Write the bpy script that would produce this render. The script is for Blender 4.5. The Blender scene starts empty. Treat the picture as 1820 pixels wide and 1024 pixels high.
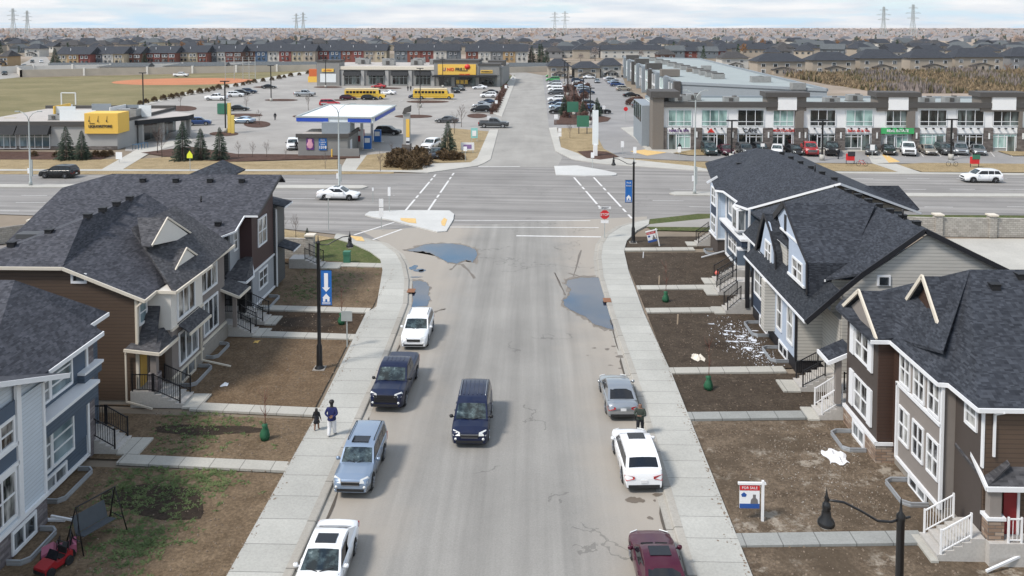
import bpy, math, random
from mathutils import Vector, Matrix
R = math.radians
rnd = random.Random(11)
SC = bpy.context.scene
COL = SC.collection

# ------------------------------------------------------------------ camera, sky, sun, exposure
F, H, PX0, PY0 = 1440., 21., 910., 118.4
TH, PI_ = R(1.5), R(2.8)
K = .8            # depths in the near-street survey below are written in units of K metres
NEAR = [False]
FW = Vector((-math.sin(TH)*math.cos(PI_), math.cos(TH)*math.cos(PI_), -math.sin(PI_)))
RT = Vector((math.cos(TH), math.sin(TH), 0))
UP = RT.cross(FW)
cam = bpy.data.cameras.new('camera'); camo = bpy.data.objects.new('camera', cam); COL.objects.link(camo)
cam.sensor_width = 36; cam.lens = 36*F/1820
cam.shift_y = -(512-PY0)/1820.
cam.clip_start = .5; cam.clip_end = 30000
mw = Matrix((RT, UP, -FW)).transposed().to_4x4(); mw.translation = (0, 0, H)
camo.matrix_world = mw
SC.camera = camo

SUN_EL, SUN_AZ = R(50), R(238)          # azimuth clockwise from +Y (street direction)
w = bpy.data.worlds.new("World"); SC.world = w; w.use_nodes = True
nt = w.node_tree; nt.nodes.clear()
N = nt.nodes.new; L = nt.links.new
wo = N('ShaderNodeOutputWorld'); sky = N('ShaderNodeTexSky'); sky.sky_type = 'NISHITA'; sky.sun_disc = False
sky.sun_elevation = SUN_EL; sky.sun_rotation = SUN_AZ; sky.dust_density = .4; sky.air_density = 1.5; sky.ozone_density = 3.
bg1 = N('ShaderNodeBackground'); bg1.inputs[1].default_value = .15; pass
tc = N('ShaderNodeTexCoord'); sep = N('ShaderNodeSeparateXYZ'); L(tc.outputs['Generated'], sep.inputs[0])
def wm(op, a, b=None, c=None):
    n = N('ShaderNodeMath'); n.operation = op
    for i, v in enumerate((a, b, c)):
        if v is None: continue
        if hasattr(v, 'is_linked') or hasattr(v, 'links'): L(v, n.inputs[i])
        else: n.inputs[i].default_value = v
    return n.outputs[0]
# cloud masses: noise over the direction, flattened towards the horizon
cmb = N('ShaderNodeCombineXYZ'); L(sep.outputs[0], cmb.inputs[0]); L(sep.outputs[1], cmb.inputs[1]); L(wm('MULTIPLY', wm('POWER', wm('MAXIMUM', sep.outputs[2], 0.), .8), 5.), cmb.inputs[2])
n1 = N('ShaderNodeTexNoise'); n1.inputs['Scale'].default_value = 8.5; n1.inputs['Detail'].default_value = 9; n1.inputs['Roughness'].default_value = .6
L(cmb.outputs[0], n1.inputs['Vector'])
rmp = N('ShaderNodeValToRGB'); rmp.color_ramp.elements[0].position = .37; rmp.color_ramp.elements[1].position = .52
L(n1.outputs[0], rmp.inputs[0])
n2 = N('ShaderNodeTexNoise'); n2.inputs['Scale'].default_value = 9.; n2.inputs['Detail'].default_value = 6
L(cmb.outputs[0], n2.inputs['Vector'])
r2 = N('ShaderNodeValToRGB'); r2.color_ramp.elements[0].position = .35; r2.color_ramp.elements[1].position = .65
r2.color_ramp.elements[0].color = (.66, .75, .85, 1); r2.color_ramp.elements[1].color = (1, 1, 1, 1)
L(n2.outputs[0], r2.inputs[0])
bg2 = N('ShaderNodeBackground'); bg2.inputs[1].default_value = 1.0; L(r2.outputs[0], bg2.inputs[0])
# the cover thins higher up, where blue shows between the clouds
r3 = N('ShaderNodeValToRGB'); cr = r3.color_ramp
for p_, v_ in ((.07, 1), (.13, .12), (.42, .12), (.62, .85)):
    e_ = cr.elements[0] if p_ == .07 else cr.elements[1] if p_ == .62 else cr.elements.new(p_)
    e_.position = p_; e_.color = (v_, v_, v_, 1)
L(sep.outputs[2], r3.inputs[0]); hi = r3.outputs[0]
mixf = wm('MULTIPLY', rmp.outputs[0], hi)
hz = N('ShaderNodeMix'); hz.data_type = 'RGBA'; hz.inputs[6].default_value = (2.7, 3.9, 4.9, 1)   # pale air low over the horizon
L(wm('MINIMUM', wm('MULTIPLY', sep.outputs[2], 9.), 1.), hz.inputs[0]); L(sky.outputs[0], hz.inputs[7]); L(hz.outputs[2], bg1.inputs[0])
bg2.inputs[1].default_value = .74
ms = N('ShaderNodeMixShader'); L(mixf, ms.inputs[0]); L(bg1.outputs[0], ms.inputs[1]); L(bg2.outputs[0], ms.inputs[2])
L(ms.outputs[0], wo.inputs[0])
sl = bpy.data.lights.new('sun', 'SUN'); sl.energy = 2.7; sl.angle = R(11); sl.color = (1, .93, .85)
so = bpy.data.objects.new('sun', sl); COL.objects.link(so)
sd = Vector((math.sin(SUN_AZ)*math.cos(SUN_EL), math.cos(SUN_AZ)*math.cos(SUN_EL), math.sin(SUN_EL)))
so.rotation_euler = sd.to_track_quat('Z', 'Y').to_euler(); so.location = sd*200
vs = SC.view_settings; vs.view_transform = 'Standard'; vs.look = 'None'; vs.exposure = 0.5; vs.gamma = 1; vs.use_curve_mapping = False
SC.cycles.max_bounces = 5; SC.cycles.diffuse_bounces = 2; SC.cycles.glossy_bounces = 3

# ------------------------------------------------------------------ photo survey: points of the place read off its picture
def ray(x, y): return FW + RT*((x-PX0)/F) + UP*((PY0-y)/F)
def G(x, y, h=0.):
    d = ray(x, y); t = (h-H)/d.z; return Vector((d.x*t, d.y*t/(K if NEAR[0] else 1), h))
def QX(x, y, X):
    d = ray(x, y); t = X/d.x; return Vector((X, d.y*t/(K if NEAR[0] else 1), H+d.z*t))
def QY(x, y, Y):
    d = ray(x, y); t = Y*(K if NEAR[0] else 1)/d.y; return Vector((d.x*t, Y, H+d.z*t))

# ------------------------------------------------------------------ materials
M = {}
def newmat(name):
    m = bpy.data.materials.new(name); m.use_nodes = True
    nt = m.node_tree; b = nt.nodes['Principled BSDF']
    return m, nt, b
def mn(nt, op, a, b=None, c=None):
    n = nt.nodes.new('ShaderNodeMath'); n.operation = op
    for i, v in enumerate((a, b, c)):
        if v is None: continue
        if isinstance(v, (int, float)): n.inputs[i].default_value = v
        else: nt.links.new(v, n.inputs[i])
    return n.outputs[0]
def pos(nt, sx=1, sy=1, sz=1, obj=False):
    if obj:
        t = nt.nodes.new('ShaderNodeTexCoord').outputs['Object']
    else:
        t = nt.nodes.new('ShaderNodeNewGeometry').outputs['Position']
    mp = nt.nodes.new('ShaderNodeMapping'); mp.inputs['Scale'].default_value = (sx, sy, sz)
    nt.links.new(t, mp.inputs[0]); return mp.outputs[0]
def noise(nt, v, scale, detail=4, rough=.55):
    n = nt.nodes.new('ShaderNodeTexNoise'); n.inputs['Scale'].default_value = scale
    n.inputs['Detail'].default_value = detail; n.inputs['Roughness'].default_value = rough
    nt.links.new(v, n.inputs['Vector']); return n.outputs[0]
def ramp(nt, f, stops):
    n = nt.nodes.new('ShaderNodeValToRGB'); cr = n.color_ramp
    while len(cr.elements) < len(stops): cr.elements.new(.5)
    for e, (p, c) in zip(cr.elements, stops):
        e.position = p; e.color = (c[0], c[1], c[2], 1) if not isinstance(c, (int, float)) else (c, c, c, 1)
    nt.links.new(f, n.inputs[0]); return n.outputs[0]
def mixc(nt, f, a, b, mode='MIX'):
    n = nt.nodes.new('ShaderNodeMix'); n.data_type = 'RGBA'; n.blend_type = mode
    for i, v in ((0, f), (6, a), (7, b)):
        if isinstance(v, (int, float)): n.inputs[i].default_value = v
        elif isinstance(v, (tuple, list)): n.inputs[i].default_value = (v[0], v[1], v[2], 1)
        else: nt.links.new(v, n.inputs[i])
    return n.outputs[2]
def bump(nt, b, h, st=.3, dist=.02):
    n = nt.nodes.new('ShaderNodeBump'); n.inputs['Strength'].default_value = st; n.inputs['Distance'].default_value = dist
    nt.links.new(h, n.inputs['Height']); nt.links.new(n.outputs[0], b.inputs['Normal'])
def plain(name, c, rough=.6, metal=0, var=.12, vs=3., coat=0, emit=0):
    """painted or plain stuff: one colour with a slight unevenness"""
    if name in M: return M[name]
    m, nt, b = newmat(name)
    if var:
        f = noise(nt, pos(nt), vs, 5)
        col = mixc(nt, f, tuple(x*(1-var) for x in c), tuple(min(1, x*(1+var)) for x in c))
        nt.links.new(col, b.inputs['Base Color'])
    else: b.inputs['Base Color'].default_value = (*c, 1)
    b.inputs['Roughness'].default_value = rough; b.inputs['Metallic'].default_value = metal
    b.inputs['Coat Weight'].default_value = coat
    if emit:
        b.inputs['Emission Color'].default_value = (*c, 1); b.inputs['Emission Strength'].default_value = emit
    M[name] = m; return m
def siding(name, c, sp=.19, vert=False, ax=None, dk=.55):
    """lap siding (or board and batten): a shadow line under every board"""
    if name in M: return M[name]
    m, nt, b = newmat(name)
    g = nt.nodes.new('ShaderNodeNewGeometry').outputs['Position']; s = nt.nodes.new('ShaderNodeSeparateXYZ'); nt.links.new(g, s.inputs[0])
    src = s.outputs[2] if not vert else mn(nt, 'ADD', s.outputs[0], s.outputs[1])
    fr = mn(nt, 'FRACT', mn(nt, 'DIVIDE', src, sp))
    ln = mn(nt, 'LESS_THAN', fr, .2)
    nz = noise(nt, pos(nt, 1, 1, 6), 1.3, 4)
    base = mixc(nt, nz, tuple(x*.88 for x in c), tuple(min(1, x*1.12) for x in c))
    col = mixc(nt, mn(nt, 'MULTIPLY', ln, 1-dk), base, tuple(x*.2 for x in c))
    nt.links.new(col, b.inputs['Base Color']); b.inputs['Roughness'].default_value = .6
    bump(nt, b, fr, .5, .02)
    M[name] = m; return m
def shingle(name, c1, c2):
    if name in M: return M[name]
    m, nt, b = newmat(name)
    p = pos(nt)
    s = nt.nodes.new('ShaderNodeSeparateXYZ'); nt.links.new(p, s.inputs[0])
    row = mn(nt, 'FLOOR', mn(nt, 'DIVIDE', s.outputs[2], .06))
    cb = nt.nodes.new('ShaderNodeCombineXYZ')
    nt.links.new(mn(nt, 'FLOOR', mn(nt, 'MULTIPLY', mn(nt, 'ADD', s.outputs[0], mn(nt, 'MULTIPLY', row, .37)), 5.5)), cb.inputs[0])
    nt.links.new(mn(nt, 'FLOOR', mn(nt, 'MULTIPLY', mn(nt, 'ADD', s.outputs[1], mn(nt, 'MULTIPLY', row, .53)), 5.)), cb.inputs[1])
    nt.links.new(row, cb.inputs[2])
    wn = nt.nodes.new('ShaderNodeTexWhiteNoise'); nt.links.new(cb.outputs[0], wn.inputs[0])
    tile = ramp(nt, wn.outputs[0], [(0, c1), (.6, tuple((x+y)/2 for x, y in zip(c1, c2))), (1, c2)])
    big = ramp(nt, noise(nt, p, 1.1, 6, .7), [(.3, .78), (.7, 1.2)])
    col = mixc(nt, 1., tile, big, 'MULTIPLY')
    nt.links.new(col, b.inputs['Base Color']); b.inputs['Roughness'].default_value = .8; b.inputs['Specular IOR Level'].default_value = .25
    bump(nt, b, wn.outputs[0], .35, .02)
    M[name] = m; return m
def stone(name, cols, sx=2.2, sz=6., mortar=(.12, .11, .1)):
    if name in M: return M[name]
    m, nt, b = newmat(name)
    p = pos(nt)
    s = nt.nodes.new('ShaderNodeSeparateXYZ'); nt.links.new(p, s.inputs[0])
    cb = nt.nodes.new('ShaderNodeCombineXYZ'); nt.links.new(mn(nt, 'ADD', s.outputs[0], s.outputs[1]), cb.inputs[0]); nt.links.new(s.outputs[2], cb.inputs[1])
    br = nt.nodes.new('ShaderNodeTexBrick'); nt.links.new(cb.outputs[0], br.inputs[0])
    br.inputs['Scale'].default_value = 1; br.inputs['Brick Width'].default_value = 1/sx; br.inputs['Row Height'].default_value = 1/sz
    br.inputs['Mortar Size'].default_value = .012; br.inputs['Color1'].default_value = (0, 0, 0, 1); br.inputs['Color2'].default_value = (1, 1, 1, 1)
    br.inputs['Mortar'].default_value = (.5, .5, .5, 1)
    f = mixc(nt, .35, br.outputs[0], noise(nt, p, 4, 5))
    n = len(cols); c = ramp(nt, f, [(i/(n-1)*.8+.1, cc) for i, cc in enumerate(cols)])
    c = mixc(nt, br.outputs['Fac'], c, mortar)
    nt.links.new(c, b.inputs['Base Color']); b.inputs['Roughness'].default_value = .85
    bump(nt, b, mn(nt, 'SUBTRACT', 1, br.outputs['Fac']), .6, .03)
    M[name] = m; return m
def glass(name, c=(.02, .025, .03), spots=(.25, .27, .28), amt=.5, sc=1.2):
    """window glass seen from outside: a dark room, paler curtains or blinds here and there, a sharp reflection"""
    if name in M: return M[name]
    m, nt, b = newmat(name)
    f = noise(nt, pos(nt, 1, 1, .35), sc, 3)
    col = ramp(nt, f, [(amt-.05, c), (amt+.12, spots)])
    nt.links.new(col, b.inputs['Base Color'])
    b.inputs['Roughness'].default_value = .06; b.inputs['Specular IOR Level'].default_value = .8
    M[name] = m; return m
def paint(name, c, metal=0., rough=.28, coat=1.):
    if name in M: return M[name]
    m, nt, b = newmat(name)
    f = ramp(nt, noise(nt, pos(nt), 1.3, 6, .65), [(.4, 0), (.75, 1)])
    dust = tuple(x*.96+.012 for x in c)
    nt.links.new(mixc(nt, f, c, dust), b.inputs['Base Color'])
    b.inputs['Metallic'].default_value = metal; b.inputs['Roughness'].default_value = rough
    b.inputs['Coat Weight'].default_value = coat*(.35 if max(c) < .12 else .8); b.inputs['Coat Roughness'].default_value = .04; b.inputs['Specular IOR Level'].default_value = .25 if max(c) < .12 else .5
    M[name] = m; return m
def concrete(name, c, joint=None, var=.15, dirt=.6):
    if name in M: return M[name]
    m, nt, b = newmat(name)
    p = pos(nt); f = noise(nt, p, .7, 8, .65); g = noise(nt, p, 9, 5, .7); k = noise(nt, p, .13, 4)
    col = mixc(nt, f, tuple(x*(1-var) for x in c), tuple(x*(1+var) for x in c))
    col = mixc(nt, .8, col, ramp(nt, g, [(.3, .82), (.6, 1.05)]), 'MULTIPLY')
    col = mixc(nt, .8, col, ramp(nt, k, [(.35, .88), (.65, 1.08)]), 'MULTIPLY')
    sp = noise(nt, p, 3.1, 8, .8)
    col = mixc(nt, ramp(nt, sp, [(.68, 0), (.74, dirt)]), col, tuple(x*.45 for x in c))
    if joint:
        s = nt.nodes.new('ShaderNodeSeparateXYZ'); nt.links.new(p, s.inputs[0])
        ax, step, off = joint
        fr = mn(nt, 'FRACT', mn(nt, 'DIVIDE', mn(nt, 'ADD', s.outputs[ax], off), step))
        ln = mn(nt, 'LESS_THAN', fr, .022 if ax == 1 else .03)
        # panels differ a little from one another
        wn = nt.nodes.new('ShaderNodeTexWhiteNoise'); wn.noise_dimensions = '1D'
        nt.links.new(mn(nt, 'FLOOR', mn(nt, 'DIVIDE', mn(nt, 'ADD', s.outputs[ax], off), step)), wn.inputs['W'])
        col = mixc(nt, 1., col, ramp(nt, wn.outputs[0], [(0, .93), (1, 1.05)]), 'MULTIPLY')
        col = mixc(nt, mn(nt, 'MULTIPLY', ln, .75), col, tuple(x*.3 for x in c))
    nt.links.new(col, b.inputs['Base Color']); b.inputs['Roughness'].default_value = .85
    bump(nt, b, g, .25, .01)
    M[name] = m; return m
def asphalt(name, c, sx, sy, rot=0., streak=(.8, 1.1), warm=None, patch=.5):
    """worn asphalt: streaks along the wheel tracks, dust, faint patches and cracks"""
    if name in M: return M[name]
    m, nt, b = newmat(name)
    g = nt.nodes.new('ShaderNodeNewGeometry').outputs['Position']
    mp = nt.nodes.new('ShaderNodeMapping'); mp.inputs['Rotation'].default_value = (0, 0, rot); nt.links.new(g, mp.inputs[0])
    m2 = nt.nodes.new('ShaderNodeMapping'); m2.inputs['Scale'].default_value = (sx, sy, 1); nt.links.new(mp.outputs[0], m2.inputs[0])
    st = noise(nt, m2.outputs[0], 1, 4, .6)
    col = mixc(nt, 1., c, ramp(nt, st, [(.3, streak[0]), (.7, streak[1])]), 'MULTIPLY')
    p = pos(nt)
    col = mixc(nt, 1., col, ramp(nt, noise(nt, p, .16, 7, .6), [(.3, .88), (.7, 1.1)]), 'MULTIPLY')
    col = mixc(nt, 1., col, ramp(nt, noise(nt, p, 14, 4, .8), [(.3, .85), (.7, 1.12)]), 'MULTIPLY')
    if warm:
        # dust that collects beside the kerbs of the near street
        s = nt.nodes.new('ShaderNodeSeparateXYZ'); nt.links.new(p, s.inputs[0])
        d = mn(nt, 'ABSOLUTE', mn(nt, 'SUBTRACT', s.outputs[0], warm[0]))
        e = mn(nt, 'MULTIPLY', ramp(nt, mn(nt, 'ADD', mn(nt, 'DIVIDE', d, 8.), mn(nt, 'MULTIPLY', mn(nt, 'SUBTRACT', noise(nt, p, .3, 5), .5), .5)), [(.42, 0), (.8, 1)]), .85)
        col = mixc(nt, e, col, warm[1])
    vor = nt.nodes.new('ShaderNodeTexVoronoi'); vor.feature = 'DISTANCE_TO_EDGE'; vor.inputs['Scale'].default_value = .12
    nv = nt.nodes.new('ShaderNodeVectorMath'); nv.operation = 'ADD'; nn = nt.nodes.new('ShaderNodeTexNoise'); nn.inputs['Scale'].default_value = .5; nn.inputs['Detail'].default_value = 6
    nt.links.new(p, nn.inputs['Vector']); sc = nt.nodes.new('ShaderNodeVectorMath'); sc.operation = 'SCALE'; sc.inputs['Scale'].default_value = 5
    nt.links.new(nn.outputs['Color'], sc.inputs[0]); nt.links.new(p, nv.inputs[0]); nt.links.new(sc.outputs[0], nv.inputs[1]); nt.links.new(nv.outputs[0], vor.inputs['Vector'])
    ck = mn(nt, 'MULTIPLY', mn(nt, 'LESS_THAN', vor.outputs[0], .006), mn(nt, 'GREATER_THAN', noise(nt, p, .09, 3), .54))
    col = mixc(nt, mn(nt, 'MULTIPLY', ck, patch), col, tuple(x*.35 for x in c))
    nt.links.new(col, b.inputs['Base Color']); b.inputs['Roughness'].default_value = .8; b.inputs['Specular IOR Level'].default_value = .3
    bump(nt, b, noise(nt, p, 30, 3), .25, .01)
    M[name] = m; return m
def soil(name, c1, c2, green=None, g0=.6, dark=None, pale=None, sc=1., p0=.62):
    if name in M: return M[name]
    m, nt, b = newmat(name)
    p = pos(nt); f = noise(nt, p, .9*sc, 10, .72)
    col = ramp(nt, f, [(.32, c1), (.66, c2)])
    sp = noise(nt, p, 7, 6, .8)
    col = mixc(nt, 1., col, ramp(nt, sp, [(.3, .5), (.52, 1.0), (.72, 1.75)]), 'MULTIPLY')
    if pale: col = mixc(nt, ramp(nt, noise(nt, p, .55, 9, .75), [(p0, 0), (p0+.07, .8)]), col, pale)
    if dark: col = mixc(nt, ramp(nt, noise(nt, p, .23, 5, .6), [(.5, 0), (.6, .75)]), col, dark)
    if green:
        a = ramp(nt, noise(nt, p, 2.6, 8, .75), [(g0, 0), (g0+.06, 1)]); bb = ramp(nt, noise(nt, p, .3, 3), [(.4, 0), (.55, 1)])
        col = mixc(nt, mixc(nt, 1., a, bb, 'MULTIPLY'), col, green)
    nt.links.new(col, b.inputs['Base Color']); b.inputs['Roughness'].default_value = .95; b.inputs['Specular IOR Level'].default_value = .2
    bump(nt, b, mn(nt, 'ADD', f, mn(nt, 'MULTIPLY', sp, .5)), .9, .06)
    M[name] = m; return m

# ------------------------------------------------------------------ geometry
class B:
    def __init__(s): s.v = []; s.f = []; s.m = []; s.sm = []
    def add(s, vs, fs, mi=0, smooth=False):
        o = len(s.v); s.v += [Vector(q) for q in vs]
        for f in fs: s.f.append([i+o for i in f]); s.m.append(mi); s.sm.append(smooth)
        return s
    def box(s, x0, x1, y0, y1, z0, z1, mi=0):
        if x0 > x1: x0, x1 = x1, x0
        if y0 > y1: y0, y1 = y1, y0
        v = [(x, y, z) for z in (z0, z1) for x, y in ((x0, y0), (x1, y0), (x1, y1), (x0, y1))]
        return s.add(v, [(3, 2, 1, 0), (4, 5, 6, 7), (0, 1, 5, 4), (1, 2, 6, 5), (2, 3, 7, 6), (3, 0, 4, 7)], mi)
    def poly(s, pts, mi=0): return s.add(pts, [tuple(range(len(pts)))], mi)
    def prism(s, pts, d, mi=0):
        """closed solid: the outline pts pushed along vector d"""
        pts = [Vector(p) for p in pts]; d = Vector(d); n = len(pts)
        nn = Vector((0, 0, 0))
        for i in range(n): nn += (pts[i]-pts[0]).cross(pts[(i+1) % n]-pts[0])
        if nn.dot(d) > 0: pts = pts[::-1]
        v = pts+[p+d for p in pts]
        fs = [tuple(range(n)), tuple(range(2*n-1, n-1, -1))]+[(i, i+n, (i+1) % n+n, (i+1) % n) for i in range(n)]
        return s.add(v, fs, mi)
    def slab(s, pts, th=.16, mi=0): return s.prism(pts, (0, 0, -th), mi)
    def beam(s, p, q, wd, ht=None, mi=0):
        """rectangular bar from p to q, ht is its upright size"""
        p, q = Vector(p), Vector(q); ht = ht or wd; d = q-p
        if d.length < 1e-6: return s
        d.normalize(); u = Vector((0, 0, 1)) if abs(d.z) < .95 else Vector((0, 1, 0))
        a = d.cross(u).normalized(); b2 = a.cross(d).normalized()
        a *= wd/2; b2 *= ht/2
        v = [p-a-b2, p+a-b2, p+a+b2, p-a+b2, q-a-b2, q+a-b2, q+a+b2, q-a+b2]
        return s.add(v, [(0, 1, 2, 3), (7, 6, 5, 4), (0, 4, 5, 1), (1, 5, 6, 2), (2, 6, 7, 3), (3, 7, 4, 0)], mi)
    def tube(s, pts, r, n=8, mi=0, caps=True, smooth=True):
        pts = [Vector(p) for p in pts]; rs = r if isinstance(r, (list, tuple)) else [r]*len(pts)
        vs = []; 
        for i, p in enumerate(pts):
            d = (pts[min(i+1, len(pts)-1)]-pts[max(i-1, 0)]).normalized()
            u = Vector((0, 0, 1)) if abs(d.z) < .9 else Vector((1, 0, 0))
            a = d.cross(u).normalized(); b2 = d.cross(a)
            vs += [p+(a*math.cos(t)+b2*math.sin(t))*rs[i] for t in (2*math.pi*k/n for k in range(n))]
        fs = [(i*n+k, i*n+(k+1) % n, (i+1)*n+(k+1) % n, (i+1)*n+k) for i in range(len(pts)-1) for k in range(n)]
        s.add(vs, fs, mi, smooth)
        if caps: s.f += [[len(s.v)-len(vs)+k for k in range(n)][::-1], [len(s.v)-n+k for k in range(n)]]; s.m += [mi, mi]; s.sm += [False, False]
        return s
    def lathe(s, prof, n=12, c=(0, 0, 0), mi=0, smooth=True):
        vs = [(c[0]+r*math.cos(2*math.pi*k/n), c[1]+r*math.sin(2*math.pi*k/n), c[2]+z) for r, z in prof for k in range(n)]
        fs = [(i*n+k, i*n+(k+1) % n, (i+1)*n+(k+1) % n, (i+1)*n+k) for i in range(len(prof)-1) for k in range(n)]
        return s.add(vs, fs, mi, smooth)
    def make(s, name, mats, parent=None, off=None, **kw):
        me = bpy.data.meshes.new(name)
        if off is None: off = Vector((0, 0, 0))
        if NEAR[0]:
            for v in {id(v): v for v in s.v}.values(): v.y *= K
        me.from_pydata([tuple(v-Vector(off)) for v in s.v], [], s.f); 
        if not isinstance(mats, (list, tuple)): mats = [mats]
        for m in mats: me.materials.append(m)
        me.polygons.foreach_set('material_index', s.m); me.polygons.foreach_set('use_smooth', s.sm); me.update()
        o = bpy.data.objects.new(name, me); COL.objects.link(o)
        if parent: o.parent = parent
        for k, v in kw.items(): o[k] = v
        return o
def thing(name, label, cat, loc=(0, 0, 0), rz=0, group=None):
    o = bpy.data.objects.new(name, None); o.empty_display_size = .3; COL.objects.link(o)
    o.location = (loc[0], loc[1]*(K if NEAR[0] else 1), loc[2]); o.rotation_euler = (0, 0, rz); o['label'] = label; o['category'] = cat
    if group: o['group'] = group
    return o
def tag(o, label, cat, group=None):
    o['label'] = label; o['category'] = cat
    if group: o['group'] = group
    return o
def dup(o, loc=None, rz=None, label=None, group=None, scale=None, parent=None):
    c = o.copy(); COL.objects.link(c)
    if parent: c.parent = parent
    if loc is not None: c.location = loc
    if rz is not None: c.rotation_euler = (0, 0, rz)
    if scale is not None: c.scale = scale if isinstance(scale, (tuple, list)) else (scale,)*3
    if label: c['label'] = label
    if group: c['group'] = group
    for ch in o.children: dup(ch, parent=c)
    return c
def strc(name, b, m, **kw): return b.make(name, m, None, kind='structure', **kw)
def flat(name, pts, m, z, kind='structure', th=None):
    """a sheet on the ground from pixel corners of the survey (or vectors)"""
    P = [Vector((*((p.x, p.y) if isinstance(p, Vector) else G(*p)[:2]), z)) for p in pts]
    b = B()
    if th:
        b.prism(P, (0, 0, -th))
    else:
        n = sum(((P[i].x*P[(i+1) % len(P)].y)-(P[(i+1) % len(P)].x*P[i].y)) for i in range(len(P)))
        b.poly(P if n > 0 else P[::-1])
    return b.make(name, m, None, kind=kind)
def text(txt, size, parent, mat, loc, rot, name='lettering', depth=.02, align='CENTER', sx=1., bold=0.):
    cu = bpy.data.curves.new(name, 'FONT'); cu.body = txt; cu.size = size; cu.extrude = depth; cu.align_x = align; cu.align_y = 'CENTER'
    cu.resolution_u = 2; cu.offset = bold
    to = bpy.data.objects.new(name, cu); COL.objects.link(to)
    dg = bpy.context.evaluated_depsgraph_get(); me = bpy.data.meshes.new_from_object(to.evaluated_get(dg))
    bpy.data.objects.remove(to); bpy.data.curves.remove(cu)
    me.materials.clear(); me.materials.append(mat)
    o = bpy.data.objects.new(name, me); COL.objects.link(o); o.parent = parent
    o.location = loc; o.rotation_euler = rot; o.scale = (sx, 1, 1)
    return o
NEAR[0] = True
# ------------------------------------------------------------------ the setting: ground, roads, pavements, markings, water
def mats_ground():
    m, nt, b = newmat('plain_ground')      # bare spring suburb running out to farmland, far tones paled for haze
    p = pos(nt)
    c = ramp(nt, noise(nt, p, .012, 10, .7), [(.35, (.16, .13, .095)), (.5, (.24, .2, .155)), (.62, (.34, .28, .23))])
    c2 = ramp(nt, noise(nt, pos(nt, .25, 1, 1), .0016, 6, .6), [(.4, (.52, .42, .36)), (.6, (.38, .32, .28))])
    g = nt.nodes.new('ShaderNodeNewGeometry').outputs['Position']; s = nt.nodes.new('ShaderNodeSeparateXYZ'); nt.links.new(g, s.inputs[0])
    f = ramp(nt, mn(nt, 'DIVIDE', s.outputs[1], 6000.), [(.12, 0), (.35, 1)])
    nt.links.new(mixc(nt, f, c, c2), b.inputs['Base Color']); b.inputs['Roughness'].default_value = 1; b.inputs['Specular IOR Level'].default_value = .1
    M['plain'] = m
    WARM = (-1.7, (.345, .31, .265))
    asphalt('street', (.268, .258, .238), 1.05, .027, 0, (.80, 1.14), WARM, .45)
    asphalt('avenue', (.258, .246, .232), .015, .85, R(3.5), (.68, 1.2), None, .3)
    asphalt('lane', (.305, .292, .268), .25, .03, 0, (.9, 1.1), None, .35)
    asphalt('lot', (.32, .303, .28), .06, .06, 0, (.88, 1.1), None, .3)
    asphalt('lot_dark', (.27, .262, .255), .06, .06, 0, (.88, 1.1), None, .3)
    concrete('pave', (.44, .425, .385), None)
    concrete('pave_left', (.415, .41, .375), (1, 1.68, .44)); concrete('pave_right', (.415, .41, .375), (1, 1.48, .24))
    concrete('walk_l', (.42, .405, .36), (0, 1.5, .4)); concrete('walk_grey', (.27, .275, .26), (0, 1.5, .4), .3)
    concrete('kerb', (.36, .34, .30), (1, 3., 0)); concrete('islandc', (.52, .52, .50), None, .1, .3)
    concrete('stepc', (.45, .43, .40), None)
    plain('mark', (.62, .61, .59), .7, var=.35, vs=2.5); plain('ochre', (.62, .42, .17), .8, var=.3)
    soil('dirt_plain', (0.099, 0.065, 0.038), (0.165, 0.116, 0.072), None, .6, None, (0.222, 0.165, 0.108), 1., .66)
    soil('dirt_weeds', (0.102, 0.071, 0.043), (0.186, 0.135, 0.087), (0.064, 0.072, 0.027), .62, None, (0.250, 0.195, 0.133), 1., .66)
    soil('dirt_dark', (0.040, 0.026, 0.016), (0.088, 0.060, 0.038), None, .6, (0.022, 0.015, 0.010), None)
    soil('dirt_deep', (.042, .031, .022), (.078, .060, .044), None, .6, None, (.145, .115, .085), 1., .60)
    soil('dirt_pale', (.075, .054, .036), (.17, .13, .092), None, .6, (.075, .056, .038), (.34, .30, .245), 1.2, .55)
    soil('dirt_wet', (0.029, 0.021, 0.015), (0.052, 0.038, 0.027))
    soil('lawn_green', (.06, .075, .025), (.12, .125, .05), (.055, .085, .022), .5)
    soil('lawn_brown', (.23, .175, .095), (.36, .28, .165), (.15, .16, .06), .62, None, None, .5)
    soil('field', (0.141, 0.129, 0.059), (0.246, 0.207, 0.111), None, .6, None, (0.290, 0.237, 0.141), .06)
    soil('mulch', (.055, .03, .022), (.11, .065, .05)); soil('infield', (.43, .17, .085), (.50, .21, .11), None, .6, None, None, .1)
    soil('reeds_g', (.12, .09, .06), (.24, .18, .12), None, .6, (.10, .07, .04), None, .2)
mats_ground()
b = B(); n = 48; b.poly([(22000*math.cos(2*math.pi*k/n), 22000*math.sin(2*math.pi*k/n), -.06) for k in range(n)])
strc('ground', b, M['plain'])

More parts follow.
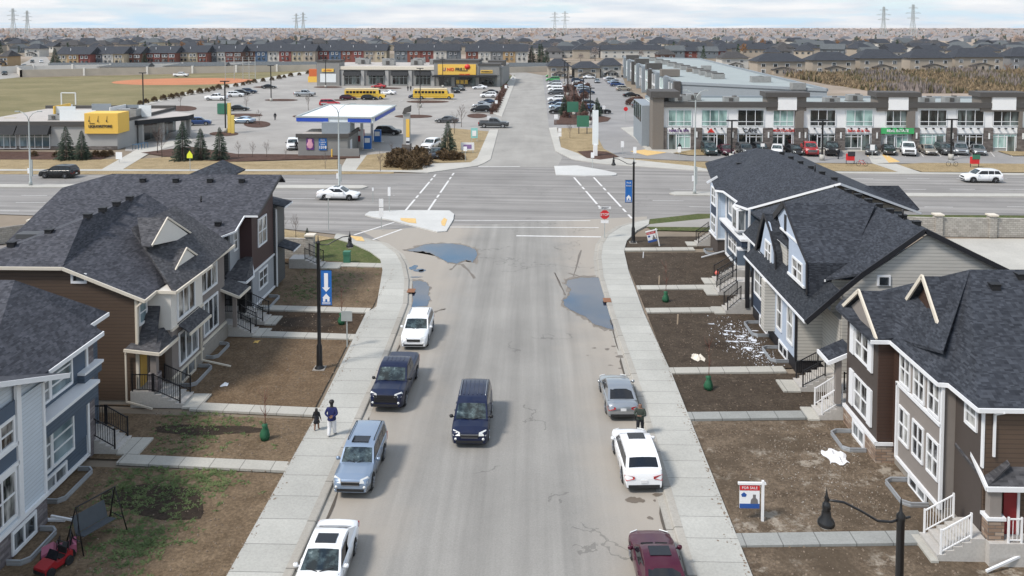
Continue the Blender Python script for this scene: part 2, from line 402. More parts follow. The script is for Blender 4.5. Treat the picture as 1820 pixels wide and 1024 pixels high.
# near street, flaring into the crossing
KL = [G(*q) for q in ((726, 542), (728, 499), (722, 471), (711, 452), (684, 433), (651, 425), (602, 417))]
KR = [G(*q) for q in ((1083, 560), (1064, 494), (1060.6, 459), (1064, 436), (1076, 418), (1099, 403.6), (1128.6, 395), (1149, 391))]
kl = [Vector((-9.1, 8, 0)), Vector((-9.1, 60, 0))]+KL
kr = [Vector((5.85, 8, 0)), Vector((5.85, 60, 0))]+KR
flat('street', kl[:7]+[G(640, 410), G(1150, 385)]+kr[::-1], M['street'], .012)
flat('cross_avenue', [(-700, 372), (0, 381), (110, 385), (480, 404), (602, 417), (690, 436), (1060, 436), (1149, 391), (1240, 380), (1820, 383), (2600, 386), (2600, 318), (1820, 312), (1260, 304), (1069, 291.6), (1041, 288), (1017, 284), (987, 269),
      (872, 284), (849, 295), (760, 308), (540, 311), (0, 309), (-700, 307)], M['avenue'], .008)
flat('access_road', [(849, 296), (872, 284), (886, 231), (892, 208), (918, 139), (905, 131), (870, 129), (872, 126), (930, 128), (964, 134), (976, 228), (987, 269), (1000, 279), (990, 298)], M['lane'], .016)
flat('west_parking_lot', [(240, 194), (330, 168), (440, 148), (530, 132), (565, 130), (565, 152), (893, 153), (900, 153), (876, 202), (892, 208), (886, 231), (869, 234), (800, 232), (765, 262), (760, 296), (700, 290), (640, 277), (520, 283), (410, 285), (330, 278), (222, 268)], M['lot'], -.02)
flat('west_lot_apron', [(760, 308), (700, 306), (640, 304), (680, 278), (760, 282), (758, 292), (849, 295)], M['pave'], .03)
flat('east_parking_lot', [(964, 134), (1104, 132), (1150, 240), (1190, 258), (1960, 266), (1960, 292), (1500, 290), (1230, 286), (1103, 280), (1073, 265), (1064, 247), (1052, 229), (976, 228)], M['lot_dark'], .0)
flat('back_lane', [(38, 137), (0, 141), (-200, 150), (-200, 128), (0, 122), (28, 118), (50, 108), (60, 100), (82, 100), (88, 108), (95, 118), (60, 128)], M['lane'], .0)
flat('playing_field', [(-400, 170), (-60, 140), (38, 138), (260, 133), (560, 126), (540, 130), (430, 149), (240, 190), (200, 205), (-100, 215), (-500, 215)], M['field'], -.01)
flat('field_path', [(240, 192), (228, 192), (330, 164), (430, 146), (530, 128), (560, 126), (565, 129), (545, 131), (440, 150), (330, 170)], M['pave'], .0)
b = B(); c = G(330, 144.6); c2 = G(258, 144.6)
ell = [(c.x+27*math.cos(t), c.y+22*math.sin(t)*(1.15), .0) for t in (2*math.pi*k/40 for k in range(40))]
b.poly(ell); strc('infield', b, M['infield'])
# verge lawns, pavements along the avenue
def strip(name, top, bot, m, z, th=None): return flat(name, list(top)+list(bot)[::-1], M[m], z, th=th)
strip('verge_lawn', [(-300, 283), (178, 283), (240, 283), (330, 277), (420, 288), (600, 284)], [(-300, 301), (178, 301), (240, 301), (330, 301), (420, 302), (600, 303)], 'lawn_brown', .02)
flat('verge_lawn', [(604, 303), (640, 277), (690, 272), (745, 282), (752, 302), (700, 303)], M['lawn_brown'], .04)
strip('verge_lawn', [(-700, 303), (540, 305), (700, 305.5)], [(-700, 309), (540, 311), (700, 309)], 'lawn_brown', .03)
strip('pavement', [(-700, 300.5), (600, 302), (760, 303.5)], [(-700, 303.5), (600, 305), (760, 307)], 'pave', .06)
flat('corner_lawn', [(770, 290), (836, 289), (848, 281), (869, 234), (800, 228), (795, 250), (770, 268)], M['lawn_brown'], .05)
flat('pavement', [(758, 292), (836, 289.6), (848, 281.6), (869, 234), (870.5, 231), (886, 231), (872, 284), (862, 290), (849, 295.5), (760, 308)], M['pave'], .10, th=.12)
flat('pavement', [(876, 202.5), (902, 147), (911, 134), (918, 139), (892, 208)], M['pave'], .10, th=.12)
flat('corner_lawn', [(889, 157), (893, 139), (915, 134), (912, 139), (903, 153)], M['lawn_green'], .05)
flat('mulch_bed', [(870, 203), (880, 186), (893, 160), (905, 150), (902, 153), (884, 203)], M['mulch'], .06)
flat('corner_lawn', [(993, 228), (1052, 228), (1064, 248), (1073, 265), (1100, 279), (1067, 285), (1043, 282), (1026, 273), (997, 263)], M['lawn_brown'], .05)
flat('mulch_bed', [(1026, 270), (1050, 268), (1078, 270), (1100, 279), (1067, 285), (1043, 282)], M['mulch'], .07)
flat('pavement', [(975.6, 228), (989.5, 227), (997, 262.6), (1026, 273), (1043, 282), (1067, 285), (1103, 280), (1110, 283), (1230, 296), (1260, 302), (1500, 306), (1820, 309), (2600, 314), (2600, 318), (1820, 312), (1500, 309), (1260, 305.5), (1069, 292), (1041, 288), (1017, 284), (987, 269)], M['pave'], .10, th=.12)
flat('verge_lawn', [(1110, 282), (1230, 288), (1400, 290), (1565, 292), (1595, 306), (1260, 301)], M['lawn_brown'], .04)
flat('verge_lawn', [(1593, 293), (1640, 290), (2300, 296), (2300, 310), (1640, 306)], M['lawn_brown'], .045)
flat('path', [(1550, 291), (1593, 292), (1640, 308), (1598, 307)], M['pave'], .06)
flat('pavement', [(1103, 228), (1125, 226), (1142, 238), (1150, 262), (1960, 264), (1960, 270), (1262, 270), (1200, 273), (1148, 267), (1128, 246)], M['pave'], .10, th=.12)
flat('mulch_bed', [(1196, 273), (1246, 265), (1258, 277), (1225, 277)], M['lawn_brown'], .12)
flat('mulch_bed', [(1768, 268), (1830, 265), (1900, 268), (1900, 277), (1800, 278)], M['lawn_brown'], .12)
for pts in (((1120, 269), (1180, 262), (1205, 268), (1150, 277)), ((1540, 277), (1575, 275), (1600, 288), (1570, 290))):
    flat('ramp_tiles', list(pts), M['ochre'], .02)
flat('plaza_walk', [(1536, 262), (1556, 262), (1580, 290), (1550, 291)], M['pave'], .03)
flat('shop_walk', [(178, 303), (250, 262), (275, 262), (290, 258), (300, 250), (335, 245), (345, 250), (300, 262), (262, 275), (216, 303)], M['pave'], .05)
flat('steps_walk', [(604, 303), (618, 278), (652, 276), (632, 303)], M['pave'], .05)
flat('mulch_bed', [(250, 272), (330, 262), (345, 262), (420, 274), (640, 276), (640, 282), (520, 284), (410, 288), (330, 284), (290, 278)], M['mulch'], .06)
flat('mulch_bed', [(-300, 269), (60, 270), (160, 272), (205, 272), (180, 284), (-300, 284)], M['mulch'], .06)
# planted islands in the lots
for k, (x, y, rx, ry) in enumerate(((322, 193, 28, 5), (435, 205, 32, 3), (398, 238, 26, 4), (457, 221, 24, 6), (500, 178, 30, 2), (470, 155, 20, 1.5), (583, 155, 26, 1.6), (760, 181, 38, 2.2), (735, 207, 34, 3), (688, 157, 26, 1.4), (848, 206, 18, 4), (530, 207, 10, 2), (600, 178, 20, 1.2))):
    flat('planting_island', [(x+rx*math.cos(t), y+ry*math.sin(t)) for t in (2*math.pi*j/16 for j in range(16))], M['mulch'], .03)
flat('planting_island', [(985, 214), (1072, 207), (1086, 210), (1080, 216), (1040, 221), (985, 222)], M['mulch'], .06)
flat('planting_island', [(992, 222), (1006, 150), (1020, 150), (1052, 222)], M['mulch'], .05)
flat('reed_bed_ground', [(1400, 128), (1830, 125), (2100, 128), (2000, 160), (1820, 168), (1640, 164), (1480, 152), (1405, 138)], M['reeds_g'], .01)

# avenue medians and islands (raised concrete)
def isl(name, z6=None, z7=None, px=None, z=.14, m='islandc'):
    pts = px or ([(x/3.6575+520, y/3.6575+280) for x, y in z6] if z6 else [(x/3.4125+900, y/3.4125+260) for x, y in z7])
    return flat(name, pts, M[m], z, th=.15)
isl('median', px=[(-700, 325), (0, 329), (560, 330.5), (645, 331), (654, 333), (645, 336), (560, 336), (0, 334), (-700, 331)], m='pave')
isl('median', px=[(1189.5, 345), (1200, 342.5), (1250, 342.5), (1820, 346), (2600, 351), (2600, 356), (1820, 351), (1250, 349), (1200, 348)], m='pave')
isl('traffic_island', z6=[(470, 378), (500, 358), (700, 350), (900, 350), (1020, 352), (1050, 375), (1045, 410), (1000, 485), (940, 490), (830, 462), (640, 412), (520, 393)])
isl('traffic_island', z7=[(290, 125), (430, 122), (600, 152), (668, 168), (668, 178), (640, 182), (480, 184), (300, 178)])
for z6 in ([(700, 402), (800, 405), (805, 438), (750, 432), (705, 418)], [(965, 425), (985, 400), (1005, 412), (990, 455), (970, 450)], [(370, 518), (450, 525), (470, 555), (415, 550)]):
    flat('tactile_plate', [(x/3.6575+520, y/3.6575+280) for x, y in z6], M['ochre'], .155)

# pavements and kerbs beside the near street
IL = [G(*q) for q in ((669, 548), (680, 482), (676, 463), (657, 449), (624, 434), (594, 425))]
IR = [G(*q) for q in ((1145, 560), (1117, 483), (1109, 447.5), (1114, 430), (1131.5, 412), (1153, 400.6))]
def shift(pts, d):
    """an offset line d metres to the left of the way along pts"""
    out = []
    for i, p in enumerate(pts):
        t = (pts[min(i+1, len(pts)-1)]-pts[max(i-1, 0)]).normalized(); out.append(p+Vector((-t.y, t.x, 0))*d)
    return out
kL2 = shift(kl, .42); kR2 = shift(kr, -.42)
flat('pavement', [Vector((-11.65, 8, 0)), Vector((-11.65, 52, 0)), Vector((-12.2, 72.5, 0))]+IL+kL2[::-1], M['pave_left'], .13, th=.2)
flat('pavement', kR2+IR[::-1]+[Vector((8.38, 60, 0)), Vector((8.38, 8, 0))], M['pave_right'], .13, th=.2)
def sweep(name, pa, pb, prof, m):
    b = B(); n = len(pa); k = len(prof)
    vs = [pa[i].lerp(pb[i], t)+Vector((0, 0, z)) for i in range(n) for t, z in prof]
    b.add(vs, [(i*k+j, i*k+j+1, (i+1)*k+j+1, (i+1)*k+j) for i in range(n-1) for j in range(k-1)])
    return strc(name, b, m)
sweep('kerb', shift(kl, -.30), kL2, [(0, .018), (.40, .02), (.45, .03), (.5, .12), (.57, .142), (1, .142), (1.02, -.05)], M['kerb'])
sweep('kerb', shift(kr, .30), kR2, [(0, .018), (.40, .02), (.45, .03), (.5, .12), (.57, .142), (1, .142), (1.02, -.05)], M['kerb'])

# silt lying in the gutters
for sx, seed in ((-8.72, 31), (5.47, 32)):
    r = random.Random(seed); y = 18.
    while y < 72:
        l = r.uniform(1.5, 6); w0 = r.uniform(.03, .16)
        pts = [Vector((sx+math.copysign(.1, sx), y, 0)), Vector((sx+math.copysign(.1, sx), y+l, 0))]+[Vector((sx-math.copysign(w0*r.uniform(.2, 1), sx)+math.copysign(.06, sx), y+l*(1-k/7), 0)) for k in range(1, 7)]
        flat('gutter_silt', pts, plain('silt', (.085, .072, .058), .9, var=.3), .0345); y += l+r.uniform(.2, 3)
# markings
def line(p, q, wd, z=.024):
    p, q = G(*p), G(*q); t = (q-p).normalized(); a = Vector((-t.y, t.x, 0))*wd/2
    return [p+a, p-a, q-a, q+a]
def lines(name, segs, wd, z=.024, m='mark'):
    b = B()
    for p, q in segs:
        P = line(p, q, wd); b.poly([Vector((v.x, v.y, z)) for v in P])
    return strc(name, b, M[m])
def dashes(p, q, n, duty):
    out = []
    for k in range(n):
        a, c = k/n, (k+duty)/n
        gp, gq = G(*p), G(*q)
        out.append((gp.lerp(gq, a), gp.lerp(gq, c)))
    return out
def glines(name, segs, wd, z=.024):
    b = B()
    for p, q in segs:
        t = (q-p).normalized(); a = Vector((-t.y, t.x, 0))*wd/2
        b.poly([Vector((v.x, v.y, z)) for v in (p+a, p-a, q-a, q+a)])
    return strc(name, b, M['mark'])
Z6 = lambda x, y: (x/3.6575+520, y/3.6575+280)
Z7 = lambda x, y: (x/3.4125+900, y/3.4125+260)
cwseg = []
for p, q in ((Z6(735, 345), Z6(930, 112)), (Z6(880, 348), Z6(1048, 102)), (Z7(410, 190), Z7(605, 415)), (Z7(530, 190), Z7(762, 440))):
    gp, gq = G(*p), G(*q)
    for a, c in ((0, .26), (.3, .37), (.42, .76), (.8, .87), (.92, 1)): cwseg.append((gp.lerp(gq, a), gp.lerp(gq, c)))
glines('crosswalk_lines', cwseg, .25)
lines('crosswalk_lines', [(Z6(400, 505), Z6(660, 423)), (Z6(510, 540), Z6(710, 468)), ((807, 392), (1049, 392.6)), ((799, 404), (1064, 405))], .26)
lines('stop_line', [((917.6, 419.5), (1068, 421.5)), ((850, 296.5), (924, 296.5))], .45)
dd = []
for y0, xs in ((347.5, ((38, 84), (130, 200), (700, 700.1))), (360, ((-60, 0), (28, 82), (-200, -150))), (375, ((0, 34), (78, 130)))):
    for a, c in xs: dd.append(((a, y0), (c, y0+.4)))
for y0, xs in ((317.5, ((1500, 1552), (1612, 1652), (1700, 1790))), (336.5, ((1190, 1230), (1606, 1646), (1688, 1733), (1775, 1830))), (368, ((1225, 1262), (1643, 1694), (1790, 1850))), (357, ((1160, 1215),))):
    for a, c in xs: dd.append(((a, y0), (c, y0+.5)))
for y0, xs in ((353, ((492, 560), (590, 610))), (318.5, ((500, 560), (300, 380)))):
    for a, c in xs: dd.append(((a, y0), (c, y0+.4)))
lines('lane_dashes', dd, .16)
stall = []
for k in range(18): stall.append(((1256+k*31.4, 268), (1262+k*31.6, 279)))
for k in range(14): stall.append(((620+k*16, 178.2), (612+k*16, 181.5)))
for k in range(12): stall.append(((976, 150+k*k*.25+k*2.4), (1000, 150.2+k*k*.25+k*2.4)))
lines('stall_lines', stall, .12, .03)

# front yards between the walks, and the walks themselves
def quadY(name, x0, x1, ya, yb, m, z, kind='structure', skew=0.):
    b = B(); b.poly([(x0, ya, z), (x1, ya+skew, z), (x1, yb+skew, z), (x0, yb, z)]); return b.make(name, M[m], None, kind=kind)
ky = -1.2
for ya, yb, m in ((8, 46.6, 'dirt_weeds'), (47.5, 53.2, 'dirt_weeds'), (54.3, 66.9, 'dirt_plain'), (67.8, 73.2, 'dirt_dark'), (74.2, 87.4, 'dirt_weeds')):
    flat('front_yard', [Vector((-24, ya+.0, 0)), Vector((-11.62 if yb < 60 else -12.0, ya-.6, 0)), Vector((-11.62 if yb < 60 else -12.3, yb-.6, 0)), Vector((-24, yb, 0))], M[m], .03)
flat('front_lawn', [Vector((-24, 90, 0)), G(680, 470), G(676, 463), G(657, 449), G(624, 434), G(594, 425), G(560, 432), G(500, 432)], M['lawn_green'], .04)
flat('front_yard', [Vector((-24, 88.4, 0)), G(680, 476), G(680, 470), Vector((-24, 90.2, 0))], M['dirt_plain'], .045)
flat('verge_lawn', [G(480, 404), G(594, 424), G(560, 430), G(470, 428)], M['lawn_brown'], .03)
for ya, yb, m in ((8, 39.9, 'dirt_pale'), (40.8, 53.0, 'dirt_pale'), (54.1, 60.3, 'dirt_deep'), (61.3, 73.3, 'dirt_deep'), (74.5, 79.9, 'dirt_deep'), (81.2, 93.4, 'dirt_deep'), (95.2, 100.5, 'dirt_deep')):
    flat('front_yard', [Vector((8.35, ya, 0)), Vector((20, ya+.6, 0)), Vector((20, yb+.6, 0)), Vector((8.35, yb, 0))], M[m], .03)
flat('verge_lawn', [(1153, 401), (1149, 391), (1240, 381), (1820, 384), (2400, 388), (2400, 395), (1820, 389), (1262, 389)], M['lawn_green'], .05)
flat('footpath', [(1149, 400), (1262, 389), (1400, 391), (1400, 404), (1262, 405), (1149, 404)], M['lot'], .06)
flat('verge_lawn', [(1150, 404), (1262, 405), (1330, 405), (1330, 413), (1262, 412), (1160, 410)], M['lawn_green'], .05)
flat('back_yard', [(1640, 425), (1900, 425), (1950, 480), (1700, 480)], M['pave'], .04)
def walk(xh, xs, ya, yb, m, skew): flat('walk', [Vector((xh, ya, 0)), Vector((xs, ya+skew, 0)), Vector((xs, yb+skew, 0)), Vector((xh, yb, 0))], M[m], .11, th=.12)
for xh, ya, yb in ((-20, 46.75, 47.75), (-18.8, 53.6, 54.65), (-19.6, 66.9, 68.0), (-20.6, 73.2, 74.4), (-21.4, 87.2, 88.6)):
    walk(xh, -11.6 if ya < 60 else -12.05, ya, yb, 'walk_l', -.6)
for xh, ya, yb, m in ((16, 39.9, 40.9, 'walk_grey'), (16, 53.1, 54.1, 'walk_grey'), (15.4, 60.3, 61.3, 'walk_l'), (15.2, 73.35, 74.5, 'walk_l'), (15.6, 79.9, 81.1, 'walk_l'), (15.2, 93.9, 95.1, 'walk_l')):
    walk(xh, 8.36, ya+.5, yb+.5, m, -.5)
# hollows of wet earth, snow, puddles
def blob(cx, cy, rx, ry, seed, n=26, a=0., rough=.28):
    r = random.Random(seed); ph = [r.uniform(0, 6.28) for _ in range(4)]
    out = []
    for k in range(n):
        t = 2*math.pi*k/n; q = 1+rough*(math.sin(2*t+ph[0])*.5+math.sin(3*t+ph[1])*.4+math.sin(5*t+ph[2])*.25+math.sin(9*t+ph[3])*.15)
        x, y = rx*q*math.cos(t), ry*q*math.sin(t); out.append(Vector((cx+x*math.cos(a)-y*math.sin(a), cy+x*math.sin(a)+y*math.cos(a), 0)))
    return out
for i in range(26):
    r_ = random.Random(i+200); flat('snow', blob(r_.gauss(14.2, .7), r_.gauss(67, 2.2), r_.uniform(.08, .3), r_.uniform(.08, .25), i), plain('snow', (.62, .65, .70), .6, var=.05), .041+.0003*i, 'stuff')
flat('damp_earth', blob(-16.6, 43.1, 2.3, 1.6, 3, a=-.4), M['dirt_wet'], .038)
flat('damp_earth', blob(-17.0, 51.0, 2.6, .75, 4), M['dirt_wet'], .038)
flat('damp_earth', blob(-16.5, 70.3, 2.8, 1.1, 5), M['dirt_wet'], .038)
flat('damp_earth', blob(12.2, 66.0, .9, .7, 6), M['dirt_wet'], .038)
m, nt, bb = newmat('water'); bb.inputs['Base Color'].default_value = (.014, .028, .055, 1); bb.inputs['Roughness'].default_value = .03; bb.inputs['Specular IOR Level'].default_value = 1.; bb.inputs['IOR'].default_value = 2.0  # blue of the mirrored sky is partly put into the water's base colour
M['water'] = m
m, nt, bb = newmat('mud_edge'); bb.inputs['Base Color'].default_value = (.15, .125, .10, 1); bb.inputs['Roughness'].default_value = .5; M['mud'] = m
def zpts(Z, pts): return [G(*Z(*q)) for q in pts]
pud1 = zpts(Z6, [(740, 606), (800, 590), (850, 570), (930, 562), (1040, 562), (1110, 572), (1150, 585), (1190, 600), (1197, 640), (1170, 685), (1150, 672), (1120, 668), (1065, 690), (1010, 683), (960, 655), (900, 625), (860, 612), (790, 612)])
pud2 = zpts(Z6, [(782, 808), (820, 800), (870, 815), (893, 850), (885, 890), (893, 925), (870, 968), (780, 975)])
pud3 = zpts(Z7, [(370, 815), (450, 798), (560, 800), (592, 860), (612, 940), (632, 1030), (652, 1105), (648, 1118), (600, 1100), (560, 1090), (520, 1075), (480, 1035), (425, 1012), (360, 975), (345, 935), (385, 905), (390, 870), (360, 840)])
def grow(pts, k):
    c = sum(pts, Vector())/len(pts); return [c+(p-c)*k for p in pts]
def wob(pts, seed, a=.10, sub=4):
    r = random.Random(seed); out = []
    for i, p in enumerate(pts):
        q = pts[(i+1) % len(pts)]
        for j in range(sub):
            v = p.lerp(q, j/sub); out.append(v+Vector((r.uniform(-a, a), r.uniform(-a, a)*2, 0)))
    return out
for i, pp in enumerate((pud1, pud2, pud3)):
    flat('mud_margin', wob(grow(pp, 1.05), i+9, .12), M['mud'], .020)
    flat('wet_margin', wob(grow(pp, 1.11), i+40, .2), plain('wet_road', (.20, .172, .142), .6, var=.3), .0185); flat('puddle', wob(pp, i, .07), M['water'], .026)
for i, (cx, cy, rx, ry) in enumerate(((735, 476, .35, .8), (745, 481, .4, .6), (739, 493, .5, .2), (750, 482, .3, .5))):
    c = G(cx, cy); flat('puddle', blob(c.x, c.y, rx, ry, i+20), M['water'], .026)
r = random.Random(8)
for i in range(18):
    c = G(*r.choice(((1085, 640), (1092, 655), (1060, 630), (1095, 630), (1140, 884), (1165, 900)))); s = r.uniform(.05, .26)
    flat('wet_spot', blob(c.x+r.gauss(0, .5), c.y+r.gauss(0, 1.2), s, s*r.uniform(.5, 1.5), i), M['mud'], .0185+.0003*i)
for i, (p, q, wdt) in enumerate((((1032, 445), (1017, 500), .14), ((985, 485), (1005, 525), .14), ((820, 470), (845, 495), .2), ((800, 480), (812, 470), .15), ((770, 556), (790, 549), .3), ((1010, 486), (1060, 500), .12))):
    P = line(p, q, wdt); flat('tyre_trail', wob(P, i, .08, 5), M['mud'], .0155+.0004*i)
# tufts and clods in the yards
m, nt, bb = newmat('weed'); bb.inputs['Roughness'].default_value = .9
nt.links.new(ramp(nt, noise(nt, pos(nt), 1.5, 3), [(.3, (.05, .085, .022)), (.7, (.13, .165, .06))]), bb.inputs['Base Color']); M['weed'] = m
plain('clod', (.20, .155, .115), .95, var=.45, vs=6); plain('rubble', (.30, .275, .24), .9, var=.3, vs=5)
def tufts(name, spots, mat, n, hs, blades=7, seed=1):
    r = random.Random(seed); b = B()
    for _ in range(n):
        x0, x1, y0, y1, cx, cy, sd = r.choice(spots)
        x, y = r.gauss(cx, sd*(x1-x0)), r.gauss(cy, sd*(y1-y0))
        if not (x0 < x < x1 and y0 < y < y1): continue
        sz = r.uniform(.5, 1.3)
        for k in range(blades):
            a = r.uniform(0, 6.28); l = r.uniform(.06, .2)*sz*1.3; hh = hs*sz*r.uniform(.4, 1)
            px, py = x+r.uniform(-.12, .12)*sz, y+r.uniform(-.12, .12)*sz
            b.add([(px-.035*math.sin(a), py+.035*math.cos(a), .03), (px+.035*math.sin(a), py-.035*math.cos(a), .03), (px+l*math.cos(a), py+l*math.sin(a), .03+hh)], [(0, 1, 2)])
    return b.make(name, mat, None, kind='stuff')
tufts('weeds', [(-20, -12, 30, 46.5, -16.5, 42.6, .18), (-20, -12, 38, 46.5, -18, 44.6, .14), (-20, -12, 36, 46.5, -16, 39.4, .1), (-20, -12, 38, 46.5, -15.3, 45, .13)], M['weed'], 800, .08, 8)
tufts('weeds', [(-20, -12, 47.8, 53.3, -17.5, 49.2, .22), (-20, -12, 47.8, 53.3, -18, 52.4, .2)], M['weed'], 260, .09, 8, 2)
tufts('weeds', [(-20, -12, 74.6, 86, -18, 78.5, .14), (-20, -12, 74.6, 87, -17, 83.5, .2)], M['weed'], 240, .09, 8, 3)
def clods(name, x0, x1, y0, y1, n, s0, s1, mat, seed, gx=None):
    r = random.Random(seed); b = B()
    for _ in range(n):
        x, y = (r.uniform(x0, x1), r.uniform(y0, y1)) if gx is None else (r.gauss(gx[0], gx[2]), r.gauss(gx[1], gx[3]))
        if not (x0 < x < x1 and y0 < y < y1): continue
        s = s0+(s1-s0)*r.random()**3
        a = [(s*r.uniform(.6, 1)*math.cos(t+r.uniform(-.3, .3)), s*r.uniform(.6, 1)*math.sin(t+r.uniform(-.3, .3))) for t in (0, 1.25, 2.5, 3.8, 5.)]
        v = [(x+p*1, y+q*1, .02) for p, q in a]+[(x+p*.55, y+q*.55, .03+s*r.uniform(.4, .8)) for p, q in a]
        b.add(v, [(5, 6, 7, 8, 9)]+[(i, (i+1) % 5, (i+1) % 5+5, i+5) for i in range(5)])
    return b.make(name, mat, None, kind='stuff')
clods('clods', -20.5, -12, 30, 46.4, 1500, .015, .07, M['clod'], 1); clods('clods', -20.5, -12, 48, 66, 1400, .015, .08, M['clod'], 2)
clods('clods', 8.5, 16.5, 30, 40, 900, .015, .08, M['clod'], 3); clods('rubble', 8.7, 16.5, 41.2, 53, 2600, .015, .07, M['clod'], 4)
clods('rubble', 8.7, 16, 41.2, 53, 600, .02, .06, M['rubble'], 5, (13.8, 47, 1.6, 3)); clods('clods', 8.6, 15.6, 54.4, 94, 1800, .015, .06, M['clod'], 6)
r = random.Random(77); b = B()      # earth and grit trodden over the edges of the pavements and walks
for _ in range(1100):
    x0 = r.choice((-11.72, 8.32)); y = r.uniform(30, 86); x = x0+(abs(r.gauss(0, .14)) if x0 < 0 else -abs(r.gauss(0, .14)))*(1.6 if math.sin(y*1.3)+math.sin(y*.47) > .6 else .7)
    if x0 < 0 and y > 58: x -= .012*(y-58)*1.2
    s_ = .012+.04*r.random()**2; b.add([(x+s_*math.cos(t+r.uniform(-.4, .4)), y+s_*1.4*math.sin(t), .136+r.uniform(0, .004)) for t in (0, 1.1, 2.2, 3.4, 4.6, 5.5)], [(0, 1, 2, 3, 4, 5)])
b.make('grit', M['clod'], None, kind='stuff')
clods('clods', -20.5, -12.4, 68, 87, 900, .02, .09, M['clod'], 7)
plain('snow', (.62, .65, .70), .6, var=.05)
clods('snow', 12, 15.8, 61.6, 73, 560, .02, .07, M['snow'], 9, (14.1, 67.2, .75, 2.3)); clods('snow', 12, 15.8, 61.6, 73, 130, .02, .06, M['snow'], 10, (14.6, 63.9, .5, 1.0))
# ------------------------------------------------------------------ the townhouses along the near street
plain('trim', (.74, .75, .76), .5, var=.06); plain('trim_cream', (.66, .60, .50), .5, var=.08); plain('black_metal', (.012, .012, .014), .4, var=.1)
plain('white_rail', (.78, .78, .78), .4, var=.05); plain('galv', (.5, .53, .56), .4, .6, var=.15); plain('black_trim', (.015, .015, .018), .5, var=.1)
plain('vent_black', (.01, .01, .012), .6); plain('foundation', (.27, .25, .22), .9, var=.2)
siding('sid_brown', (.10, .068, .048)); siding('sid_taupe', (.20, .175, .155), dk=.8); siding('sid_grey', (.075, .078, .082)); siding('sid_white', (.52, .50, .455), .2)
siding('sid_blue', (.075, .105, .145), .17); siding('sid_redbrown', (.06, .032, .022), .17)
siding('board_white', (.55, .61, .67), .17, dk=.75); siding('board_pale', (.46, .55, .66), .5, True, dk=.8)
plain('stucco_taupe', (.205, .18, .165), .9, var=.1); plain('stucco_grey', (.30, .315, .335), .9, var=.1); plain('stucco_brown', (.065, .052, .045), .9, var=.1); plain('stucco_tan', (.23, .205, .185), .9, var=.1)
plain('stucco_pale', (.38, .44, .53), .9, var=.08); plain('panel_cream', (.66, .63, .58), .6, var=.05); plain('panel_blue', (.07, .10, .145), .6, var=.1); plain('panel_navy', (.03, .045, .075), .6, var=.1)
plain('maroon', (.045, .02, .02), .6, var=.1); plain('door_yellow', (.66, .42, .11), .5, var=.05); plain('door_dark', (.03, .035, .045), .4); plain('door_red', (.22, .015, .02), .45)
shingle('shingle', (.020, .023, .030), (.055, .061, .074)); shingle('shingle_l', (.034, .036, .044), (.082, .084, .098)); shingle('shingle_b', (.040, .040, .044), (.095, .094, .10)); shingle('shingle_dk', (.014, .017, .022), (.04, .044, .052))
stone('stone_grey', [(.07, .06, .065), (.16, .14, .15), (.26, .24, .24)], 2., 7); stone('stone_tan', [(.12, .07, .045), (.30, .21, .15), (.42, .36, .30)], 2., 7)
glass('glass'); glass('glass_blue', (.06, .10, .12), (.24, .32, .35), .45, .6); glass('glass_curtain', (.02, .022, .025), (.42, .42, .40), .5, 1.6)

def win(root, ax, pl, a0, a1, z0, z1, out, nx=1, nz=2, fm='trim', gm='glass', fw=.10, tr=.13, label=None):
    """a window: pane, and its frame as sub-part. ax 'x': it lies in the plane X = pl; ax 'y': in Y = pl"""
    if a0 > a1: a0, a1 = a1, a0
    b = B(); f = B(); off = root.location
    def bx(bb, p0, p1, q0, q1, d0, d1):
        x0, x1 = pl+out*d0, pl+out*d1
        if ax == 'x': bb.box(x0, x1, p0, p1, q0, q1)
        else: bb.box(p0, p1, x0, x1, q0, q1)
    bx(b, a0, a1, z0, z1, -.04, .015)
    o = b.make('window', M[gm], root, off)
    if label: o['label'] = label
    bx(f, a0-tr, a0, z0-tr, z1+tr, -.02, .07); bx(f, a1, a1+tr, z0-tr, z1+tr, -.02, .07)
    bx(f, a0, a1, z0-tr, z0, -.02, .085); bx(f, a0, a1, z1, z1+tr, -.02, .075)
    for i in range(1, nx):
        c = a0+(a1-a0)*i/nx; bx(f, c-fw/2, c+fw/2, z0, z1, .0, .055)
    for i in range(1, nz):
        c = z0+(z1-z0)*i/nz; bx(f, a0, a1, c-.035, c+.035, .0, .05)
    f.make('frame', M[fm], o, off)
    return o
def winpx(root, ax, pl, tl, br, out, **k):
    q = QX if ax == 'x' else QY
    p, r_ = q(*tl, pl), q(*br, pl)
    a = (p.y, r_.y) if ax == 'x' else (p.x, r_.x)
    return win(root, ax, pl, a[0], a[1], min(p.z, r_.z), max(p.z, r_.z), out, **k)
def railing(root, p, q, mat, hh=.95, sp=.13, off=None):
    b = B(); p, q = Vector(p), Vector(q); n = max(1, int((q-p).length/sp)); z = Vector((0, 0, hh))
    for e in (p, q): b.beam(e, e+z*1.08, .07)
    b.beam(p+z, q+z, .05, .05); b.beam(p+z*.12, q+z*.12, .04, .04)
    for i in range(1, n): c = p.lerp(q, i/n); b.beam(c+z*.12, c+z, .022)
    return b.make('railing', mat, root, root.location if off is None else off)
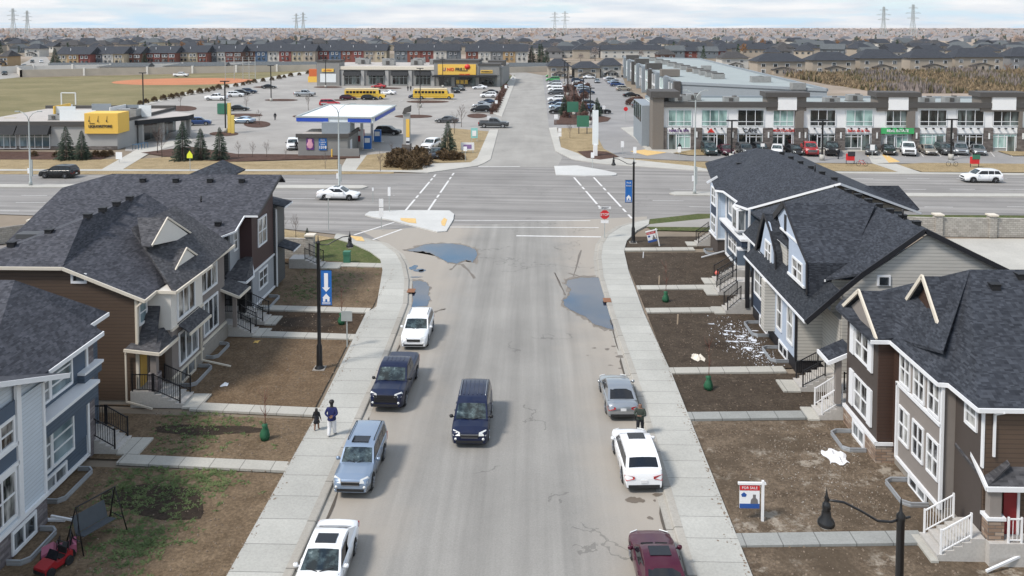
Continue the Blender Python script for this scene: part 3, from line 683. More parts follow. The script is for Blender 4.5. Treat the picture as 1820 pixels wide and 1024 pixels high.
def stair(root, xt, xb, y0, y1, zt, n, mat, xl=None, rails='nf', pad=1.0, zb=.12):
    """landing from xl to xt at height zt, then n steps running to xb; pad on the ground beyond"""
    off = root.location; s = 1 if xb > xt else -1
    if xl is None: xl = xt-s*1.4
    b = B(); b.box(xl, xt, y0, y1, 0, zt); b.make('landing', M['stepc'], root, off)
    b = B()
    for i in range(n):
        xa = xt+(xb-xt)*i/n; xc = xt+(xb-xt)*(i+1)/n; zz = zt-(zt-zb)*(i+1)/(n+1)
        b.box(xa, xc, y0, y1, 0, zz); b.box(xc-s*.04, xc+s*.03, y0-.002, y1+.002, zz-.05, zz+.004)
    b.make('steps', M['stepc'], root, off)
    b = B(); b.box(xb, xb+s*pad, y0-.15, y1+.15, 0, zb); b.make('entry_pad', M['walk_l'], root, off)
    for k, y in (('n', y0+.06), ('f', y1-.06)):
        if k in rails: railing(root, (xt, y, zt), (xb-s*.15, y, zb+.15), mat)
        if k.upper() in rails: railing(root, (xl+s*.1, y, zt), (xt-s*.08, y, zt), mat)
def walls(root, name, mat, *boxes):
    if name in ('side_post', 'accent_panel', 'shutter', 'ledge', 'side_bay'):
        for q in boxes: o = B().box(*q).make(name, M[mat], root, root.location)
        return o
    b = B()
    for q in boxes: b.box(*q)
    return b.make(name, M[mat], root, root.location)
def roofm(root, faces, mat='shingle_l', th=.14, name='roof'):
    b = B()
    for f in faces: b.slab(f, th)
    return b.make(name, M[mat], root, root.location)
def fascia(root, lines_, mat='trim', wd=.1, ht=.17, name='fascia', dz=-.09):
    b = B()
    for ln in lines_:
        for p, q in zip(ln, ln[1:]): b.beam(Vector(p)+Vector((0, 0, dz)), Vector(q)+Vector((0, 0, dz)), wd, ht)
    return b.make(name, M[mat], root, root.location)
def vents(root, pts, px=True):
    for p in pts:
        b = B(); p = Vector(p); b.prism([p+Vector((-.2, -.2, -.12)), p+Vector((.2, -.2, -.12)), p+Vector((.2, .2, -.12)), p+Vector((-.2, .2, -.12))], (0, 0, .26)); b.box(p.x-.25, p.x+.25, p.y-.25, p.y+.25, p.z+.14, p.z+.17)
        b.make('roof_vent', M['vent_black'], root, root.location)
def pipe(root, p, h=.45):
    p = Vector(p); b = B(); b.tube([p, p+Vector((0, 0, h))], .06, 8); b.make('vent_pipe', M['vent_black'], root, root.location)
def spout(root, pts, mat='trim', r=.045):
    b = B()
    for p, q in zip(pts, pts[1:]): b.beam(p, q, r*2, r*2)
    b.make('downspout', M[mat], root, root.location)
def well(root, x, y0, y1, s, d=.9, z=.25):
    """corrugated steel well in front of a basement window; s is the side it faces"""
    b = B(); t = .05
    pts = [(x, y0), (x+s*d*.7, y0), (x+s*d, y0+.3), (x+s*d, y1-.3), (x+s*d*.7, y1), (x, y1)]
    for k in range(4):
        for (ax, ay), (bx_, by) in zip(pts, pts[1:]): b.beam((ax, ay, z-.06*k-.03), (bx_, by, z-.06*k-.03), .05 if k % 2 else .08, .058)
    b.make('window_well', M['galv'], root, root.location)

# ---- nearest on the left: blue and white house with a stone base
h = thing('townhouse', 'blue and pale grey lap sided house with white trim and grey stone base', 'house', (-25, 42, 0))
walls(h, 'wall', 'sid_blue', (-34, -21.6, 41.0, 47.3, .25, 6.1), (-34, -22.6, 47.3, 50.9, .25, 6.1))
walls(h, 'bay_wall', 'board_white', (-34, -20.6, 30, 41.03, 1.22, 6.1))
b = B(); b.prism([(-20.72, 41.02, 6.1), (-20.72, 30.6, 6.1), (-20.72, 36, 7.7)], (-.15, 0, 0)); b.make('gable_wall', M['board_white'], h, h.location)
walls(h, 'stone_base', 'stone_grey', (-34, -20.55, 30, 41.06, 0, 1.2), (-22.7, -21.56, 47.42, 48.1, 0, 6.05))
walls(h, 'foundation', 'foundation', (-34, -21.65, 41.06, 47.28, 0, .26), (-34, -22.65, 47.28, 50.85, 0, .26))
walls(h, 'trim_boards', 'trim', (-21.62, -21.5, 41.06, 47.36, .2, .36), (-20.62, -20.5, 30, 41.12, 1.16, 1.34), (-20.62, -20.5, 38.75, 39.1, 1.34, 6.75),
      (-20.66, -20.53, 40.93, 41.1, 1.34, 6.1), (-21.64, -21.5, 47.2, 47.4, .3, 6.0), (-21.64, -21.5, 41.06, 41.2, .3, 6.0), (-20.62, -20.5, 30, 38.8, 3.55, 3.72), (-20.62, -20.5, 30, 38.8, 4.35, 4.5))
walls(h, 'accent_panel', 'panel_blue', (-21.6, -21.55, 45.85, 47.15, 1.3, 2.95), (-21.6, -21.55, 45.85, 47.15, 4.45, 5.75), (-20.6, -20.56, 30, 38.7, 2.9+.8, 4.35), (-20.6, -20.56, 30, 38.7, 5.6, 6.2))
walls(h, 'ledge', 'sid_blue', (-21.6, -20.85, 41.2, 46.9, 3.35, 3.95), (-21.6, -21.25, 46.4, 48.3, 4.1, 4.5))
walls(h, 'ledge_cap', 'trim', (-21.62, -20.78, 41.1, 47.0, 3.95, 4.1), (-21.62, -21.18, 46.3, 48.4, 4.5, 4.62))
for z0, z1 in ((1.3, 2.95), (4.45, 5.75)):
    win(h, 'x', -21.6, 43.75, 45.7, z0, z1, 1, nx=1, nz=3, gm='glass_blue'); win(h, 'x', -21.6, 42.9, 43.5, z0, z1, 1, nx=1, nz=3)
for z0, z1, k in ((1.65, 3.4, 0), (4.6, 5.5, 0)):
    win(h, 'x', -20.6, 36.6, 38.5, z0, z1, 1, nx=2, nz=2, gm='glass_curtain'); win(h, 'x', -20.6, 33.6, 35.8, z0, z1, 1, nx=2, nz=2, gm='glass_curtain')
win(h, 'x', -21.6, 42.9, 44.9, .3, .85, 1, nx=2, nz=1); win(h, 'x', -20.55, 38.2, 39.9, .25, .95, 1, nx=2, nz=1)
well(h, -21.5, 42.7, 46.0, 1, .8); well(h, -20.5, 37.6, 40.3, 1, .8)
ap = (-24.8, 47, 8.9)
roofm(h, [[ap, (-22.1, 51.2, 6.15), (-22.1, 48.2, 6.15), (-21, 48.0, 6.12), (-21, 36, 6.1)], [ap, (-21, 36, 6.1), (-40, 36, 6.1), (-40, 47, 8.9)], [ap, (-40, 47, 8.9), (-40, 51.2, 6.15), (-22.1, 51.2, 6.15)],
          [(-20.15, 42.4, 6.0), (-20.15, 36, 7.85), (-24, 36, 7.85), (-22.4, 42.4, 6.0)], [(-20.15, 36, 7.85), (-20.15, 29.6, 6.0), (-24, 29.6, 6.0), (-24, 36, 7.85)]])
fascia(h, [[(-22.1, 51.2, 6.15), (-22.1, 48.2, 6.15), (-21, 48.0, 6.12), (-21, 42.4, 6.1)], [(-20.12, 42.45, 5.98), (-20.12, 36, 7.83), (-20.12, 29.6, 5.98)]], 'trim', .1, .2)
walls(h, 'door', 'door_dark', (-22.6, -22.54, 48.4, 49.4, .9, 3.0))
stair(h, -21.6, -20.4, 47.9, 49.6, .85, 4, M['black_metal'], xl=-22.6, rails='nfF', pad=1.1)
spout(h, [(-20.45, 41.15, .25), (-19.2, 41.0, .12)])

# ---- brown house beyond it: cream gutters, yellow door
h = thing('townhouse', 'brown sided duplex with cream gutters, two white triangular gablets and a yellow front door', 'house', (-26, 60, 0))
b = B(); b.prism([(-40, 54.3, .3), (-21.9, 54.3, .3), (-21.9, 54.3, 6.0), (-25.8, 54.3, 7.75), (-31.5, 54.3, 7.75), (-36, 54.3, 6.0), (-40, 54.3, 6)], (0, .2, 0)); b.make('side_wall', M['sid_brown'], h, h.location)
walls(h, 'foundation', 'foundation', (-40, -21.95, 54.35, 67.8, 0, .32), (-22, -20.66, 56.1, 66.9, 0, .9))
walls(h, 'wall', 'sid_taupe', (-39.9, -21.9, 54.5, 67.8, .32, 5.95))
walls(h, 'side_bay', 'sid_brown', (-22, -21.0, 56.05, 56.13, .3, 3.75))
walls(h, 'bay_wall', 'stucco_taupe', (-22, -20.6, 56.13, 61.5, .9, 3.72), (-22, -20.9, 61.5, 67.0, .9, 6.0))
walls(h, 'upper_bay', 'panel_cream', (-22, -20.58, 56.05, 61.5, 3.75, 6.0))
walls(h, 'stone_base', 'stone_grey', (-21, -20.86, 61.55, 67.0, 0, .95))
walls(h, 'trim_boards', 'trim_cream', (-20.62, -20.5, 56.0, 61.5, 3.66, 3.8), (-20.92, -20.8, 61.55, 67.05, .9, 1.05), (-20.62, -20.52, 56.1, 61.5, .88, 1.0), (-21.95, -21.8, 54.25, 54.42, .3, 6.0))
win(h, 'x', -20.58, 57.1, 59.9, 4.1, 5.75, 1, nx=3, nz=1, gm='glass_curtain'); win(h, 'x', -20.6, 57.3, 60.4, 1.35, 3.1, 1, nx=3, nz=1, gm='glass'); win(h, 'x', -20.9, 62.2, 65.2, 4.2, 5.6, 1, nx=3, nz=1, gm='glass_curtain')
win(h, 'x', -20.9, 62.6, 65.3, 1.4, 3.4, 1, nx=3, nz=1); win(h, 'x', -21.9, 54.75, 55.7, 4.5, 5.6, 1, nx=1, nz=2, gm='glass_blue'); win(h, 'x', -20.66, 57.6, 60.0, .15, .8, 1, nx=2, nz=1, fm='trim_cream'); win(h, 'x', -20.86, 62.6, 64.4, .15, .75, 1, nx=2, nz=1, fm='trim_cream')
win(h, 'y', 54.3, *sorted((QY(130, 480, 54.3).x, QY(150, 480, 54.3).x)), 7.0, 7.3, -1, nx=1, nz=1)
well(h, -20.6, 57.2, 60.6, 1, .9); well(h, -20.85, 62.2, 65.0, 1, .9)
rx, rz = -26.7, 9.6
roofm(h, [[(-21.3, 54.0, 6.08), (-25.8, 54.0, 7.85), (rx, 58.6, rz), (rx, 68.3, rz), (-21.5, 68.3, 6.1), (-21.4, 56.3, 6.1)], [(-25.8, 54.0, 7.85), (-31.6, 54.0, 7.85), (rx, 58.6, rz)],
          [(rx, 58.6, rz), (-31.6, 54.0, 7.85), (-36, 54.0, 6.0), (-36, 68.3, 6.0), (rx, 68.3, rz)]])
roofm(h, [[(-20.25, 55.9, 6.05), (-24.6, 60.6, 8.72), (-24.6, 68.2, 8.72), (-20.25, 62.3, 6.05)], [(-20.25, 55.9, 6.05), (-20.4, 55.9, 6.10), (-24.6, 60.6, 8.72)], [(-20.25, 62.3, 6.05), (-24.6, 68.2, 8.72), (-20.6, 68.2, 6.03), (-20.6, 62.3, 6.03)]], 'shingle_b', .16, 'front_roof')
for X_, pl, pp, pr2, back in ((-22.55, (270, 437), (298, 387), (343, 417), 1.9), (-21.2, (300, 503), (332, 441), (358, 459), 1.6)):
    a_, pk, c_ = QX(*pl, X_), QX(*pp, X_), QX(*pr2, X_)
    b = B(); b.prism([a_+Vector((-.03, .06, 0)), c_+Vector((-.03, -.06, -.15)), pk+Vector((-.03, 0, -.05))], (-.15, 0, 0)); b.make('gable_panel', M['panel_cream'], h, h.location)
    roofm(h, [[a_, pk, pk+Vector((-back, 0, 0)), a_+Vector((-.6, 0, 0))], [pk, c_, c_+Vector((-.8, 0, 0)), pk+Vector((-back, 0, 0))]], 'shingle_b', .08, 'gable_roof')
    fascia(h, [[a_, pk, c_]], 'trim_cream', .07, .12, 'gable_trim', 0)
fascia(h, [[(-31.6, 53.95, 7.85), (-25.8, 53.95, 7.85), (-21.25, 53.95, 6.06), (-21.35, 55.9, 6.08), (-20.2, 55.9, 6.05), (-20.2, 62.3, 6.05), (-20.55, 62.4, 6.03), (-20.55, 68.3, 6.03)]], 'trim_cream')
vents(h, [(rx+.0, y, rz+.05) for y in (59.3, 61.4, 63.5, 65.6)]+[(-28.1, 57.3, 9.1), (-29.6, 55.9, 8.65), (-23.4, 61, 8.15)]); pipe(h, G(160, 412, 8.6))
roofm(h, [[(-22.4, 53.9, 3.35), (-20.5, 53.9, 3.15), (-20.5, 56.8, 3.15), (-21.0, 56.1, 3.9), (-21.9, 55.0, 3.9)], [(-21.9, 54.2, 3.4), (-20.9, 54.6, 3.5), (-21.2, 56.1, 5.2), (-21.9, 56.1, 5.2)]], 'shingle_b', .1, 'porch_roof')
fascia(h, [[(-22.45, 53.85, 3.35), (-20.45, 53.85, 3.15), (-20.45, 56.8, 3.15)]], 'trim_cream', .1, .16, 'porch_gutter')
roofm(h, [[(-19.85, 57.0, 3.35), (-19.85, 60.7, 3.35), (-20.6, 60.7, 3.85), (-20.6, 57.0, 3.85)]], 'shingle_b', .1, 'window_hood'); fascia(h, [[(-19.82, 56.95, 3.33), (-19.82, 60.75, 3.33)]], 'trim_cream', .08, .16, 'hood_trim')
walls(h, 'door', 'door_yellow', (-21.95, -21.85, 54.7, 55.6, .92, 3.0)); walls(h, 'porch_column', 'stucco_taupe', (-21.1, -20.75, 54.1, 54.5, 1.9, 3.1)); walls(h, 'column_base', 'stone_grey', (-21.2, -20.65, 54.05, 54.6, .9, 1.9))
stair(h, -20.9, -19.3, 54.0, 55.8, .9, 4, M['black_metal'], xl=-22.2, rails='nfN', pad=1.0)
spout(h, [(-21.45, 54.0, 5.9), (-21.8, 54.15, 5.6), (-21.8, 54.15, 3.6)], 'trim_cream'); spout(h, [(-22.3, 53.9, 3.2), (-22.45, 54.1, 3.0), (-22.45, 54.1, .3), (-20.8, 53.5, .15)], 'trim_cream')
spout(h, [(-20.5, 60.9, 3.7), (-20.5, 60.9, .4), (-18.6, 60.6, .12)], 'trim_cream')
stair(h, -20.2, -19.0, 66.9, 68.4, .8, 4, M['black_metal'], xl=-21.2, rails='nf', pad=.9); roofm(h, [[(-21.2, 66.2, 3.6), (-19.7, 66.2, 3.0), (-19.7, 68.8, 3.0), (-21.2, 68.8, 3.6)]], 'shingle_b', .1, 'porch_roof'); fascia(h, [[(-21.2, 66.15, 3.6), (-19.66, 66.15, 3.0), (-19.66, 68.8, 3.0)]], 'trim_cream', .1, .16, 'porch_gutter')
walls(h, 'porch_column', 'stucco_taupe', (-20.2, -19.95, 66.4, 66.65, .8, 3.05)); walls(h, 'door', 'door_dark', (-21.92, -21.85, 67.1-.1, 67.75, .8, 2.9))

# ---- third on the left: maroon over grey, one great slope of roof
h = thing('townhouse', 'maroon over grey townhouse under one great dark sloping roof at the left corner', 'house', (-26, 76, 0))
walls(h, 'wall', 'sid_grey', (-36, -22.3, 68.5, 79.0, .3, 6.6)); walls(h, 'foundation', 'foundation', (-36, -20.7, 68.5, 78.9, 0, .35))
b = B(); b.prism([(-20.6, 72.7, 2.97), (-20.6, 78.8, 2.97), (-20.6, 78.8, 9.2), (-20.6, 72.7, 7.0)], (-1.9, 0, 0)); b.make('upper_bay', M['maroon'], h, h.location)
walls(h, 'bay_wall', 'stucco_grey', (-22.5, -20.6, 72.7, 78.8, .35, 2.95), (-22.5, -21.5, 70.3, 72.7, 3.3, 6.5)); walls(h, 'side_bay', 'sid_grey', (-22.5, -20.7, 72.62, 72.7, .35, 2.95), (-22.4, -21.6, 70.22, 70.3, 3.3, 6.5))
walls(h, 'trim_boards', 'trim', (-20.62, -20.52, 72.65, 78.9, 2.88, 3.02), (-20.62, -20.5, 72.7, 78.9, .3, .42))
win(h, 'x', -20.6, 74.4, 76.6, 4.6, 6.5, 1, nx=2, nz=2, gm='glass_curtain'); win(h, 'x', -20.6, 74.5, 76.7, 1.3, 2.5, 1, nx=2, nz=2); win(h, 'x', -21.5, 71.2, 72.0, 5.0, 6.2, 1, nz=2, gm='glass_curtain'); win(h, 'x', -20.7, 73.6, 75.2, .05, .3, 1, nx=2, nz=1)
well(h, -20.5, 73.4, 76.8, 1, .9)
T1, T2 = Vector((-20.0, 79.0, 9.3)), Vector((-33.6, 79.0, 9.3)); zr = lambda y: 9.3-(79-y)*.288
roofm(h, [[T1, T2, (-36.4, 76.5, zr(76.5)), (-36.4, 68.0, zr(68)), (-22.8, 68.0, zr(68)), (-21.0, 69.9, zr(69.9)), (-21.0, 72.2, zr(72.2)), (-20.0, 72.2, zr(72.2))],
          [(-20, 79.1, 9.3), (-33.6, 79.1, 9.3), (-33.6, 80.5, 8.6), (-20, 80.5, 8.6)]])
roofm(h, [[(-27.6, 79.2, 9.2), (-25.7, 81.5, 10.0), (-23.9, 79.2, 9.2)], [(-27.6, 79.2, 9.2), (-25.7, 81.5, 10.0), (-25.7, 82.6, 10.0), (-27.6, 82.8, 9.2)], [(-23.9, 79.2, 9.2), (-25.7, 81.5, 10.0), (-25.7, 82.6, 10.0), (-23.9, 82.8, 9.2)]], 'shingle', .1, 'rear_roof')
fascia(h, [[(-22.8, 67.95, zr(68)), (-20.95, 69.85, zr(69.9)), (-20.95, 72.15, zr(72.2)), (-19.95, 72.15, zr(72.2))]], 'trim', .08, .12); fascia(h, [[(-19.95, 72.15, zr(72.2)), (-19.95, 79, 9.3)]], 'black_trim', .08, .18, 'rake_trim')
vents(h, [Vector((x, 77.6, zr(77.6)+.12)) for x in (-30.5, -27.9, -25.2, -22.7)]+[Vector((-22.4, 70.6, zr(70.6)+.12))]); pipe(h, (-24.8, 74.2, zr(74.2)), .5)
roofm(h, [[(-21.6, 69.3, 3.5), (-20.1, 69.3, 3.2), (-20.1, 71.2, 3.2), (-20.7, 73.2, 4.3), (-21.6, 72, 4.0)]], 'shingle_b', .1, 'porch_roof'); fascia(h, [[(-22.3, 69.2, 3.4), (-20.05, 69.2, 3.2), (-20.05, 71.2, 3.2), (-20.6, 72.6, 3.9)]], 'trim', .1, .14, 'porch_gutter')
walls(h, 'porch_column', 'black_metal', (-20.75, -20.3, 69.7, 70.15, .9, 3.2)); walls(h, 'door', 'door_dark', (-22.35, -22.25, 70.6, 71.6, .9, 3.0))
stair(h, -20.3, -18.9, 69.6, 71.4, .85, 4, M['black_metal'], xl=-22.3, rails='nfNF', pad=.0+.8)
b = B(); b.box(-22, -20.5, 79, 82, .3, 6.6); b.make('rear_wall', M['sid_grey'], h, h.location); roofm(h, [[(-22, 79.1, 7.2), (-19.8, 79.4, 6.7), (-19.8, 82, 6.7), (-22, 82, 7.2)], [(-20.4, 79.2, 3.6), (-19.1, 79.2, 3.2), (-19.1, 81.6, 3.2), (-20.4, 81.6, 3.6)]], 'shingle', .1, 'side_canopy'); fascia(h, [[(-19.1, 79.2, 3.2), (-19.1, 81.6, 3.2)], [(-19.8, 79.4, 6.7), (-19.8, 82, 6.7)]], 'trim', .08, .12)
walls(h, 'corner_post', 'trim', (-20.45, -20.35, 79.0, 79.1, .3, 6.5))
walls(h, 'rear_block', 'sid_grey', (-34, -23, 79, 85, .3, 8.2))
stair(h, -19.8, -18.4, 86.4-.2, 88.0, .85, 4, M['black_metal'], xl=-21.2, rails='nf', pad=1.6)
def roofm_r(root, faces, mat='shingle', th=.14, name='roof'): return roofm(root, faces, mat, th, name)
# ---- far right: pale blue townhouse by the avenue
h = thing('townhouse', 'pale blue and navy townhouse with white trim beside the avenue, farthest on its side', 'house', (22, 90, 0))
walls(h, 'tower_wall', 'stucco_pale', (16.9, 18.4, 92.5, 96.3, 1.6, 6.2)); walls(h, 'tower_side', 'board_pale', (16.88, 18.4, 92.4, 92.5, 1.6, 6.2)); walls(h, 'foundation', 'stucco_brown', (16.95, 18.4, 92.45, 96.2, 0, 1.6), (17.75, 30, 82, 97, 0, .3))
walls(h, 'wall', 'sid_blue', (17.7, 30, 82.2, 92.4, .3, 6.2), (18.3, 30, 92.5, 99.5, .3, 6.2))
walls(h, 'trim_boards', 'trim', (16.8, 16.92, 92.35, 92.55, 1.6, 6.2), (16.8, 18.2, 92.33, 92.4, 1.5, 1.64), (16.8, 16.9, 92.3, 96.3, 1.5, 1.64), (17.58, 17.7, 92.15, 92.35, .3, 6.2), (17.58, 17.7, 82.2, 92.3, .25, .42), (17.55, 17.7, 82.2, 82.4, .3, 6.2))
walls(h, 'ledge', 'panel_navy', (17.1, 17.7, 82.6, 92.0, 2.95, 3.45)); walls(h, 'ledge_cap', 'trim', (17.0, 17.72, 82.5, 92.1, 3.45, 3.62))
walls(h, 'accent_panel', 'panel_navy', (16.86, 16.9, 93.2, 95.6, 3.5, 4.3), (17.66, 17.7, 82.9, 83.9, 1.2, 2.9), (17.66, 17.7, 91.2, 91.9, 1.2, 2.9))
for z0, z1 in ((1.9, 3.3), (4.5, 5.9)): win(h, 'x', 16.9, 93.4, 95.4, z0, z1, -1, nx=2, nz=2, gm='glass')
win(h, 'x', 17.7, 87.6, 91.0, 4.3, 5.7, -1, nx=3, nz=1, gm='glass_curtain'); win(h, 'x', 17.7, 87.6, 91.0, 1.2, 2.7, -1, nx=3, nz=2, gm='glass_curtain')
walls(h, 'box_bay', 'trim', (17.0, 17.7, 84.0, 86.0, 3.9, 5.9)); win(h, 'y', 84.0, 17.1, 17.6, 4.1, 5.7, -1, nx=1, nz=1, gm='glass', tr=.06); win(h, 'x', 17.0, 84.2, 85.8, 4.1, 5.7, -1, nx=1, nz=1, gm='glass')
pk = Vector((22.6, 96.5, 9.35)); pn = Vector((22.7, 75.2, 9.42))
roofm_r(h, [[(17.9, 105.2, 6.9), (22.8, 104, 8.6), pk, (17.2, 91.3, 6.25), (16.6, 92.0, 6.2)], [pk, (17.2, 91.3, 6.25), (17.5, 86.3, 6.15), (17.0, 85.0, 6.15), (17.6, 82.7, 6.2), pn], [pk, pn, (31.2, 81.8, 6.1), (31.2, 95, 6.2), (27, 97, 8.0)], [pk, (22.8, 104, 8.6), (27, 104, 8), (27, 97, 8.0)]])
fascia(h, [[(17.55, 82.6, 6.2), tuple(pn+Vector((0, -.1, .06))), (31.2, 81.75, 6.1)], [(16.55, 92.0, 6.2), (17.15, 91.3, 6.22), (17.45, 86.3, 6.13), (16.95, 85.0, 6.13), (17.55, 82.6, 6.18)]]); fascia(h, [[(16.5, 96.0, 6.3), (17.5, 96.0, 6.9)]], 'trim', .1, .2, 'gable_trim')
b = B(); b.prism([(18, 82.15, 6.1), (30.5, 82.15, 6.1), (23.6, 82.15, 8.6)], (0, .1, 0)); b.make('gable_wall', M['sid_white'], h, h.location)
vents(h, [pk.lerp(pn, t)+Vector((.25, 0, .0)) for t in (.15, .3, .45, .6, .75, .9)]+[G(1313, 292, 7.5), G(1387, 284, 8.9)]); pipe(h, G(1369, 309, 7.8), .6); pipe(h, pk.lerp(pn, .7), .5)
walls(h, 'window_hood', 'trim', (16.9, 17.7, 82.9, 83.9, 2.6, 2.72))
roofm_r(h, [[G(1528, 343, 7.9), G(1540, 330, 8), G(1597, 330, 8), G(1634, 371, 6.2), G(1622, 375, 6.2)]], 'shingle', .1, 'garage_roof')
well(h, 16.9, 92.8, 94.6, -1, .9); spout(h, [(17.5, 92.2, .5), (15.3, 91.3, .12)])
stair(h, 16.6, 14.9, 82.6-.6, 83.6, 1.2, 5, M['black_metal'], xl=17.7, rails='nf', pad=.9); stair(h, 17.0, 15.7, 95.2+1.2, 97.9, 1.1, 5, M['black_metal'], xl=18.2, rails='nf', pad=.9)

# ---- middle right: gambrel fronted grey house with dark trim
h = thing('townhouse', 'grey and white sided house with steep dark gambrel dormers over a low skirt roof', 'house', (21, 65, 0))
walls(h, 'wall', 'stucco_pale', (16.0, 28, 60.9, 73.2, .75, 4.3), (17.5, 28, 73.2, 80, .5, 4.3)); walls(h, 'side_wall', 'sid_white', (17.5, 28, 57.35, 60.9, .6, 4.3)); walls(h, 'side_bay', 'sid_white', (15.96, 17.5, 60.82, 60.9, .8, 4.3))
b = B(); b.prism([(17.6, 57.3, .6), (17.6, 57.3, 6.0), (22.5, 57.3, 9.4), (28, 57.3, 6.6), (28, 57.3, .6)], (0, .12, 0)); b.make('gable_wall', M['sid_white'], h, h.location)
walls(h, 'foundation', 'black_trim', (15.98, 28, 60.95, 73, 0, .75), (17.7, 28, 57.4, 60.9, 0, .6)); walls(h, 'bay_wall', 'sid_white', (15.3, 16.0, 66.4, 67.4, .9, 4.2)); walls(h, 'side_post', 'black_trim', (15.88, 16.0, 60.78, 60.98, .7, 4.3), (15.88, 16.0, 72.9, 73.15, .7, 4.3))
walls(h, 'accent_panel', 'panel_navy', (15.92, 15.98, 67.8, 72.6, .95, 1.9))
win(h, 'x', 16.0, 68.0, 72.4, 2.0, 3.75, -1, nx=3, nz=2, gm='glass_curtain'); win(h, 'x', 16.0, 64.6, 65.7, 1.5, 3.6, -1, nz=2, gm='glass_curtain'); win(h, 'x', 16.0, 61.8, 63.0, 1.5, 3.6, -1, nz=2, gm='glass_curtain')
win(h, 'x', 16.0, 68.4, 70.6, .1, .65, -1, nx=2, nz=1); win(h, 'x', 16.0, 63.0, 65, .1, .65, -1, nx=2, nz=1); well(h, 16.0, 67.9, 71.0, -1, 1.1); well(h, 16.0, 62.6, 65.4, -1, 1.1)
E0 = 15.45; ze = 4.35
roofm_r(h, [[(E0, 57.0, ze+.0), (E0, 73.6, ze), (17.4, 73.6, 6.1), (17.4, 57.0, 6.1)]], 'shingle_dk', .12, 'skirt_roof'); roofm_r(h, [[(17.0, 73.6, 4.4), (17.0, 81.5, 4.4), (18.6, 81.5, 6.2), (18.6, 73.6, 6.2)]], 'shingle_dk', .12, 'skirt_roof')
pr_ = Vector((22.0, 57.0, 9.65)); pf = Vector((22.3, 74.8, 9.22))
roofm_r(h, [[(17.2, 59.2, 6.25), (17.2, 63.4, 6.25), (17.9, 63.4, 6.6), (17.7, 82.3, 5.95), pf, pr_, (18.6, 57.0, 7.15)], [pr_, pf, (29.5, 80.6, 5.9), (29.5, 57.0, 6.0)]], 'shingle', .14)
fascia(h, [[(E0-.03, 57.0, ze), (E0-.03, 73.6, ze)], [(16.95, 73.6, 4.4), (16.95, 81.5, 4.4)], [(17.15, 59.2, 6.2), (17.15, 63.4, 6.2)]], 'trim', .08, .12)
fascia(h, [[(E0, 56.95, ze), (17.4, 56.95, 6.1), (18.6, 56.95, 7.15), tuple(pr_-Vector((0, .05, 0))), (29.5, 56.95, 6.0)]], 'black_trim', .12, .28, 'rake_trim')
walls(h, 'upper_bay', 'stucco_pale', (17.5, 20, 59.2, 63.2, 4.3, 6.2)); walls(h, 'upper_side', 'sid_white', (17.5, 20, 59.12, 59.2, 4.3, 6.2)); win(h, 'x', 17.5, 59.9, 60.8, 5.2, 5.95, -1, nz=1, fm='trim', gm='glass')
walls(h, 'side_post', 'black_trim', (17.38, 17.5, 59.1, 59.25, 4.9, 6.2), (17.38, 17.5, 63.1, 63.25, 4.9, 6.2))
X0 = 16.2; q_ = lambda *p: [QX(x, y, X0) for x, y in p]
for wl, lf, rt_, wn, vt, tb, zb_ in (
  (((1395, 366), (1382, 384), (1388, 404), (1402, 424), (1401, 486), (1430, 513), (1431, 470), (1421, 434)), ((1395, 360), (1378, 382)), ((1395, 360), (1422, 433), (1437, 467), (1437, 524)), ((1409, 447), (1427, 502)), ((1395, 381), (1398, 398)), ((1388, 405), (1420, 433)), 22.),
  (((1361, 390), (1350, 450), (1374, 477), (1373, 421), (1367, 396)), ((1360, 380), (1353, 405), (1343, 455)), ((1360, 380), (1371, 412), (1380, 450), (1382, 492)), ((1360.5, 418), (1371, 466)), None, None, 20.4)):
    b = B(); b.prism(q_(*wl), (.08, 0, 0)); b.make('dormer_wall', M['stucco_pale'], h, h.location)
    o_ = Vector((-.1, 0, 0)); rr_ = q_(*rt_); ll_ = q_(*lf); ap_ = rr_[0]; bk = lambda v: Vector((min(zb_, max(17.3, 22-(9.65-v.z)*1.3)), v.y, v.z))
    fs_ = [[u+o_, v+o_, bk(v), bk(u)] for u, v in zip(rr_, rr_[1:])]+[[v+o_, u+o_, bk(u), bk(v)] for u, v in zip(ll_, ll_[1:])]
    if vt: cc = q_((1378, 382), (1388, 405), (1402, 424), (1401, 487)); fs_ += [[v+o_*-.3, u+o_*-.3, bk(u), bk(v)] for u, v in zip(cc, cc[1:])]; e_ = ll_[-1]; e2 = QX(1400, 440, X0+.3); fs_.append([e2, e_+o_, bk(e_), bk(e2)])
    roofm_r(h, fs_, 'shingle' if vt else 'shingle_dk', .1, 'dormer_roof')
    fascia(h, [[v+o_ for v in rr_]], 'black_trim', .08, .16, 'dormer_trim', 0); fascia(h, [[v+o_ for v in ll_]], 'black_trim', .1, .42, 'dormer_trim', -.1)
    p, r_ = q_(*wn); win(h, 'x', X0, r_.y+.15, p.y-.15, min(p.z, r_.z)-.1, max(p.z, r_.z)-.35, -1, nx=2, nz=2, gm='glass_curtain', tr=.12)
    if vt: p, r_ = q_(*vt); walls(h, 'attic_vent', 'vent_black', (X0-.05, X0, r_.y, p.y, min(p.z, r_.z)-.5, p.z)); p, r_ = q_(*tb); b = B(); b.beam(p+Vector((-.03, 0, 0)), r_+Vector((-.03, 0, 0)), .1, .12); b.make('trim_boards', M['trim'], h, h.location)
    p, r_ = q_(wl[-4] if vt else wl[1], wl[-3] if vt else wl[2]); b = B(); b.beam(p+Vector((-.03, 0, .06)), r_+Vector((-.03, 0, .06)), .1, .14); b.make('sill_board', M['trim'], h, h.location)
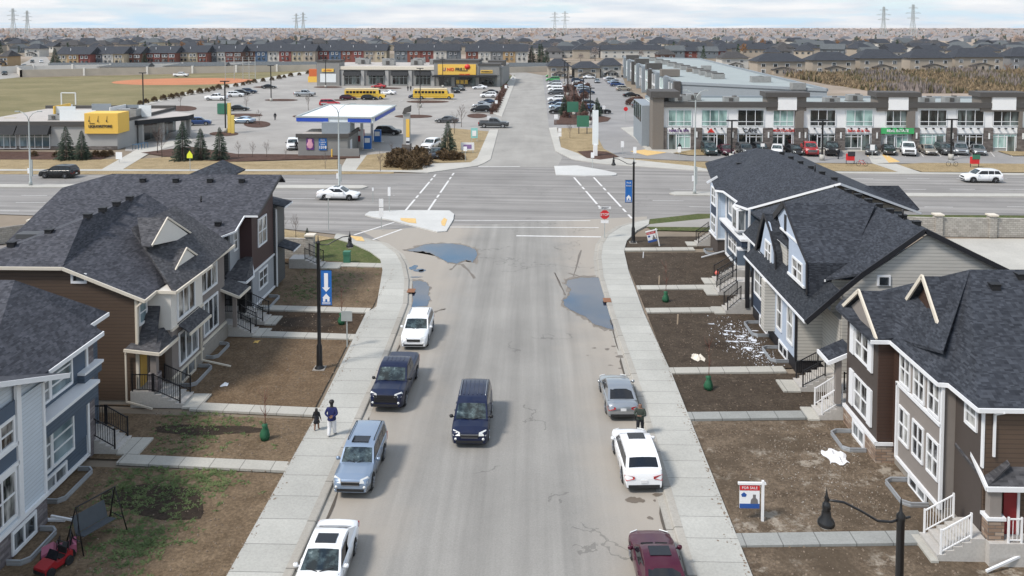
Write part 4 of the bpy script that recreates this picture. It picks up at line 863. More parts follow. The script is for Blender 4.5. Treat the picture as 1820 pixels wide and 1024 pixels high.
c1, c2 = QX(1381, 464, 16.6), QX(1399, 434, 16.6); walls(h, 'box_bay', 'sid_white', (16.6, 17.6, min(c1.y, c2.y), max(c1.y, c2.y), min(c1.z, c2.z)-.3, max(c1.z, c2.z)))
fascia(h, [[(16.5, c2.y-.2, max(c1.z, c2.z)), (16.5, c1.y+.2, max(c1.z, c2.z))]], 'trim', .08, .12); roofm_r(h, [[(16.45, c2.y-.3, max(c1.z, c2.z)), (16.45, c1.y+.3, max(c1.z, c2.z)), (18.4, c1.y+.3, 7.6), (18.4, c2.y-.3, 7.6)]], 'shingle_dk', .1, 'dormer_roof')
walls(h, 'attic_window_frame', 'trim', (19.5, 20.25, 57.2, 57.3, 6.35, 6.95)); walls(h, 'attic_window', 'glass', (19.62, 20.13, 57.17, 57.22, 6.4, 6.85))
vents(h, [pr_.lerp(pf, t)+Vector((.3, 0, -.05)) for t in (.12, .25, .38, .5, .62, .75, .88)]+[G(1478, 377, 8.4), G(1602, 405, 8.8)]); pipe(h, G(1483, 345, 8.7), .6); pipe(h, pr_.lerp(pf, .2), .6)
walls(h, 'door_frame', 'trim', (18.9, 19.9, 57.2, 57.34, .9, 3.05)); walls(h, 'door', 'door_dark', (19.1, 19.75, 57.16, 57.24, .95, 2.95)); walls(h, 'porch_column', 'panel_navy', (18.2, 18.6, 56.6, 57.0, .95, 3.6))
b = B(); b.box(16.8, 20.2, 57.5-2.2, 57.3, 0, .95); b.make('landing', M['stepc'], h, h.location)
stair(h, 16.8, 15.4, 57.6, 59.2, .95, 4, M['black_metal'], xl=17.5, rails='nf', pad=1.0); railing(h, (17.2, 55.4, .95), (18.1, 55.4, .95), M['black_metal']); railing(h, (18.7, 55.4, .95), (20.0, 55.4, .95), M['black_metal'])
stair(h, 15.3-.1, 13.8+.3, 73.4, 74.9, 1.1, 5, M['black_metal'], xl=17.4, rails='nf', pad=.8); walls(h, 'porch_post', 'black_trim', (15.5, 15.8, 73.3, 73.6, .5, 4.3)); walls(h, 'door', 'door_dark', (17.42, 17.5, 73.8, 74.8, 1.1, 3.1))
stair(h, 15.9, 14.5, 78.6, 80.1, 1.1, 5, M['black_metal'], xl=17.4, rails='nf', pad=.9)

# ---- nearest on the right: chocolate brown house, white shutters
h = thing('townhouse', 'dark chocolate house with white shutters, tan bay and a porch with white railings', 'house', (20, 47, 0))
walls(h, 'wall', 'stucco_brown', (16.6, 18.2, 48.3, 53.1, .95, 6.1), (17.8, 30, 39.7, 42.3, .5, 6.1)); walls(h, 'side_bay', 'sid_redbrown', (16.58, 18.2, 48.2, 48.3, .95, 6.0), (17.3, 18.2, 47.5, 48.2, .6, 6.0)); walls(h, 'rear_block', 'sid_redbrown', (18.2, 30, 42.3, 53.0, .4, 6.1))
walls(h, 'bay_wall', 'stucco_tan', (17.3, 18.5, 42.35, 47.5, .55, 6.0)); walls(h, 'stone_base', 'stone_tan', (16.5, 18.2, 48.1, 53.2, 0, .95)); walls(h, 'foundation', 'foundation', (17.4, 30, 42.3, 48.1, 0, .6), (17.85, 30, 39.75, 42.3, 0, .5))
walls(h, 'side_wall', 'sid_brown', (17.82, 30, 39.6, 39.7, .5, 6.1)); walls(h, 'corner_board', 'trim', (17.74, 17.8, 39.55, 39.75, 3.6, 6.1))
walls(h, 'trim_boards', 'trim', (16.44, 16.6, 48.05, 53.2, .9, 1.06), (17.2, 17.3, 42.3, 47.5, .55, .7), (17.18, 17.3, 42.3, 47.6, 4.1, 4.25), (17.18, 17.3, 42.2, 42.36, .6, 6.0), (17.18, 17.3, 47.4, 47.56, .6, 4.2), (16.44, 18.2, 48.02, 48.1, .9, 1.06))
for z0, z1 in ((4.25, 5.7), (1.55, 3.1)):
    win(h, 'x', 16.6, 49.7, 51.6, z0, z1, -1, nx=2, nz=2, gm='glass_curtain', tr=.1)
    for y0, y1 in ((48.95, 49.55), (51.75, 52.35)): walls(h, 'shutter', 'trim', (16.48, 16.58, y0, y1, z0-.12, z1+.15))
    win(h, 'x', 17.3, 42.7, 43.8, z0+.15, z1+.05, -1, nx=2, nz=2, gm='glass_curtain', tr=.1); win(h, 'x', 17.3, 44.4, 45.5, z0+.15, z1+.05, -1, nx=2, nz=2, gm='glass_curtain', tr=.1); win(h, 'x', 17.3, 46.1, 47.2, z0+.15, z1+.05, -1, nx=2, nz=2, gm='glass_curtain', tr=.1)
win(h, 'x', 17.8, 40.3, 41.2, 4.9, 5.75, -1, nx=1, nz=2, gm='glass_curtain'); win(h, 'x', 17.3, 44.0, 45.8, .05, .45, -1, nx=2, nz=1); win(h, 'x', 16.5, 49.8, 51.4, .15, .75, -1, nx=2, nz=1)
well(h, 16.45, 49.3, 51.7, -1, 1.1); well(h, 17.3, 43.6, 46.1, -1, 1.1)
R1, R2 = Vector((20.4, 47.3, 9.7)), Vector((26, 47.3, 9.7))
roofm_r(h, [[(16.1, 48.0, 6.12), (16.1, 53.6, 6.12), (16.8, 55.0, 6.1), R1, (17.5, 43, 7.2), (17.2, 48, 6.2)], [(17.4, 39.3, 6.15), (30, 39.3, 6.15), R2, R1], [R1, (17.4, 39.3, 6.15), (17.4, 42.2, 6.12), (17.0, 42.2, 6.12), (17.0, 47.8, 6.12)], [(16.8, 55, 6.1), R1, R2, (30, 55, 6.1)]])
# front gable over the shutters and the overhanging gable above
def gable(root, x0, y0, y1, zb, zp, xb, wall, over=.18, trim='trim_cream', rm='shingle'):
    ym = (y0+y1)/2
    if wall: b = B(); b.prism([(x0, y0+.3, zb), (x0, y1-.3, zb), (x0, ym, zp-.25)], (.2, 0, 0)); b.make('gable_wall', M[wall], root, root.location)
    roofm_r(root, [[(x0-over, y0, zb), (x0-over, ym, zp), (xb, ym, zp), (xb-(zp-zb)*1.1, y0, zb)], [(x0-over, ym, zp), (x0-over, y1, zb), (xb-(zp-zb)*1.1, y1, zb), (xb, ym, zp)]], rm, .12, 'gable_roof')
    fascia(root, [[(x0-over-.04, y0, zb), (x0-over-.04, ym, zp), (x0-over-.04, y1, zb)]], trim, .09, .2, 'gable_trim', 0)
gable(h, 16.6, 48.0, 53.5, 6.1, 7.75, 19.6, 'stucco_tan'); gable(h, 18.6, 44.9, 50.2, 7.0, 9.3, 21.2, 'sid_redbrown', .28)
fascia(h, [[(16.08, 47.9, 6.1), (17.0, 47.9, 6.1), (17.0, 42.2, 6.1), (17.4, 42.1, 6.1), (17.4, 39.25, 6.13), (30, 39.25, 6.13)]], 'trim', .1, .17)
vents(h, [G(1768, 510, 9.2), G(1815, 492, 9.5)])
roofm_r(h, [[(18.9, 41.9, 4.25), (17.75, 42.2, 3.5), (17.75, 39.0, 3.15), (18.7, 39.3, 3.9)], [(17.75, 39.0, 3.15), (22, 39.0, 3.15), (22, 39.7, 3.75), (18.6, 39.7, 3.75)]], 'shingle_b', .1, 'porch_roof'); fascia(h, [[(18.0, 42.4, 4.3), (17.68, 38.95, 3.12)], [(17.68, 38.95, 3.12), (22, 38.95, 3.12)]], 'trim', .1, .18, 'porch_gutter')
walls(h, 'porch_column', 'stucco_tan', (17.85, 18.3, 39.05, 39.45, 1.85, 3.1)); walls(h, 'column_base', 'stone_tan', (17.78, 18.4, 39.0, 39.55, .95, 1.75)); walls(h, 'column_cap', 'trim', (17.72, 18.46, 38.95, 39.6, 1.75, 1.87))
walls(h, 'door', 'door_red', (18.6, 19.1, 39.5, 39.58, .97, 3.0)); walls(h, 'door_frame', 'trim', (19.1, 19.2, 39.45, 39.58, .97, 3.05))
b = B(); b.box(17.75, 19.6, 38.75, 39.6, 0, .95); b.make('landing', M['stepc'], h, h.location)
stair(h, 17.2, 15.9, 39.1, 40.9, .95, 4, M['white_rail'], xl=17.85, rails='nf', pad=.3); railing(h, (18.5, 38.85, .95), (19.0, 38.85, .95), M['white_rail'])
stair(h, 16.5, 15.3, 53.4, 54.9, .95, 4, M['white_rail'], xl=17.9, rails='nf', pad=.6); roofm_r(h, [[(15.7, 53.2, 3.3), (15.7, 55.2, 3.3), (17, 55.2, 3.9), (17, 53.2, 3.9)]], 'shingle', .1, 'porch_roof'); fascia(h, [[(17, 53.15, 3.9), (15.66, 53.15, 3.3), (15.66, 55.2, 3.3)]], 'trim', .1, .2, 'porch_gutter')
walls(h, 'porch_column', 'stucco_tan', (16.1, 16.4, 53.3, 53.6, .95, 3.3))
spout(h, [(18.4, 39.2, 6.0), (18.15, 39.5, 5.8), (18.15, 39.5, 4.1)]); spout(h, [(19.4, 38.9, 3.0), (19.2, 38.9, 2.8), (19.2, 38.9, .5), (17.4, 38.2, .15)]); walls(h, 'meter_box', 'trim', (19.6, 19.8, 39.5, 39.6, 1.3, 1.55))
NEAR[0] = False
# ------------------------------------------------------------------ vehicles
plain('tyre', (.012, .012, .013), .85); plain('rim', (.42, .43, .45), .3, .9, var=0); plain('rim_dark', (.03, .03, .033), .35, .6, var=0); plain('plastic', (.014, .014, .015), .6, var=0)
plain('under', (.008, .008, .009), .9, var=0)
m, nt, bb = newmat('car_glass'); p_ = pos(nt); bb.inputs['Roughness'].default_value = .04; bb.inputs['Specular IOR Level'].default_value = .55
nt.links.new(ramp(nt, noise(nt, pos(nt, 1, 1, 1.2), 2.2, 5, .7), [(.45, (.012, .018, .02)), (.62, (.07, .10, .105)), (.7, (.22, .27, .27))]), bb.inputs['Base Color']); M['car_glass'] = m
plain('car_glass_dark', (.010, .012, .016), .05, var=0); plain('lamp_clear', (.70, .71, .69), .15, var=.2, vs=9.); plain('lamp_red', (.35, .012, .012), .2, var=0); plain('chrome', (.45, .45, .46), .3, .9, var=0)
plain('plate', (.7, .7, .7), .5, var=0); plain('lamp_amber', (.6, .2, .02), .3, var=0)
PC = dict(white=((.80, .81, .82), 0), navy=((.002, .007, .034), 0), silver_sky_tint=((.24, .31, .41), .4), black=((.010, .011, .013), 0), silver=((.36, .38, .40), .7), maroon=((.055, .003, .016), 0), grey=((.09, .095, .10), .5), red=((.42, .014, .018), 0),  # the bluish silver is silver paint with a blue sky reflection mixed in
          teal=((.03, .055, .06), .3), blue=((.02, .06, .19), .3), tan=((.42, .38, .32), .5), lightblue=((.34, .44, .54), .5), green=((.03, .28, .06), 0), darkblue=((.03, .05, .09), .4), yellow=((.72, .46, .04), 0))
def P(c): return paint('paint_'+c, PC[c][0], PC[c][1])
# kind: length, width, height, wheel radius, axles (from the middle, front first), profile of body top (y, z), roof outline (y, z) from windscreen foot round to rear foot, belt widths
KINDS = {
 'sedan': dict(L=4.75, W=1.83, wr=.33, ax=(1.42, -1.36), top=[(2.375, .52), (2.30, .66), (1.9, .78), (.95, .92), (-1.5, .98), (-2.2, .99), (-2.34, .92), (-2.375, .6)], g=[(1.05, .90), (.30, 1.36), (-.15, 1.43), (-.75, 1.40), (-1.05, 1.33), (-1.80, .98)]),
 'hatch': dict(L=4.3, W=1.78, wr=.32, ax=(1.3, -1.25), top=[(2.15, .55), (2.08, .68), (1.8, .80), (1.1, .93), (-1.6, .98), (-2.08, .98), (-2.15, .6)], g=[(1.2, .92), (.45, 1.38), (0, 1.46), (-1.1, 1.43), (-1.6, 1.34), (-2.05, .96)]),
 'suv': dict(L=4.65, W=1.88, wr=.37, ax=(1.38, -1.33), top=[(2.325, .62), (2.25, .86), (1.9, .99), (1.05, 1.08), (-1.6, 1.14), (-2.22, 1.12), (-2.325, .7)], g=[(1.12, 1.06), (.42, 1.56), (-.05, 1.66), (-1.4, 1.66), (-1.85, 1.58), (-2.2, 1.10)]),
 'boxsuv': dict(L=4.65, W=1.80, wr=.39, ax=(1.37, -1.3), top=[(2.325, .70), (2.27, .96), (1.9, 1.05), (.95, 1.10), (-1.8, 1.12), (-2.26, 1.10), (-2.325, .7)], g=[(1.0, 1.08), (.5, 1.62), (.1, 1.72), (-1.9, 1.72), (-2.1, 1.66), (-2.28, 1.10)]),
 'van': dict(L=5.15, W=1.98, wr=.35, ax=(1.62, -1.45), top=[(2.575, .55), (2.5, .84), (2.1, .98), (1.45, 1.08), (-1.9, 1.10), (-2.5, 1.08), (-2.575, .6)], g=[(1.55, 1.06), (.72, 1.60), (.2, 1.73), (-1.9, 1.74), (-2.2, 1.66), (-2.5, 1.06)]),
 'pickup': dict(L=5.85, W=2.03, wr=.41, ax=(1.88, -1.80), top=[(2.925, .8), (2.88, 1.10), (2.4, 1.20), (1.35, 1.24), (-.85, 1.26), (-2.85, 1.28), (-2.925, .8)], g=[(1.4, 1.22), (.72, 1.80), (.3, 1.92), (-.55, 1.92), (-.75, 1.85), (-.95, 1.24)]),
}
def interp(pts, y):
    for (a, za), (c, zc) in zip(pts, pts[1:]):
        if c <= y <= a: return za+(zc-za)*(a-y)/(a-c+1e-9)
    return pts[0][1] if y > pts[0][0] else pts[-1][1]
def car_proto(kind, colour, detail=2, rails=False, sunroof=False, lower=None, bed='under', glassm=None, rimm='rim', plate_front=False):
    k = KINDS[kind]; L_, W, wr = k['L'], k['W'], k['wr']; hl = L_/2; t = thing('parked_car', 'car', 'car')
    pm = P(colour); zb = .26 if kind not in ('pickup', 'boxsuv') else .36
    # body shell: stations from nose to tail
    ys = sorted(set([hl, hl-.06, hl-.2, hl-.45, -hl, -hl+.05, -hl+.15, -hl+.4]+[a+d for a in k['ax'] for d in ((-1.12, -1, -.85, -.6, -.3, 0, .3, .6, .85, 1, 1.12) if detail > 1 else (-1.1, -.8, 0, .8, 1.1)) for d in [d*(wr+.06)]]+[y for y, z in k['top']]+([.0, .5, -.5] if detail > 1 else [0])), reverse=True)
    ys = [y for y in ys if -hl <= y <= hl]
    rings = []
    for y in ys:
        zt = interp(k['top'], y); e = (hl-abs(y)); tip = 1-.16*max(0, 1-e/.5)**2 if y > 0 else 1-.10*max(0, 1-e/.4)**2
        w = W/2*tip; zl = zb
        for a in k['ax']:
            d = abs(y-a); ra = wr+.06
            if d < ra: zl = max(zl, wr+math.sqrt(ra*ra-d*d)*.98)
        zl = min(zl, zt-.12); zm = zl+(zt-zl)*.45
        if e < .02: zl += .05
        rings.append([(0, zb+.02), (w*.80, zb+.02), (w*.97, zl), (w, zm), (w*.985, zt-.13 if zt-.13 > zm else zm+.02), (w*.93, zt-.02), (w*.55, zt+.012), (0, zt+.025)])
    n = 8; b = B(); vs = []
    for y, rg in zip(ys, rings): vs += [(-x, y, z) for x, z in rg]+[(x, y, z) for x, z in rg[::-1]][1:-1]
    m_ = 2*n-2
    for i in range(len(ys)-1):
        for j in range(m_):
            q = (i*m_+j, i*m_+(j+1) % m_, (i+1)*m_+(j+1) % m_, (i+1)*m_+j)
            un = j in (0, 1, m_-1, m_-2); bedq = kind == 'pickup' and j in (6, 7) and -hl+.12 > ys[i+1] >= 0
            b.f.append(list(q)[::-1]); b.m.append(1 if un else (2 if (lower and j in (2, m_-3)) else 0)); b.sm.append(not un)
    b.v += [Vector(v) for v in vs]
    b.f += [list(range(m_)), list(range((len(ys)-1)*m_, len(ys)*m_))[::-1]]; b.m += [0, 0]; b.sm += [False, False]
    body = b.make('body', [pm, M['under'], P(lower) if lower else pm], t)
    # cabin
    g = k['g']; wb = W/2*.93; wt = W/2*(.74 if kind == 'sedan' else .80)
    zmin, zmax = g[0][1], max(z for y, z in g)
    hw = lambda z: wb+(wt-wb)*((z-zmin)/(zmax-zmin))**1.15
    prof = []
    for (a, za), (c, zc) in zip(g, g[1:]):
        for s_ in range(3): prof.append((a+(c-a)*s_/3, za+(zc-za)*s_/3))
    prof.append(g[-1])
    b = B(); ws = [hw(z) for y, z in prof]
    vs = []
    for (y, z), w_ in zip(prof, ws):
        cr = .035 if z > zmax-.15 else .01
        vs += [(-w_, y, z), (-w_*.6, y, z+cr*.8), (0, y, z+cr), (w_*.6, y, z+cr*.8), (w_, y, z)]
    fs = [(i*5+j, i*5+j+1, (i+1)*5+j+1, (i+1)*5+j) for i in range(len(prof)-1) for j in range(4)]
    b.add(vs, fs, 0, True)
    n_ = len(prof); foot = [(-wb, g[0][0], zmin-.08), (-wb, g[-1][0], zmin-.08)]
    for s_ in (-1, 1):
        # upper bodies at the side as a strip of quads down to belt level
        for i in range(n_-1):
            (y0, z0), (y1, z1) = prof[i], prof[i+1]
            b.add([(s_*ws[i], y0, z0), (s_*ws[i+1], y1, z1), (s_*wb, y1, zmin-.03), (s_*wb, y0, zmin-.03)], [(0, 1, 2, 3) if s_ > 0 else (3, 2, 1, 0)], 0)
    cab = b.make('cabin', pm, t)
    gm = M[glassm] if glassm else M['car_glass']; gd = M['car_glass_dark']
    def across(i0, i1, f0, f1, name, mat, wf=.86, dz=.022):
        (ya, za), (yb, zb_) = g[i0], g[i1]; d = Vector((0, yb-ya, zb_-za)); nn = Vector((0, d.z, -d.y)).normalized() if i0 == 0 else Vector((0, d.z, -d.y)).normalized()
        if nn.z < 0: nn = -nn
        b = B(); pa, pb = Vector((0, ya, za))+d*f0+nn*(dz+.012), Vector((0, ya, za))+d*f1+nn*(dz+.016)
        wa, wc = hw(pa.z)*wf, hw(pb.z)*wf
        cc = .022
        v = []
        for q, w_ in ((pa, wa), (pb, wc)): v += [(-w_, q.y, q.z-.012), (-w_*.5, q.y, q.z+cc*.4), (0, q.y, q.z+cc*.6), (w_*.5, q.y, q.z+cc*.4), (w_, q.y, q.z-.012)]
        b.add(v, [(j, j+1, j+6, j+5) for j in range(4)], 0, True)
        if pa.y > pb.y: pass
        return b.make(name, mat, t)
    across(0, 1, .06, .98, 'windscreen', gm, .90, .012)
    li = len(g)-1
    across(li-1, li, .06, .80 if kind != 'sedan' else .9, 'rear_window', gd, .84, .006)
    # side windows: front and rear door panes (and a quarter one)
    zlo = zmin+.05; zhi = zmax-.13
    def ytop(y0, z):    # front / rear edge of the glasshouse at height z
        f = [(y, zz) for y, zz in g]
        for (a, za), (c, zc) in zip(f, f[1:]):
            if za <= z <= zc and y0 > 0: return a+(c-a)*(z-za)/(zc-za)
        for (a, za), (c, zc) in zip(f[::-1], f[::-1][1:]):
            if za <= z <= zc and y0 < 0: return a+(c-a)*(z-za)/(zc-za)
        return 0
    yf0, yf1, yr0, yr1 = ytop(1, zlo)-.14, ytop(1, zhi)-.12, ytop(-1, zlo)+.18, ytop(-1, zhi)+.16
    if kind == 'pickup': yr0, yr1 = yr0-.05, yr1-.04
    span = yf1-yr1; cuts = [0, .5, 1] if kind in ('sedan', 'pickup', 'hatch') else [0, .38, .74, 1]
    for s_ in (-1, 1):
        for a, c in zip(cuts, cuts[1:]):
            def pt(u, z): 
                lo, hi = (yf0, yr0), (yf1, yr1); tt = (z-zlo)/(zhi-zlo); yy0 = lo[0]+(hi[0]-lo[0])*tt; yy1 = lo[1]+(hi[1]-lo[1])*tt
                mid0 = yf1-span*u
                y = yy0 if u == 0 else (yy1 if u == 1 else mid0); return Vector((s_*(hw(z)+.012), y, z))
            e = .035
            q = [pt(a, zlo), pt(c, zlo), pt(c, zhi), pt(a, zhi)]
            if a > 0: q[0].y -= e; q[3].y -= e
            if c < 1: q[1].y += e; q[2].y += e
            b = B(); b.poly(q if s_ < 0 else q[::-1]); b.make('side_window', gd, t)
    # wheels
    for a in k['ax']:
        for s_ in (-1, 1):
            x = s_*(W/2-.12); b = B()
            b.tube([(x-.11, a, wr), (x-.09, a, wr), (x+.09, a, wr), (x+.11, a, wr)], [wr*.9, wr, wr, wr*.9], 20 if detail > 1 else 12, smooth=True)
            wo_ = b.make('wheel', M['tyre'], t)
            if detail > 1 or True:
                xo = x+s_*.112; b = B(); r_ = wr*.66
                b.tube([(xo-s_*.01, a, wr), (xo+s_*.012, a, wr)], [r_, r_*.97], 16 if detail > 1 else 10, mi=1)
                if detail > 1:
                    for q in range(5):
                        an = q*2*math.pi/5; c0 = Vector((xo+s_*.02, a, wr)); c1 = c0+Vector((0, math.cos(an), math.sin(an)))*r_*.92; b.beam(c0, c1, .07, .03)
                    b.tube([(xo, a, wr), (xo+s_*.03, a, wr)], .07, 8)
                    b.make('rim', [M[rimm], M['rim_dark']], wo_)
                else: b.make('rim', [M[rimm], M[rimm]], wo_)
    # front: lamps, grille, bumper; rear: lamps, plate
    zt = interp(k['top'], hl-.12); yf = hl
    for s_ in (-1, 1):
        b = B(); x1, x0 = s_*W*.445, s_*W*.27; z1 = zt-.02
        b.prism([(x0*.9, yf+.0, z1-.14), (x1*.98, yf-.10, z1-.17), (x1*1.05, yf-.36, z1-.04), (x1*.97, yf-.30, z1+.075), (x0*.95, yf-.06, z1+.03)], (s_*.012, .035, .015))
        b.make('headlight', M['lamp_clear'], t)
        zr_ = interp(k['top'], -hl+.06)-.05
        b = B()
        if kind in ('van', 'pickup', 'boxsuv'): b.box(s_*W*.40, s_*W*.475, -hl-.012, -hl+.12, zr_-.42, zr_-.02)
        else: b.prism([(s_*W*.24, -hl-.0, zr_-.06), (s_*W*.24, -hl-.0, zr_-.17), (s_*W*.455, -hl+.02, zr_-.26), (s_*W*.49, -hl+.30, zr_-.12), (s_*W*.475, -hl+.10, zr_+.0)], (s_*.012, -.035, .01))
        b.make('tail_light', M['lamp_red'], t)
        b = B(); ym = g[0][0]-.32; zm = zmin+.06; xm = s_*(W/2+.10)
        b.lathe([(.02, -.09), (.09, -.08), (.11, 0), (.09, .08), (.02, .09)], 8, (0, 0, 0)); 
        for v in b.v: v.x, v.y, v.z = xm+v.x*1.0, ym+v.y*.7, zm+v.z*.9
        b.beam((s_*W/2*.93, ym, zm-.04), (xm, ym, zm-.03), .05, .04); b.make('mirror', pm if detail > 1 and kind not in ('pickup', 'van') else M['plastic'], t)
    b = B(); gz = zt-.10
    if kind == 'pickup':
        b.box(-W*.33, W*.33, yf-.08, yf+.02, gz-.36, gz+.04, 1)
        for q in range(4): b.box(-W*.31, W*.31, yf-.02, yf+.035, gz-.33+q*.1, gz-.28+q*.1, 0)
        b.make('grille', [M['rim_dark'] if colour in ('navy', 'black') else M['rim'], M['plastic']], t)
    else:
        b.box(-W*.24, W*.24, yf-.10, yf+.016, gz-.15, gz+.0, 1)
        b.box(-W*.24, W*.24, yf-.03, yf+.03, gz-.005, gz+.02, 0); b.box(-W*.22, W*.22, yf-.03, yf+.028, gz-.16, gz-.145, 0)
        b.make('grille', [M['chrome'], M['plastic']], t)
    b = B(); b.box(-W*.36, W*.36, yf-.09, yf+.022, zb+.06, zb+.19); b.make('lower_grille', M['plastic'], t)
    b = B(); b.box(-W*.40, W*.40, -hl-.022, -hl+.1, zb+.02, zb+.17); b.make('rear_bumper_trim', M['plastic'], t)
    b = B(); b.box(-.16, .16, -hl-.03, -hl, zt-.35 if kind != 'sedan' else .62, zt-.2 if kind != 'sedan' else .76); b.make('licence_plate', M['plate'], t)
    if rails:
        for s_ in (-1, 1):
            b = B(); yy = [g[2][0]-.05, g[2][0]-.2, g[3][0]+.15, g[3][0]]; b.tube([(s_*wt*.9, yy[0], zmax+.02), (s_*wt*.9, yy[1], zmax+.08), (s_*wt*.9, yy[2], zmax+.08), (s_*wt*.9, yy[3], zmax+.02)], .022, 6); b.make('roof_rail', M['plastic'] if colour != 'navy' else M['rim'], t)
    if sunroof:
        b = B(); y0 = g[1][0]-.22; b.add([(-.42, y0, zmax-.0), (.42, y0, zmax-.0), (.42, y0-.55, zmax+.05), (-.42, y0-.55, zmax+.05)], [(3, 2, 1, 0)])
        b2 = B(); b2.box(-.42, .42, y0-.6, y0-.02, zmax+.0, zmax+.045); b2.make('sunroof', M['car_glass_dark'], t)
    if kind == 'pickup':
        # open bed with raised rims; or a soft cover
        b = B(); ytop_, yend = g[-1][0]-.1, -hl+.12; zc = 1.30; b.box(-W*.40, W*.40, yend, ytop_, zc-.045, zc-.0); b.make('bed_cover', P(colour) if bed == 'paint' else M['under'], t)
    if detail > 1 and kind in ('van', 'pickup'):
        b = B()
        for q in range(5): x = -.5+q*.25; b.box(x-.02, x+.02, g[3][0]+.15, g[2][0]-.15, zmax+.02, zmax+.052)
        b.make('roof_ribs', pm, t)
    if detail > 1:
        yd = [g[0][0]-.30, (g[0][0]+g[-1][0])/2+.05, g[-1][0]+.55]
        for s_ in (-1, 1):
            for y in yd[:3 if kind != 'pickup' else 2]: b = B(); b.beam((s_*(W/2+.001), y, .42), (s_*(W/2*.985+.001), y, zmin-.12), .012, .014); b.make('door_seam', M['under'], t)
            b = B(); b.beam((s_*W*.40, hl-.22, zt+.005), (s_*W*.44, g[0][0]+.05, zmin-.025), .014, .02); b.make('bonnet_seam', M['under'], t)
            b = B(); b.lathe([(0, 0), (.07, .01), (.07, .03), (0, .04)], 10)
            for v in b.v: v.x, v.y, v.z = s_*W*.37+v.x, yf-.085+v.z*1.5+.05, zb+.27+v.y
            b.make('fog_lamp', M['lamp_clear'], t)
        for s_ in (-1, 1):
            b = B(); b.beam((s_*.05+.02, g[0][0]+.03, zmin+.045), (s_*.55, g[0][0]-.10, zmin+.11), .025, .02); b.make('wiper', M['plastic'], t)
            b = B()
            for yh in (0.25, -.65): b.box(s_*(W/2-.012), s_*(W/2+.02), yh-.1, yh+.1, .82 if kind == 'sedan' else .96, .85 if kind == 'sedan' else .99)
            b.make('door_handle', pm, t)
    return t
PROTO = {}
CS = .94
def car(kind, colour, x, y, heading, name, label, cat='car', group=None, detail=1, z=.02, **kw):
    """heading: degrees the nose is turned clockwise from up the street"""
    key = (kind, colour, detail, tuple(sorted(kw.items())))
    if key in PROTO: t = dup(PROTO[key])
    else: t = car_proto(kind, colour, detail, **kw); PROTO[key] = t
    t.name = name; t.scale = (CS,)*3; t.location = (x, y, z); t.rotation_euler = (0, 0, -R(heading)); t['label'] = label; t['category'] = cat
    if group: t['group'] = group
    return t
def carpx(kind, colour, px, py, heading, name, label, cat='car', group=None, detail=1, **kw):
    """px, py: the middle of its outline where it meets the ground, nearest edge"""
    c = G(px, py); k = KINDS[kind]; hd = R(heading)
    s2 = 1.07 if c.y > 80 else CS
    dy = s2*(abs(math.cos(hd))*k['L']/2+abs(math.sin(hd))*k['W']/2)
    t = car(kind, colour, c.x, c.y+dy*.92, heading, name, label, cat, group, detail, **kw); t.scale = (s2,)*3
    return t
# beside the kerbs of the near street
car('sedan', 'white', -7.9, 29.8, 180, 'parked_car', 'white sedan with dark sunroof at the left kerb, cut by the bottom edge', 'car', 'cars parked along the near street', 2, sunroof=True)
car('boxsuv', 'silver_sky_tint', -8.05, 36.95, 181, 'parked_car', 'silver boxy suv with roof rack and sunroof beside the left kerb', 'suv', 'cars parked along the near street', 2, rails=True, sunroof=True, lower='silver')  # sky reflection painted into the upper body only; lower sides plain silver
car('pickup', 'navy', -7.9, 45.6, 182, 'pickup_truck', 'dark navy crew cab pickup parked between the silver boxy suv and the white suv', 'pickup truck', 'cars parked along the near street', 2, bed='paint', rimm='rim')
car('suv', 'white', -7.75, 53.6, 180, 'parked_car', 'white suv with black roof rails parked next to the long puddle', 'suv', 'cars parked along the near street', 2, rails=True)
car('van', 'navy', -3.15, 41.7, 180, 'minivan', 'dark blue minivan driving down the middle of the street', 'minivan', None, 2, rails=True)
car('sedan', 'silver', 4.75, 44.5, -2, 'parked_car', 'silver sedan at the right kerb with a man standing at its trunk', 'car', 'cars parked along the near street', 2)
car('suv', 'white', 4.9, 37.8, -3, 'parked_car', 'white suv with dark sunroof at the right kerb between the silver and maroon cars', 'suv', 'cars parked along the near street', 2, sunroof=True)
car('sedan', 'maroon', 4.75, 29.8, -2, 'parked_car', 'maroon sedan at the right kerb, cut by the bottom edge', 'car', 'cars parked along the near street', 2, sunroof=True)
# on the avenue
carpx('sedan', 'white', 599, 357, 92, 'moving_car', 'white sedan driving along the avenue past the left median', 'car', 'cars driving on the avenue', 2, sunroof=True)
carpx('suv', 'black', 98, 318, -88, 'moving_car', 'black suv driving along the avenue below the liquor shop', 'suv', 'cars driving on the avenue', 2)
carpx('suv', 'white', 1751, 326, -88, 'moving_car', 'white suv driving along the avenue below the shops', 'suv', 'cars driving on the avenue', 2)
carpx('pickup', 'grey', 877, 228, 93, 'pickup_truck', 'dark grey pickup turning out of the grocery lot onto the access road', 'pickup truck', None, 1)
